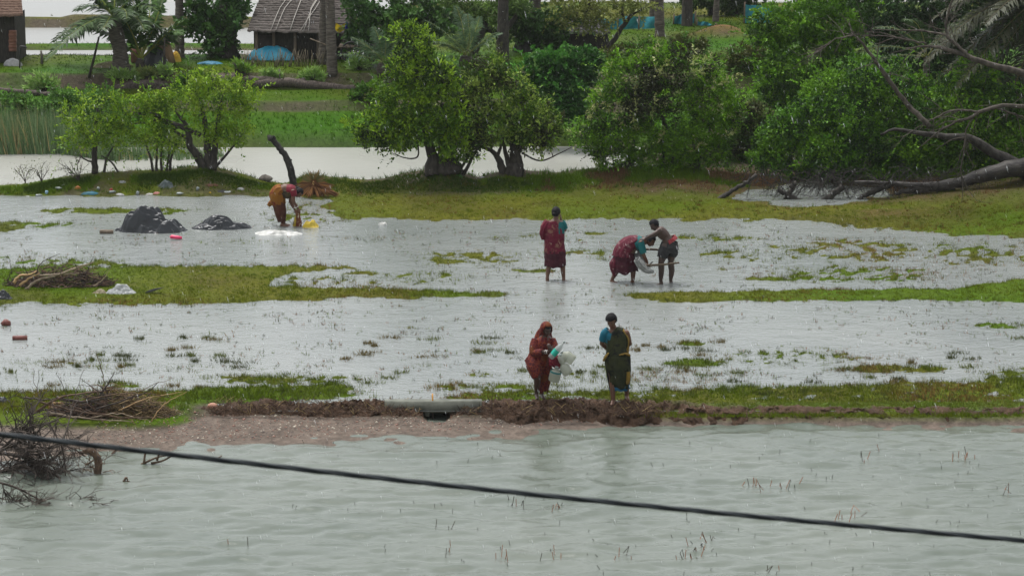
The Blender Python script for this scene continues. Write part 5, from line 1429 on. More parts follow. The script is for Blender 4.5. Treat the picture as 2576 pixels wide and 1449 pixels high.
# concrete slab over the ditch, marker stick
q = P(1085, 1030, 0.0)
slab = thing('concrete_slab', q, 'pale concrete slab laid over the ditch in the mud bank', 'slab')
CONC = mat2('wet_concrete', (.085, .09, .07), (.15, .155, .125), 5, .7, .3, .3)
b = MB(); a_, c_ = at(968, 1016, q.y), at(1212, 1014, q.y); mid = (a_ + c_) / 2
b.box((mid.x, q.y + .02, mid.z - .045), (c_.x - a_.x, .2, .19)); b.build('deck', CONC, slab, smooth=False)
for x in (1075, 1150):
    b = MB(); p = at(x, 1032, q.y + .2); b.box((p.x, p.y, p.z), (.08, .4, .12)); b.build('pier', CONC, slab, smooth=False)
b = MB(); q = P(1089, 1044, -.1); b.tube([q - Vector((0, 0, .1)), at(1088.5, 1018, q.y)], .014, 6)
st_ = b.build('marker_stick', mat2('dark_stick', (.03, .02, .015), (.06, .04, .03), 8)); tag(st_, 'upright stick with orange top in front of the concrete slab', 'stick')
b = MB(); b.tube([at(1088.5, 1019, q.y), at(1088, 990, q.y)], [.016, .01], 6); b.build('orange_top', mat2('orange_paint', (.6, .25, .04), (.7, .33, .07), 8), st_)

# ------------------------------------------------------------------ litter on the bank
def lathe(b, p, axis, prof, n=10, c=None):
    axis = Vector(axis).normalized(); a = axis.orthogonal().normalized(); bb = axis.cross(a)
    pts = np.array([[tuple(Vector(p) + axis * t_ + (a * math.cos(k * 2 * math.pi / n) + bb * math.sin(k * 2 * math.pi / n)) * r_) for k in range(n)] for (t_, r_) in prof])
    b.grid(pts, c, True)
BOT = [(0, .001), (0, .024), (.015, .028), (.11, .028), (.14, .013), (.165, .012), (.165, .001)]
CLEAR = mat2('clear_plastic', (.2, .23, .22), (.32, .36, .34), 6, .2, .5, 0)
lit = [(150, 480, 'w', 'white bottle at the far left of the litter line', CLEAR), (100, 497, 'w', 'clear bottle nearest the water at the left of the litter', CLEAR), (285, 488, 'w', 'pale bottle lying above the teal cloth', CLEAR), (496, 481, 'b', 'white bottle standing near the black wrap', CLEAR), (246, 481, 'b', 'white round jar right of the teal cloth', CLEAR), (345, 493, 'b', 'pale jar in the middle of the litter line', CLEAR), (455, 492, 'w', 'tiny white bottle near the water, right of the pink rag', CLEAR), (116, 490, 'b', 'small bluish cup at the left of the teal cloth', mat2('blue_cup', (.2, .35, .45), (.3, .45, .55), 5, .4))]
for (x, y, k, lab, mt) in lit:
    q = on(x, y); b = MB()
    if k == 'w': lathe(b, q + Vector((-.1, 0, .035)), (1, rng.normal(0, .4), .05), BOT)
    else: lathe(b, q, (.3, .1, 1), [(0, .001), (0, .033), (.06, .04), (.085, .033), (.09, .001)])
    tag(b.build('litter_bottle', mt), lab, 'bottle', 'litter on the bank')
for (x0, x1, y, h_, colr, lab, sd) in [(203, 250, 494, 10, (.02, .16, .22), 'teal cloth in the litter near the left', 301), (186, 204, 478, 10, (.6, .2, .05), 'orange wrapper on the weeds above the teal cloth', 302), (385, 404, 494, 7, (.7, .3, .25), 'pink rag at the water edge of the litter', 303), (290, 312, 496, 7, (.62, .62, .6), 'white wrapper right of the teal cloth', 304), (365, 388, 495, 6, (.62, .6, .55), 'white rag left of the pink rag', 305), (520, 585, 487, 9, (.015, .016, .018), 'long black plastic wrap in the litter', 306), (556, 588, 489, 7, (.6, .64, .64), 'white label wrapper on the black wrap', 307), (275, 285, 480, 7, (.5, .06, .05), 'red scrap in the middle of the litter bank', 308), (525, 532, 488, 5, (.6, .4, .03), 'yellow scrap before the black wrap', 309), (58, 80, 500, 4, (.55, .56, .55), 'pale scrap in the water at the far left litter', 310), (595, 615, 480, 8, (.5, .5, .48), 'pale crumpled paper right of the black wrap', 311), (150, 168, 470, 4, (.6, .6, .58), 'thin white stick-like wrapper on the left weeds', 312), (832, 850, 492, 7, (.03, .03, .03), 'dark plastic scrap left of the bending woman', 313), (512, 552, 473, 9, (.16, .06, .03), 'rust brown bark piece beside the grey net heap', 314), (296, 318, 462, 8, (.35, .37, .36), 'grey plastic bag caught in the weeds', 315), (1142, 1165, 448, 9, (.08, .3, .03), 'bright green leaf sheet at the foot of the tall canal tree', 316), (355, 378, 633, 4, (.62, .25, .25), 'faint pink sheet under the water in front of the black heaps', 317), (1205, 1222, 450, 0, (.5, .5, .48), 'small white scrap between the canal trees', 318), (2090, 2102, 571, 5, (.6, .6, .58), 'small white scrap on the right grass, left one', 319)]:
    crumple('litter_scrap', mat2('scrap_%d' % sd, tuple(c_ * .4 for c_ in colr), tuple(c_ * .7 for c_ in colr), 8, .6, .3, .2), x0, x1, y, max(4, h_ * .8), lab, 'litter', sd, depth=.5, fold=1.0, n=14, group='litter on the bank', sink=.005)
q = on(1363, 428); b = MB(); b.ball(at(1363, 421, q.y - .3), (.11, .09, .1), None, 10, 8, None, lambda p: 1 + .12 * math.sin(9 * p.x) * math.cos(8 * p.z)); tag(b.build('dry_leaf_ball', mat2('rust_leaf', (.25, .07, .03), (.35, .12, .05), 9)), 'rust brown leaf clump hanging by the second canal tree', 'leaf clump')

# bare saplings on the bank, left
rngs = np.random.default_rng(400)
for (x, y, k, L, lab) in [(200, 458, 7, .5, 'bare twiggy sapling left of the first mangrove'), (65, 462, 3, .45, 'lone bare twig leaning left at the bank end'), (105, 462, 4, .35, 'bare upright weed right of the lone twig')]:
    q = on(x, y); t = thing('bare_sapling', q, lab, 'sapling', 'bare saplings on the bank'); b = MB()
    for i in range(k): grow(b, q, np.array([rngs.normal(-.3, .5), rngs.normal(0, .2), 1]), L * rngs.uniform(.7, 1.2), .012, 2, rngs, .5, 0, None, 4, (2, 3), .004)
    b.build('stems', TWIG, t)
    v, c = clusters(np.array([np.array(q) + rngs.normal(0, .16, 3) * np.array([1.2, .5, .6]) + np.array([-.05, 0, .3]) for i in range(40)]), np.tile([[0, 0, 1.]], (40, 1)), rngs, 3, .04, .02, [(.06, .09, .02), (.1, .12, .03)])
    b = MB(); b.quads(v, c); b.build('leaves', LEAFM, t, smooth=False, col=True)

# ------------------------------------------------------------------ fallen tree and dead limbs at the right
q = on(2500, 470); Yq = P(2400, 501).y
ft = thing('fallen_tree', q, 'grey fallen tree trunk with bare limbs lying at the right edge', 'fallen tree')
for (pts, rr, nm) in [([(2610, 410, .3), (2545, 425), (2470, 442), (2400, 462), (2320, 468), (2240, 462), (2150, 458)], [.22, .21, .17, .12, .085, .06, .035], 'trunk'), ([(2620, 455, .6), (2560, 420, .4), (2500, 385, .3), (2440, 348, .2), (2400, 345), (2330, 338), (2250, 328), (2215, 340)], [.22, .19, .14, .1, .085, .065, .04, .02], 'limb'), ([(2360, 468), (2330, 475), (2300, 490), (2280, 520)], [.1, .09, .07, .04], 'limb'), ([(2400, 470), (2300, 478), (2250, 485)], [.1, .08, .03], 'limb'), ([(2240, 465), (2180, 490), (2140, 518)], [.08, .06, .03], 'limb'), ([(2120, 470), (2070, 505), (2020, 520), (1960, 512)], [.08, .07, .05, .03], 'limb'), ([(1955, 475), (2010, 505), (2045, 512)], [.06, .06, .05], 'limb'), ([(2000, 460), (1985, 490), (1960, 515)], [.07, .05, .04], 'limb'), ([(1905, 440), (1860, 470), (1800, 505)], [.05, .05, .06], 'limb'), ([(2250, 500), (2200, 515), (2120, 520)], [.05, .04, .03], 'limb')]:
    b = MB(); sp = spline([at(p[0], p[1], Yq + (p[2] if len(p) > 2 else 0)) for p in pts], 22); b.tube(sp + rngs.normal(0, .012, (22, 3)), interp1(rr, 22) * (1 + rngs.normal(0, .05, 22)), 10)
    b.build(nm, mat2('wet_trunk', (.014, .012, .011), (.048, .042, .036), 8, .6, .35, .6, .04, (.5, 1, 1)) if nm == 'trunk' else mat2('limb_bark', (.018, .016, .014), (.055, .05, .043), 10, .75, .2, .5, .03, (1, 1, .4)), ft)
b = MB()
for i in range(330):
    x = rngs.uniform(1880, 2480); p = at(x, rngs.uniform(420, 470), Yq + rngs.uniform(-.2, .8))
    grow(b, p, np.array([rngs.normal(-.2, .6), rngs.normal(0, .3), rngs.uniform(-1, .0)]), rngs.uniform(.3, .6), .01, 1, rngs, .6, .02, None, 3, (1, 3), .0045, .0)
tag(b.build('twig_curtain', mat2('black_twig', (.018, .016, .014), (.045, .04, .035), 9, .8, .2, .2), ft), kind='stuff')

YD = Yq - 1.6
dl = thing('dead_limbs', at(2600, 330, YD) - Vector((0, 0, 2.6)), 'bare pale dead limbs reaching in from the right edge', 'branch')
for (pts, rr) in [([(2680, 210), (2576, 185), (2480, 160), (2400, 130), (2340, 118), (2280, 122)], [.12, .09, .07, .055, .035, .012]), ([(2440, 148), (2400, 108), (2370, 85), (2300, 78), (2200, 75)], [.045, .04, .03, .02, .008]), ([(2385, 100), (2380, 60), (2395, 0), (2405, -40)], [.03, .03, .025, .015]), ([(2330, 110), (2250, 95), (2170, 88)], [.025, .02, .008]), ([(2680, 270), (2576, 268), (2500, 270), (2440, 295), (2380, 320), (2310, 375)], [.07, .055, .05, .04, .025, .008]), ([(2460, 283), (2400, 278), (2340, 305), (2270, 345)], [.03, .025, .018, .006]), ([(2450, 290), (2430, 330), (2425, 380), (2418, 430), (2425, 475)], [.02, .02, .018, .014, .01]), ([(2500, 270), (2560, 290), (2600, 300)], [.03, .02, .01]), ([(2340, 320), (2280, 260), (2220, 180), (2170, 110), (2140, 85)], [.07, .06, .05, .03, .012]), ([(2150, 90), (2100, 100), (2060, 130)], [.02, .014, .006])]:
    b = MB(); sp = spline([at(p[0], p[1], YD + .3 * math.sin(p[0] * .02)) for p in pts], 22); b.tube(sp + rngs.normal(0, .008, (22, 3)), interp1(rr, 22), 7)
    for k in range(10):
        i = rngs.integers(4, 21); d = sp[i + 1] - sp[i]; d = d / np.linalg.norm(d) + rngs.normal(0, .55, 3); d[1] *= .4
        grow(b, sp[i], d, rngs.uniform(.3, .8), .011, 1, rngs, .5, .02, None, 4, (1, 3), .004)
    b.build('limb', mat2('pale_limb', (.04, .034, .028), (.10, .085, .068), 9, .75, .2, .3, .03, (1, 1, .4)), dl)
b = MB(); b.tube([at(2690, 230, YD + .5), at(2700, 330, YD + .6), at(2705, 480, YD + .7), at(2706, 540, YD + .7)], [.15, .2, .24, .28], 10); b.build('trunk', BARK, dl)

# ------------------------------------------------------------------ cable in the near foreground
YC = 9.0
def cab(x): return 1095 + (1357 - 1095) * (x / 2576.0) + 10 * math.sin(math.pi * x / 2576.0 - .2) * 1.2
xs_ = np.linspace(-2600, 5200, 560)
cp = np.array([tuple(at(x, cab(x), YC + x * .0004)) for x in xs_])
cbl = thing('overhead_cable', tuple(cp[len(cp) // 2]), 'dark twisted overhead cable sagging across the whole foreground', 'cable')
for k in range(3):
    ph_ = k * 2 * math.pi / 3; w_ = np.arange(len(xs_)) * .26 + ph_
    b = MB(); b.tube(cp + np.stack([np.zeros_like(w_), .0042 * np.cos(w_), .0042 * np.sin(w_)], 1), .0062, 7); b.build('strand', mat2('cable_sheath', (.008, .012, .014), (.014, .02, .022), 30, .5, .4, 0), cbl)
# ------------------------------------------------------------------ people
SKIN = mat2('skin_brown', (.095, .045, .027), (.125, .06, .036), 5, .45, .35, .05)
SKIND = mat2('skin_dark', (.042, .025, .018), (.06, .035, .026), 5, .42, .4, .05)
HAIR = mat2('black_hair', (.006, .006, .007), (.012, .011, .012), 40, .6, .12, .5, .01)
EYE = mat2('eye_dark', (.01, .008, .008), (.015, .012, .012), 5, .2, .5, 0)
LIP = mat2('lip', (.16, .05, .045), (.18, .06, .05), 5, .4, .4, 0)
BANGLE = mat2('white_bangle', (.65, .64, .6), (.72, .7, .66), 5, .3, .5, 0)

def remeshed(b, name, mat, parent, vox=.011, smooth=3):
    """melt closed pieces into one continuous skin"""
    o = b.build(name + '_raw', None)
    m = o.modifiers.new('r', 'REMESH'); m.mode = 'VOXEL'; m.voxel_size = vox; m.use_smooth_shade = True
    s = o.modifiers.new('s', 'SMOOTH'); s.factor = .5; s.iterations = smooth
    dg = bpy.context.evaluated_depsgraph_get(); dg.update()
    me = bpy.data.meshes.new_from_object(o.evaluated_get(dg))
    me.transform(Matrix.Translation(o.location - ORG[parent]))
    me.name = name; me.materials.clear(); me.materials.append(mat)
    for p in me.polygons: p.use_smooth = True
    old = o.data; bpy.data.objects.remove(o); bpy.data.meshes.remove(old)
    n = bpy.data.objects.new(name, me); COL.objects.link(n); n.parent = parent; ORG[n] = ORG[parent]
    return n

def limb(b, pts, rad):
    n = 5 * (len(pts) - 1) + 1
    sp = []; rr = []
    for i in range(len(pts) - 1):
        for k in range(5):
            t = k / 5; sp.append(Vector(pts[i]).lerp(Vector(pts[i + 1]), t)); rr.append(rad[i] + (rad[i + 1] - rad[i]) * t + .10 * rad[i] * math.sin(math.pi * t))
    sp.append(Vector(pts[-1])); rr.append(rad[-1])
    b.tube(sp, rr, 12)
    for p, r in zip(pts, rad): b.ball(p, (r, r, r), None, 12, 8)

def basis(f, up=(0, 0, 1)):
    f = Vector(f).normalized(); r = f.cross(Vector(up)).normalized(); u = r.cross(f)
    return Matrix((r, f, u)).transposed(), r, f, u      # columns: right, forward, up

def hand(b, wrist, d, nrm, curl=.7, side=1, s=1.0):
    d = Vector(d).normalized(); nrm = (Vector(nrm) - d * Vector(nrm).dot(d)).normalized(); sd = d.cross(nrm)
    pc = Vector(wrist) + d * .045 * s
    b.ball(pc, (.040 * s, .050 * s, .019 * s), Matrix((sd, d, nrm)).transposed(), 10, 8)
    for i, (o_, L) in enumerate(((-.029, .066), (-.010, .078), (.010, .074), (.028, .056))):
        p0 = pc + d * .036 * s + sd * o_ * s; a = curl
        p1 = p0 + (d * math.cos(a * .5) + nrm * math.sin(a * .5)) * L * .45 * s
        p2 = p1 + (d * math.cos(a * 1.3) + nrm * math.sin(a * 1.3)) * L * .32 * s
        p3 = p2 + (d * math.cos(a * 2.0) + nrm * math.sin(a * 2.0)) * L * .26 * s
        b.tube([p0 - d * .02, p0, p1, p2, p3], [.0095, .0095, .009, .0085, .007], 8)
    t0 = pc - d * .015 * s + sd * .034 * side * s
    t1 = t0 + (sd * side * .8 + d * .6 + nrm * .3).normalized() * .036 * s; t2 = t1 + (d * .9 + sd * side * .15 + nrm * .5).normalized() * .034 * s
    b.tube([pc, t0, t1, t2], [.012, .0125, .011, .0085], 8)

def foot(b, ankle, toe_dir, s=1.0):
    d = Vector(toe_dir); d.z = 0; d.normalize(); a = Vector(ankle); sd = Vector((d.y, -d.x, 0))
    h = a + Vector((0, 0, -.055)) - d * .03
    limb(b, [a + Vector((0, 0, .03)), h, h + d * .1 + Vector((0, 0, -.006)), h + d * .16 + Vector((0, 0, -.012))], [.036, .036, .033, .026])
    b.ball(h + d * .14 + Vector((0, 0, -.012)), (.042, .05, .018), Matrix((sd, d, Vector((0, 0, 1)))).transposed(), 10, 6)
    for i in range(5):
        p = h + d * (.185 - .008 * abs(i - 1)) + sd * (.032 - i * .016) + Vector((0, 0, -.016))
        b.ball(p, (.0095, .016, .009), Matrix((sd, d, Vector((0, 0, 1)))).transposed(), 8, 6)

def head(b, c, face, r=.088, up=(0, 0, 1)):
    """skull, jaw, nose, ears, brow and lips facing 'face'"""
    M, R, Fw, U = basis(face, up); c = Vector(c)
    b.ball(c + U * .018 - Fw * .008, (r * .86, r * 1.0, r * 1.02), M, 16, 12)
    b.ball(c - U * .045 + Fw * .022, (r * .66, r * .72, r * .78), M, 14, 10)
    b.ball(c - U * .088 + Fw * .045, (.026, .026, .022), M, 8, 6)
    b.tube([c + Fw * .078 + U * .012, c + Fw * .094 - U * .018, c + Fw * .104 - U * .034, c + Fw * .086 - U * .042], [.009, .012, .0165, .012], 8)
    b.tube([c + Fw * .072 + U * .026 - R * .045, c + Fw * .084 + U * .03, c + Fw * .072 + U * .026 + R * .045], .011, 6)
    for s in (-1, 1):
        b.ball(c + R * s * r * .86 - U * .012 - Fw * .005, (.012, .02, .03), M, 8, 6)
        b.ball(c + R * s * .036 + Fw * .058 - U * .03, (.024, .022, .022), M, 8, 6)
    return M, R, Fw, U
def face_parts(parent, c, face, up=(0, 0, 1)):
    M, R, Fw, U = basis(face, up); c = Vector(c)
    for s in (-1, 1):
        b = MB(); b.ball(c + R * s * .031 + Fw * .079 + U * .008, (.013, .008, .008), M, 8, 6); b.build('eye', EYE, parent)
    b = MB(); b.tube([c + Fw * .088 - U * .066 - R * .022, c + Fw * .097 - U * .064, c + Fw * .088 - U * .066 + R * .022], [.004, .008, .004], 6); b.build('mouth', LIP, parent)

def hair_cap(parent, c, face, r=.088, bun=None, up=(0, 0, 1), short=False):
    M, R, Fw, U = basis(face, up); c = Vector(c)
    b = MB(); k = 1.13
    n1, n2 = 16, 20; P_ = []
    ball = MB(); ball.ball((0, 0, 0), (1, 1, 1), None, n2, n1)
    V = np.vstack(ball.V)
    keepf = []
    for f in ball.F[0]:
        m = V[list(f)].mean(0)
        if m[1] > .42 and m[2] < .45: continue          # the face
        if m[2] < (-.45 if not short else -.3) and m[1] > -.2: continue
        keepf.append(f)
    rr = np.random.default_rng(3).uniform(.97, 1.05, len(V))
    W_ = [tuple(c + U * .018 - Fw * .008 + M @ Vector((v[0] * r * .9 * k * q_, v[1] * r * 1.03 * k * q_, v[2] * r * 1.04 * k * q_))) for v, q_ in zip(V, rr)]
    b.add(W_, keepf)
    o = b.build('hair', HAIR, parent)
    if bun is not None:
        b = MB(); b.ball(c - Fw * .1 + U * bun, (.05, .042, .045), M, 10, 8, None, lambda p: 1 + .1 * math.sin(9 * p.x + 7 * p.z)); b.build('hair_bun', HAIR, parent)

def cloth(parent, name, mat, Y0, path, hw, hd, seed=1, fold=.05, nf=9, nr=26, ns=56, cut=None, flare=0.0, hem=0.0, twist=0.0, thick=.012):
    """draped cloth: rings along a path of photo points (x, y, dY); half widths in photo px, half depths in metres"""
    C0 = spline([at(p[0], p[1], Y0 + (p[2] if len(p) > 2 else 0)) for p in path], nr)
    s = 1 / ppm(Y0); w = interp1(hw, nr) * s; d = interp1(hd, nr)
    T_ = np.gradient(C0, axis=0); T_ /= np.linalg.norm(T_, axis=1)[:, None]
    Dv = np.array([0, 1.0, 0])[None] - T_ * T_[:, 1:2]; Dv /= np.linalg.norm(Dv, axis=1)[:, None]
    S = np.cross(Dv, T_); S /= np.linalg.norm(S, axis=1)[:, None]
    th = np.linspace(0, 2 * math.pi, ns, endpoint=False)
    rr = np.random.default_rng(seed); ph = rr.uniform(0, 6.3, 4); t = np.linspace(0, 1, nr)
    A = th[None, :] + twist * t[:, None]
    f = fold * (np.sin(nf * A + ph[0] + 1.5 * t[:, None]) * .6 + np.sin((nf * 1.9) * A + ph[1] - 2.3 * t[:, None]) * .4) * (.35 + .65 * t[:, None] if flare else 1)
    nz = fbm(np.cos(th)[None, :] * 1.7 + t[:, None] * 4 + seed, np.sin(th)[None, :] * 1.7 + t[:, None] * 5, 3, seed) - .5
    k = 1 + f + nz * fold * 2.2 + flare * t[:, None] ** 3
    ce, sn = np.cos(th), np.sin(th)
    pts = C0[:, None] + (w[:, None] * k * ce[None])[..., None] * S[:, None] + (d[:, None] * k * sn[None])[..., None] * Dv[:, None]
    if hem: pts[-1] += (T_[-1] * hem)[None] * (np.sin(3 * th + ph[2]) + .6 * np.sin(7 * th + ph[3]))[:, None]
    b = MB(); b.grid(pts, None, True)
    if cut is not None:
        px_, py_ = proj(pts[..., 0], pts[..., 1], pts[..., 2]); front = sn[None] * np.ones((nr, 1))
        F_ = b.F[0]; ctr = lambda a_: a_.reshape(-1)[F_].mean(1)
        b.F[0] = F_[~cut(ctr(px_), ctr(py_), ctr(front))]
    o = b.build(name, mat, parent)
    m = o.modifiers.new('thickness', 'SOLIDIFY'); m.thickness = thick; m.offset = -1
    return o

def bangle(parent, p, d, r=.03):
    d = Vector(d).normalized(); a = d.orthogonal().normalized(); c = d.cross(a)
    b = MB(); b.tube([Vector(p) + (a * math.cos(t) + c * math.sin(t)) * r for t in np.linspace(0, 2 * math.pi, 17)], .006, 6, None, False); b.build('bangle', BANGLE, parent)

def print_cloth(name, base, base2, motif, scale=16, kind='net', thr=.06, spots=None, sscale=5, rough=.75):
    """printed cotton: base tones, a net or blotch print and round spots"""
    m, nt, bs = newmat(name); v = texco(nt)
    c = ramp(nt, noise_node(nt, v, 5, 4), [(.35, base), (.65, base2)])
    vo = nt.nodes.new('ShaderNodeTexVoronoi'); vo.inputs['Scale'].default_value = scale
    nt.links.new(v, vo.inputs['Vector'])
    if kind == 'net':
        vo.feature = 'DISTANCE_TO_EDGE'; k = ramp(nt, vo.outputs['Distance'], [(thr * .5, (1, 1, 1)), (thr, (0, 0, 0))])
    else:
        f = noise_node(nt, v, scale, 5, .7); k = ramp(nt, f, [(thr, (0, 0, 0)), (thr + .06, (1, 1, 1))])
    c = mixcol(nt, k, c, motif if len(motif) == 4 else (*motif, 1))
    if spots:
        v2 = nt.nodes.new('ShaderNodeTexVoronoi'); v2.inputs['Scale'].default_value = sscale; nt.links.new(v, v2.inputs['Vector'])
        k2 = ramp(nt, v2.outputs['Distance'], [(.22, (1, 1, 1)), (.27, (0, 0, 0))]); c = mixcol(nt, k2, c, (*spots, 1))
    nt.links.new(c, bs.inputs['Base Color']); bs.inputs['Roughness'].default_value = rough; bs.inputs['Specular IOR Level'].default_value = .2
    bump(nt, bs, noise_node(nt, v, 26, 4), .25, .02)
    return m

SARI_A = print_cloth('sari_red_orange', (.045, .006, .009), (.085, .010, .012), (.15, .03, .012), 17, 'net', .1, (.12, .035, .012), 3.2)
SARI_B = print_cloth('sari_green_black', (.014, .019, .009), (.034, .037, .013), (.006, .007, .006), 4, 'blot', .52)
SARI_BY = print_cloth('sari_yellow_border', (.17, .105, .02), (.23, .15, .03), (.02, .018, .01), 9, 'blot', .56)
SARI_C = print_cloth('sari_crimson_beige', (.075, .006, .016), (.115, .009, .024), (.17, .085, .06), 9, 'blot', .56)
SARI_CD = print_cloth('sari_crimson_wet', (.032, .006, .011), (.055, .009, .017), (.09, .05, .045), 11, 'blot', .62)
SARI_D = print_cloth('sari_pink_beige', (.07, .008, .017), (.11, .014, .028), (.19, .11, .11), 14, 'blot', .55)
SARI_F = print_cloth('sari_orange_yellow', (.17, .065, .007), (.21, .09, .010), (.12, .022, .008), 7, 'blot', .53)
SARI_FD = print_cloth('sari_maroon_wet', (.05, .016, .011), (.075, .026, .013), (.12, .06, .014), 8, 'blot', .58)
TEAL = mat2('teal_blouse', (.004, .085, .088), (.008, .115, .115), 8, .7, .25, .15)
BLUEB = mat2('blue_blouse', (.004, .085, .13), (.008, .115, .165), 8, .7, .25, .15)
REDB = mat2('red_blouse', (.115, .008, .018), (.16, .012, .024), 8, .7, .25, .15)
BLACKS = mat2('black_shorts', (.012, .012, .013), (.03, .03, .031), 10, .7, .3, .3)
REDW = print_cloth('red_check_cloth', (.2, .014, .02), (.26, .02, .028), (.3, .12, .12), 30, 'net', .06)

def person(label, x, y, z):
    q = P(x, y, z); t = thing('person', q, label, 'person'); return t, q.y
def pf(Y0): return lambda x, y, d=0.0: at(x, y, Y0 + d)

# ---- A: woman in red and orange sari drawn over her head, stepping with a load of bottles
t, Y0 = person('woman in red and orange sari over her head carrying empty plastic jugs', 1355, 997, .15); p = pf(Y0)
b = MB(); hc = p(1375, 829, -.08); fa = (.42, -.85, -.32)
head(b, hc, fa, .086); limb(b, [p(1374, 838, -.02), p(1371, 852, .02)], [.045, .05])
limb(b, [p(1370, 858, .0), p(1362, 885, 0), p(1355, 906, 0)], [.13, .12, .14])
limb(b, [p(1349, 858, 0), p(1344, 886, -.1), p(1378, 885, -.3)], [.05, .04, .027]); hand(b, p(1379, 885, -.3), (.9, -.2, .15), (.1, .6, .6), .9, 1)
limb(b, [p(1390, 857, 0), p(1396, 878, -.12), p(1386, 882, -.3)], [.05, .04, .027]); hand(b, p(1386, 882, -.3), (-.2, -.3, .6), (-.3, .6, .2), .8, -1)
limb(b, [p(1345, 910, -.02), p(1352, 945, -.2), p(1350, 985, -.08)], [.085, .06, .036]); foot(b, p(1350, 988, -.08), (.1, -1, 0))
limb(b, [p(1363, 910, .02), p(1371, 948, .0), p(1363, 984, .08)], [.085, .06, .036]); foot(b, p(1363, 987, .08), (.2, -1, 0))
remeshed(b, 'body', SKIND, t); face_parts(t, hc, fa)
hair_cap(t, hc, fa, .083)
cloth(t, 'sari', SARI_A, Y0, [(1372, 846, .03), (1369, 860, .0), (1362, 882, 0), (1355, 900, 0), (1351, 916, -.02)], [13, 22, 24, 27, 28], [.1, .14, .155, .17, .175], 1, .05)
cloth(t, 'sari_front_drape', SARI_A, Y0, [(1344, 905, -.02), (1345, 925, -.12), (1352, 950, -.19)], [23, 19, 13], [.16, .15, .11], 2, .07, hem=.02)
cloth(t, 'sari_back_drape', SARI_A, Y0, [(1362, 905, .04), (1370, 935, .04), (1369, 960, .06), (1366, 982, .07)], [23, 19, 15, 13], [.16, .14, .12, .1], 3, .08, hem=.025)
cloth(t, 'sari_sleeve', SARI_A, Y0, [(1350, 855, 0), (1344, 872, -.05), (1345, 887, -.11), (1366, 886, -.24)], [13, 12, 11, 8], [.08, .08, .075, .05], 4, .05)
cloth(t, 'sari_sleeve', SARI_A, Y0, [(1388, 855, 0), (1395, 870, -.07), (1393, 880, -.18)], [10, 9, 7], [.07, .065, .05], 5, .05)
cloth(t, 'sari_fold', print_cloth('sari_fold_wine', (.10, .01, .02), (.16, .02, .035), (.25, .06, .05), 10, 'blot', .58), Y0, [(1388, 893, -.2), (1394, 905, -.22), (1399, 916, -.22), (1394, 924, -.22)], [8, 15, 15, 8], [.06, .09, .08, .04], 6, .1)
M_, R_, F_, U_ = basis(fa); b = MB(); bl = MB(); bl.ball((0, 0, 0), (1, 1, 1), None, 24, 18); V = np.vstack(bl.V)
b.add([tuple(hc + U_ * .012 - F_ * .02 + M_ @ Vector((v[0] * .103 + (.012 * v[0] if v[2] < 0 else 0), v[1] * .118, v[2] * .125))) for v in V], [f for f in bl.F[0] if not (V[list(f)].mean(0)[1] > .55 and V[list(f)].mean(0)[2] < .62)])
o = b.build('sari_hood', SARI_A, t); m = o.modifiers.new('thickness', 'SOLIDIFY'); m.thickness = .012; m.offset = -1
cloth(t, 'sari_hood_fall', SARI_A, Y0, [(1371, 832, .05), (1368, 844, .06), (1366, 860, .06)], [17, 21, 25], [.08, .1, .12], 7, .06)
bangle(t, p(1372, 885, -.26), (1, -.3, 0)); bangle(t, p(1376, 885, -.285), (1, -.3, 0))

JUG = mat_attr('jug_plastic', .3, .5, .45)
_n = JUG.node_tree; _t = _n.nodes.new('ShaderNodeBsdfTransparent'); _m = _n.nodes.new('ShaderNodeMixShader'); _m.inputs[0].default_value = .3
_o = _n.nodes['Material Output']; _s = _o.inputs['Surface'].links[0].from_socket
_n.links.new(_s, _m.inputs[1]); _n.links.new(_t.outputs[0], _m.inputs[2]); _n.links.new(_m.outputs[0], _o.inputs['Surface'])
def jug(c, ax, r, h, label, extra=None, name='plastic_jug', col=(.4, .42, .34)):
    c = Vector(c); ax = Vector(ax).normalized(); q = c - ax * h / 2
    b = MB(); lathe(b, q, ax, [(0, .001), (0, r * .85), (h * .04, r * .97), (h * .2, r), (h * .3, r * .985), (h * .5, r), (h * .62, r * .97), (h * .74, r * .75), (h * .84, r * .38), (h * .86, r * .3), (h, r * .28), (h, .001)], 20, np.array(col))
    o = b.build(name, JUG, col=True); tag(o, label, 'jug' if 'jug' in name else 'bottle', 'plastic vessels in the arms of the hooded woman')
    b = MB(); lathe(b, q + ax * h * .955, ax, [(0, .001), (0, r * .34), (h * .09, r * .34), (h * .09, .001)], 14); b.build('cap', CLEAR, o)
    if extra: b = MB(); lathe(b, q + ax * h * extra[0], ax, [(0, r * 1.012), (h * extra[1], r * 1.012)], 20); b.build('label_band', extra[2], o)
    a = ax.orthogonal().normalized()
    return o
GRNL = mat2('green_label', (.01, .3, .22), (.02, .42, .32), 6, .4, .4, 0)
jug(p(1402, 880, -.36), (.62, -.1, .75), .055, .36, 'clear bottle with green label on top of the load', (.2, .3, GRNL), 'plastic_bottle', (.45, .48, .46))
jug(p(1428, 897, -.3), (-.75, .1, .55), .092, .25, 'pale jug farthest right in the load')
jug(p(1421, 926, -.3), (-.5, .1, .75), .09, .24, 'pale jug at lower right of the load')
jug(p(1397, 941, -.32), (.2, -.1, .95), .098, .25, 'lowest pale jug hanging by the red fold', (.62, .12, mat2('teal_rim', (.02, .13, .13), (.03, .17, .17), 5, .4)))
jug(p(1413, 900, -.38), (-.2, -.6, .6), .07, .2, 'small milky jug in the middle of the load', None, 'plastic_jug', (.46, .48, .41))

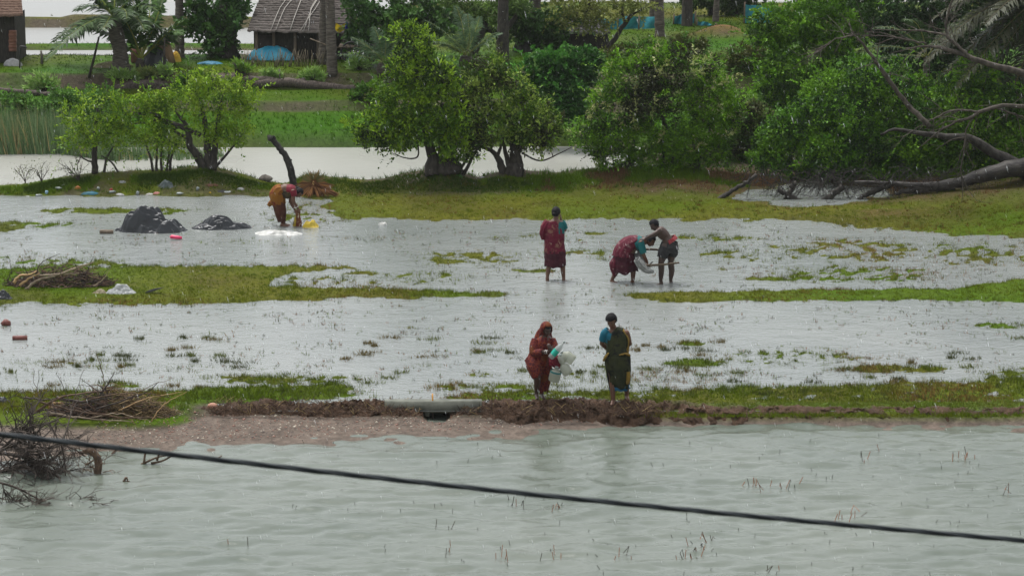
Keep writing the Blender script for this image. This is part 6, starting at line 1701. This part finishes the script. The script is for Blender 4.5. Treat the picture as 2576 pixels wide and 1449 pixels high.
# ---- B: woman in dark green sari looking down, hands behind her back
t, Y0 = person('woman in dark green and yellow sari with blue blouse looking down', 1556, 1005, .14); p = pf(Y0)
b = MB(); hc = p(1538, 806, -.03); fb = (-.3, -.78, -.5)
head(b, hc, fb, .094); limb(b, [p(1541, 817, 0), p(1545, 833, .02)], [.05, .055])
limb(b, [p(1547, 842, 0), p(1549, 870, 0), p(1553, 903, 0)], [.10, .10, .12]); limb(b, [p(1524, 838, 0), p(1572, 838, 0)], [.06, .06])
limb(b, [p(1521, 837, 0), p(1514, 864, .04), p(1530, 880, .17)], [.052, .04, .028]); hand(b, p(1530, 880, .17), (.8, .2, -.2), (0, .8, .3), .7, 1)
limb(b, [p(1576, 837, 0), p(1584, 864, .06), p(1568, 881, .17)], [.052, .04, .028]); hand(b, p(1568, 881, .17), (-.8, .2, -.2), (0, .8, .3), .7, -1)
limb(b, [p(1541, 905, 0), p(1541, 952, -.06), p(1542, 1002, -.1)], [.09, .058, .034]); foot(b, p(1542, 1003, -.1), (-.15, -1, 0))
limb(b, [p(1567, 905, 0), p(1573, 948, .02), p(1577, 990, .06)], [.09, .058, .034]); foot(b, p(1577, 991, .06), (.1, -1, 0))
remeshed(b, 'body', SKIN, t); face_parts(t, hc, fb); hair_cap(t, hc, fb, .096, .0)
cloth(t, 'blouse', BLUEB, Y0, [(1547, 829, .02), (1548, 842, 0), (1549, 860, 0)], [21, 26, 25.5], [.09, .12, .125], 11, .02, cut=lambda x, y, f: (f < 0) & (((x - 1540) / 13) ** 2 + ((y - 826) / 13) ** 2 < 1))
cloth(t, 'sleeve', BLUEB, Y0, [(1531, 829, 0), (1521, 840, .01), (1515.5, 857, .035)], [9, 11, 9], [.065, .07, .06], 12, .03)
cloth(t, 'sari', SARI_B, Y0, [(1549, 823, .02), (1551, 843, -.0), (1551, 868, 0), (1552, 886, 0), (1553, 902, 0)], [11, 25.5, 25, 27, 30.5], [.11, .14, .145, .155, .165], 13, .045, cut=lambda x, y, f: (y < 845 + (1529 - x) * .95) & (x < 1572))
cloth(t, 'sari_shoulder_drape', SARI_B, Y0, [(1561, 828, .02), (1572, 845, .02), (1574, 866, .03), (1570, 886, .05)], [7, 9.5, 8, 6], [.08, .09, .085, .06], 14, .06)
cloth(t, 'sari_border', SARI_BY, Y0, [(1566, 829, -.02), (1579, 849, .02), (1579, 868, .04), (1576, 892, .0)], [3, 3.5, 3.5, 6], [.06, .075, .075, .07], 15, .05)
cloth(t, 'sari_border', SARI_BY, Y0, [(1582, 893, -.06), (1572, 890, -.14), (1558, 893, -.17)], [3.5, 2.8, 1.5], [.03, .03, .02], 16, .1)
cloth(t, 'sari_border', SARI_BY, Y0, [(1519, 906, -.05), (1524, 897, -.13), (1531, 888, -.15)], [3, 3, 2], [.03, .03, .02], 17, .1)
cloth(t, 'sari_skirt', SARI_B, Y0, [(1554, 893, 0), (1555, 918, 0), (1556, 945, 0), (1557, 972, 0)], [31.5, 30.5, 28.5, 25.5], [.17, .175, .165, .145], 18, .09, 11, hem=.03)
cloth(t, 'skirt_border', SARI_BY, Y0, [(1580, 935, -.09), (1580, 950, -.1), (1578, 964, -.09)], [4.5, 5.5, 4.5], [.06, .06, .05], 20, .08)
cloth(t, 'petticoat', mat2('petticoat_blue', (.005, .07, .14), (.01, .1, .18), 8, .7), Y0, [(1557, 960, 0), (1558, 979, 0)], [24, 24], [.13, .13], 19, .09, 7, hem=.02, nr=10)

# ---- C: woman seen from behind in a crimson sari, hand at her face
t, Y0 = person('woman seen from behind in crimson sari, hand raised to her face', 1397, 705, 0); p = pf(Y0)
b = MB(); hc = p(1399, 535, .02); fc = (.42, .88, -.12)
head(b, hc, fc, .09); limb(b, [p(1399, 545, .01), p(1398, 558, 0)], [.05, .06])
limb(b, [p(1397, 566, 0), p(1395, 590, 0), p(1395, 612, 0)], [.14, .125, .15]); limb(b, [p(1378, 563, 0), p(1414, 563, 0)], [.06, .06])
limb(b, [p(1414, 563, 0), p(1421, 579, .02), p(1411, 552, .12)], [.05, .042, .028]); hand(b, p(1411, 551, .12), (-.1, .1, 1), (-.8, .1, 0), .6, 1)
limb(b, [p(1377, 563, 0), p(1371, 585, 0), p(1374, 602, .15)], [.05, .04, .028]); hand(b, p(1374, 602, .16), (.3, .7, -.3), (.8, 0, 0), .6, -1)
limb(b, [p(1385, 615, 0), p(1383, 655, .03), p(1377, 696, -.05)], [.09, .06, .036]); foot(b, p(1377, 699, -.05), (.1, 1, 0))
limb(b, [p(1408, 615, 0), p(1414, 655, .03), p(1418, 699, .02)], [.09, .06, .036]); foot(b, p(1418, 701, .02), (.1, 1, 0))
remeshed(b, 'body', SKIN, t); face_parts(t, hc, fc); hair_cap(t, hc, fc, .09, -.03)
cloth(t, 'blouse', TEAL, Y0, [(1398, 557, .0), (1398, 570, 0), (1397, 586, 0)], [19, 23, 23], [.105, .14, .145], 21, .02, cut=lambda x, y, f: (f < 0) & (((x - 1397) / 10) ** 2 + ((y - 556) / 13) ** 2 < 1))
cloth(t, 'sleeve', TEAL, Y0, [(1413, 558, 0), (1418, 567, .01), (1421, 576, .02)], [8, 8.5, 7.5], [.07, .07, .06], 22, .03)
cloth(t, 'sari', SARI_C, Y0, [(1391, 555, 0), (1393, 570, 0), (1394, 588, 0), (1394, 604, 0)], [20, 25, 26, 25], [.12, .155, .165, .17], 23, .05, cut=lambda x, y, f: (x > 1396 + (y - 552) * .62) & (y < 586))
cloth(t, 'sari_arm_drape', SARI_C, Y0, [(1380, 556, 0), (1371, 570, -.02), (1366, 588, -.02), (1367, 602, .0)], [9, 10, 9, 5], [.09, .1, .09, .05], 24, .08)
cloth(t, 'sari_skirt', SARI_C, Y0, [(1394, 598, 0), (1395, 615, 0), (1396, 635, 0)], [25, 25.5, 26], [.18, .19, .19], 25, .045, 7)
cloth(t, 'sari_lower_skirt', SARI_CD, Y0, [(1396, 629, 0), (1396, 648, 0), (1396, 668, 0)], [26, 26.5, 27.5], [.19, .19, .19], 26, .05, 7, hem=.025)

# ---- D: woman in crimson sari bending over the net
t, Y0 = person('woman in crimson sari and teal blouse bending down over a net', 1567, 710, 0); p = pf(Y0)
b = MB(); hc = p(1637, 606, 0); fd = (.78, -.28, -.56)
head(b, hc, fd, .09, (.56, 0, .8)); limb(b, [p(1630, 604, 0), p(1616, 605, 0)], [.05, .06])
limb(b, [p(1612, 608, 0), p(1594, 614, 0), p(1574, 636, 0)], [.125, .115, .15]); limb(b, [p(1612, 611, -.17), p(1612, 607, .17)], [.055, .055])
limb(b, [p(1612, 613, -.18), p(1618, 640, -.22), p(1628, 660, -.2)], [.05, .042, .028]); hand(b, p(1628, 661, -.2), (.35, 0, -.8), (.7, .2, .3), .9, 1)
limb(b, [p(1611, 612, .17), p(1610, 638, .15), p(1621, 660, .1)], [.05, .042, .028]); hand(b, p(1621, 661, .1), (.5, 0, -.8), (.7, .2, .3), .9, -1)
limb(b, [p(1560, 645, 0), p(1553, 678, .02), p(1541, 701, .05)], [.09, .06, .036]); foot(b, p(1541, 703, .05), (.6, -.6, 0))
limb(b, [p(1580, 645, 0), p(1593, 678, -.02), p(1592, 705, 0)], [.09, .06, .036]); foot(b, p(1592, 707, 0), (.8, -.5, 0))
remeshed(b, 'body', SKIN, t); face_parts(t, hc, fd, (.56, 0, .8)); hair_cap(t, hc, fd, .09, .02, (.56, 0, .8))
cloth(t, 'blouse', TEAL, Y0, [(1619, 606, 0), (1610, 609, 0), (1597, 614, 0)], [13, 17, 17], [.16, .18, .17], 31, .02)
cloth(t, 'sleeve', TEAL, Y0, [(1611, 609, -.18), (1615, 624, -.2), (1619, 638, -.22)], [9, 9.5, 8], [.075, .075, .065], 32, .03)
cloth(t, 'sleeve', TEAL, Y0, [(1611, 608, .16), (1611, 622, .16), (1610, 634, .15)], [8, 8, 7], [.07, .07, .06], 33, .03)
cloth(t, 'sari', SARI_D, Y0, [(1608, 602, .03), (1594, 609, .02), (1580, 617, 0), (1569, 630, 0), (1567, 644, 0)], [11, 18, 21, 24, 27], [.16, .19, .2, .21, .22], 34, .06)
cloth(t, 'sari_skirt', SARI_CD, Y0, [(1568, 636, 0), (1570, 652, 0), (1572, 668, 0), (1573, 682, 0)], [24, 28, 31, 32], [.21, .22, .23, .23], 35, .06, 8, hem=.03)
cloth(t, 'sari_tail', SARI_D, Y0, [(1552, 648, 0), (1545, 664, .0), (1545, 680, .02), (1546, 692, .03)], [8, 11, 9, 5], [.12, .14, .1, .06], 36, .09, hem=.02)

# ---- E: bare-chested man leaning towards her
t, Y0 = person('bare chested man in black shorts leaning left, hands on the bending woman', 1673, 713, 0); p = pf(Y0)
b = MB(); hc = p(1646, 566, -.02); fe = (-.78, -.3, -.52)
head(b, hc, fe, .09, (-.5, 0, .85)); limb(b, [p(1650, 570, 0), p(1659, 580, 0)], [.05, .065])
limb(b, [p(1662, 583, -.06), p(1676, 598, -.04), p(1685, 616, -.05)], [.115, .10, .11]); limb(b, [p(1662, 583, .07), p(1676, 598, .05), p(1686, 616, .05)], [.115, .10, .11])
limb(b, [p(1658, 581, -.18), p(1658, 580, .18)], [.06, .06])
limb(b, [p(1657, 582, -.19), p(1640, 592, -.24), p(1625, 600, -.14)], [.05, .038, .027]); hand(b, p(1624, 600, -.14), (-.9, .1, -.1), (0, .3, -.8), .6, 1)
limb(b, [p(1658, 580, .18), p(1647, 594, .2), p(1632, 600, .1)], [.05, .038, .027]); hand(b, p(1631, 600, .1), (-.9, -.1, -.1), (0, -.3, -.8), .6, -1)
limb(b, [p(1674, 622, -.08), p(1663, 660, -.12), p(1664, 680, -.09), p(1662, 706, -.06)], [.10, .062, .062, .036]); foot(b, p(1662, 709, -.06), (-.75, -.6, 0))
limb(b, [p(1692, 622, .08), p(1687, 660, .06), p(1690, 680, .08), p(1687, 704, .1)], [.10, .062, .062, .036]); foot(b, p(1687, 707, .1), (-.5, -.7, 0))
remeshed(b, 'body', SKIND, t); face_parts(t, hc, fe, (-.5, 0, .85)); hair_cap(t, hc, fe, .089, None, (-.5, 0, .85), True)
cloth(t, 'shorts', BLACKS, Y0, [(1686, 606, 0), (1684, 620, 0), (1682, 634, 0)], [19, 23, 24], [.155, .18, .18], 41, .05)
cloth(t, 'shorts_leg', BLACKS, Y0, [(1674, 622, -.08), (1669, 636, -.1), (1666, 648, -.11)], [14, 14, 12.5], [.12, .12, .11], 42, .06)
cloth(t, 'shorts_leg', BLACKS, Y0, [(1693, 622, .08), (1692, 634, .07), (1690, 645, .065)], [13, 13, 11.5], [.12, .12, .11], 43, .06)
cloth(t, 'waist_cloth', REDW, Y0, [(1682, 601, 0), (1687, 609, 0)], [18.5, 20], [.155, .165], 44, .04, 9, nr=10)

# ---- net held between them: two bamboo poles and grey netting
q = P(1650, 690, .0); Yn = Y0 - .3
nt_ = thing('push_net', P(1640, 700, 0), 'grey push net on two bamboo poles held between woman and man', 'fishing net')
BAMB = mat2('bamboo', (.05, .036, .022), (.10, .072, .045), 12, .6, .3, .2)
for (a_, c_, y_) in [((1612, 668), (1709, 661), Yn), ((1600, 628), (1705, 641), Yn + .5)]:
    mid_ = ((a_[0] + c_[0]) / 2, (a_[1] + c_[1]) / 2 + (2 if y_ == Yn else -6))
    b = MB(); b.tube(spline([at(*a_, y_), at(*mid_, y_), at(*c_, y_)], 14), np.linspace(.028, .02, 14), 7); b.build('pole', BAMB, nt_)
m_, k_ = 18, 22; pts = np.zeros((m_, k_, 3))
for i in range(m_):
    for j in range(k_):
        u, w_ = i / (m_ - 1), j / (k_ - 1)
        a_ = np.array(at(1594, 632, Yn + .45)) * (1 - u) + np.array(at(1612, 630, Yn + .5)) * u
        c_ = np.array(at(1606, 664, Yn + .05)) * (1 - u) + np.array(at(1645, 664, Yn)) * u
        g_ = a_ * (1 - w_) + c_ * w_
        g_[2] -= .22 * math.sin(math.pi * w_) * u * .7 + .05 * math.sin(6 * w_ + 5 * u); g_[1] += .03 * math.sin(11 * u + 4 * w_)
        pts[i, j] = g_
NETG = mat2('grey_netting', (.16, .165, .155), (.28, .285, .27), 16, .8, .15, .5, .02)
b = MB(); b.grid(pts); b.build('netting', NETG, nt_)
cloth(nt_, 'net_bag', NETG, Yn, [(1602, 652, 0), (1612, 666, 0), (1628, 680, 0), (1645, 684, 0)], [9, 10, 8, 3], [.12, .12, .09, .04], 51, .12, thick=.006)

# ---- F: woman in orange sari bending to wring a cloth
t, Y0 = person('woman in orange and yellow sari bending down beside the black plastic', 716, 568, 0); p = pf(Y0)
b = MB(); hc = p(751, 485, -.02); ff = (.5, -.2, -.84)
head(b, hc, ff, .088, (.84, 0, .5)); limb(b, [p(747, 482, 0), p(738, 479, 0)], [.05, .06])
limb(b, [p(735, 479, 0), p(717, 475, 0), p(702, 486, 0)], [.12, .115, .145]); limb(b, [p(737, 482, -.16), p(737, 479, .16)], [.055, .055])
limb(b, [p(737, 483, -.17), p(738, 508, -.2), p(749, 524, -.15)], [.05, .04, .027]); hand(b, p(749.5, 525, -.15), (.3, .1, -.9), (-.2, .7, .2), .9, 1)
limb(b, [p(736, 482, .17), p(730, 507, .12), p(741, 527, .0)], [.05, .04, .027]); hand(b, p(742, 528, 0), (.4, -.1, -.9), (-.2, -.7, .2), .9, -1)
limb(b, [p(700, 490, -.06), p(705, 528, -.08), p(711, 560, -.06)], [.09, .06, .036]); foot(b, p(711, 562, -.06), (.95, -.3, 0))
limb(b, [p(704, 490, .06), p(711, 528, .06), p(715, 558, .06)], [.09, .06, .036]); foot(b, p(715, 560, .06), (.95, -.1, 0))
remeshed(b, 'body', SKIN, t); hair_cap(t, hc, ff, .088, .03, (.84, 0, .5)); face_parts(t, hc, ff, (.84, 0, .5))
cloth(t, 'blouse', REDB, Y0, [(741, 480, 0), (732, 478, 0), (721, 477, 0)], [11, 14, 13.5], [.15, .17, .155], 61, .02)
cloth(t, 'sleeve', REDB, Y0, [(737, 479, -.17), (739, 487, -.18), (740, 494, -.19)], [8, 8, 7], [.07, .07, .06], 62, .03)
cloth(t, 'sari', SARI_F, Y0, [(711, 475, 0), (702, 479, 0), (697, 489, 0), (699, 502, 0), (701, 514, 0)], [11, 16, 18.5, 18, 17], [.16, .18, .2, .2, .18], 63, .06)
cloth(t, 'sari_skirt', SARI_FD, Y0, [(701, 508, 0), (704, 525, 0), (707, 542, 0), (709, 557, 0)], [16.5, 15.5, 13, 9.5], [.185, .175, .15, .12], 64, .06, 7, hem=.02)
cloth(t, 'sari_tail', SARI_F, Y0, [(692, 508, .02), (683, 511, .03), (675, 518, .04)], [6, 7, 4], [.06, .06, .03], 65, .1)
cloth(t, 'sari_chest_wrap', print_cloth('sari_wrap_dark', (.03, .022, .012), (.05, .04, .02), (.11, .07, .02), 9, 'blot', .58), Y0, [(735, 485, -.02), (724, 487, -.02), (714, 480, -.02)], [9, 13, 10], [.15, .16, .14], 66, .06)
bangle(t, p(747, 521, -.16), (.4, .1, -.8)); bangle(t, p(739.5, 524, .01), (.4, -.1, -.8))
wc = MB(); o = thing('wet_cloth', P(751, 577, 0), 'wet patterned cloth hanging from the hands of the bending woman', 'cloth')
cloth(o, 'hanging_cloth', print_cloth('wet_print', (.10, .02, .015), (.14, .05, .02), (.5, .45, .35), 14, 'blot', .56), Y0 - .08, [(748, 529), (750, 545), (752, 562), (751, 577)], [5, 5, 6.5, 5], [.045, .045, .05, .05], 67, .2, thick=.005)
cloth(o, 'hanging_end', print_cloth('wet_yellow', (.3, .2, .02), (.4, .3, .03), (.02, .03, .02), 12, 'blot', .52), Y0 - .05, [(746, 545), (744, 560), (741, 574)], [3, 5, 5], [.03, .04, .04], 68, .2, thick=.005)
# ------------------------------------------------------------------ falling rain and the wet air
rng = np.random.default_rng(909)
n = 3600
Yr_ = 16 + 62 * rng.random(n) ** .8
xr_ = rng.uniform(-60, 2640, n); yr_ = rng.uniform(-40, 1449, n)
dx, dy, dz = _dir(xr_, yr_)
t_ = Yr_ / dy
Q = np.stack([dx * t_, Yr_, CAMH + dz * t_], 1); Q = Q[Q[:, 2] > .15]
m = len(Q); rad = rng.uniform(.0008, .0017, m)[:, None]; ln_ = rng.uniform(.004, .03, m)[:, None]
fall = np.array([-.28, .0, 1.0]) / 1.04
sx = np.array([1.0, 0, .28]); sy = np.array([0, 1.0, 0])
V = np.stack([Q + sx * rad, Q + sy * rad, Q - sx * rad, Q - sy * rad, Q + fall * ln_, Q - fall * ln_], 1).reshape(-1, 3)
base = np.arange(m)[:, None, None] * 6
T3 = np.array([[0, 1, 4], [1, 2, 4], [2, 3, 4], [3, 0, 4], [1, 0, 5], [2, 1, 5], [3, 2, 5], [0, 3, 5]])[None]
b = MB(); b.add(V, (base + T3).reshape(-1, 3))
rm, nt, bs = newmat('rain_drop'); bs.inputs['Base Color'].default_value = (.8, .82, .82, 1); bs.inputs['Roughness'].default_value = .2; bs.inputs['Specular IOR Level'].default_value = .5
tag(b.build('rain', rm, smooth=False), 'fine raindrops falling through the air', 'rain', kind='stuff')

hm = bpy.data.materials.new('wet_air'); hm.use_nodes = True; nt = hm.node_tree; nt.nodes.clear()
ho = nt.nodes.new('ShaderNodeOutputMaterial'); hv = nt.nodes.new('ShaderNodeVolumePrincipled')
hv.inputs['Color'].default_value = (.9, .93, .94, 1); hv.inputs['Density'].default_value = .00014; hv.inputs['Anisotropy'].default_value = .1
nt.links.new(hv.outputs[0], ho.inputs['Volume'])
b = MB(); b.box((0, 1220, 6.4), (3300, 2600, 18.0)); tag(b.build('haze', hm, smooth=False), 'thin rain haze over the whole field', 'haze', kind='stuff')
print('TRIS', sum(len(o.data.loop_triangles) or sum(len(p.vertices) - 2 for p in o.data.polygons) for o in COL.objects if o.type == 'MESH'))
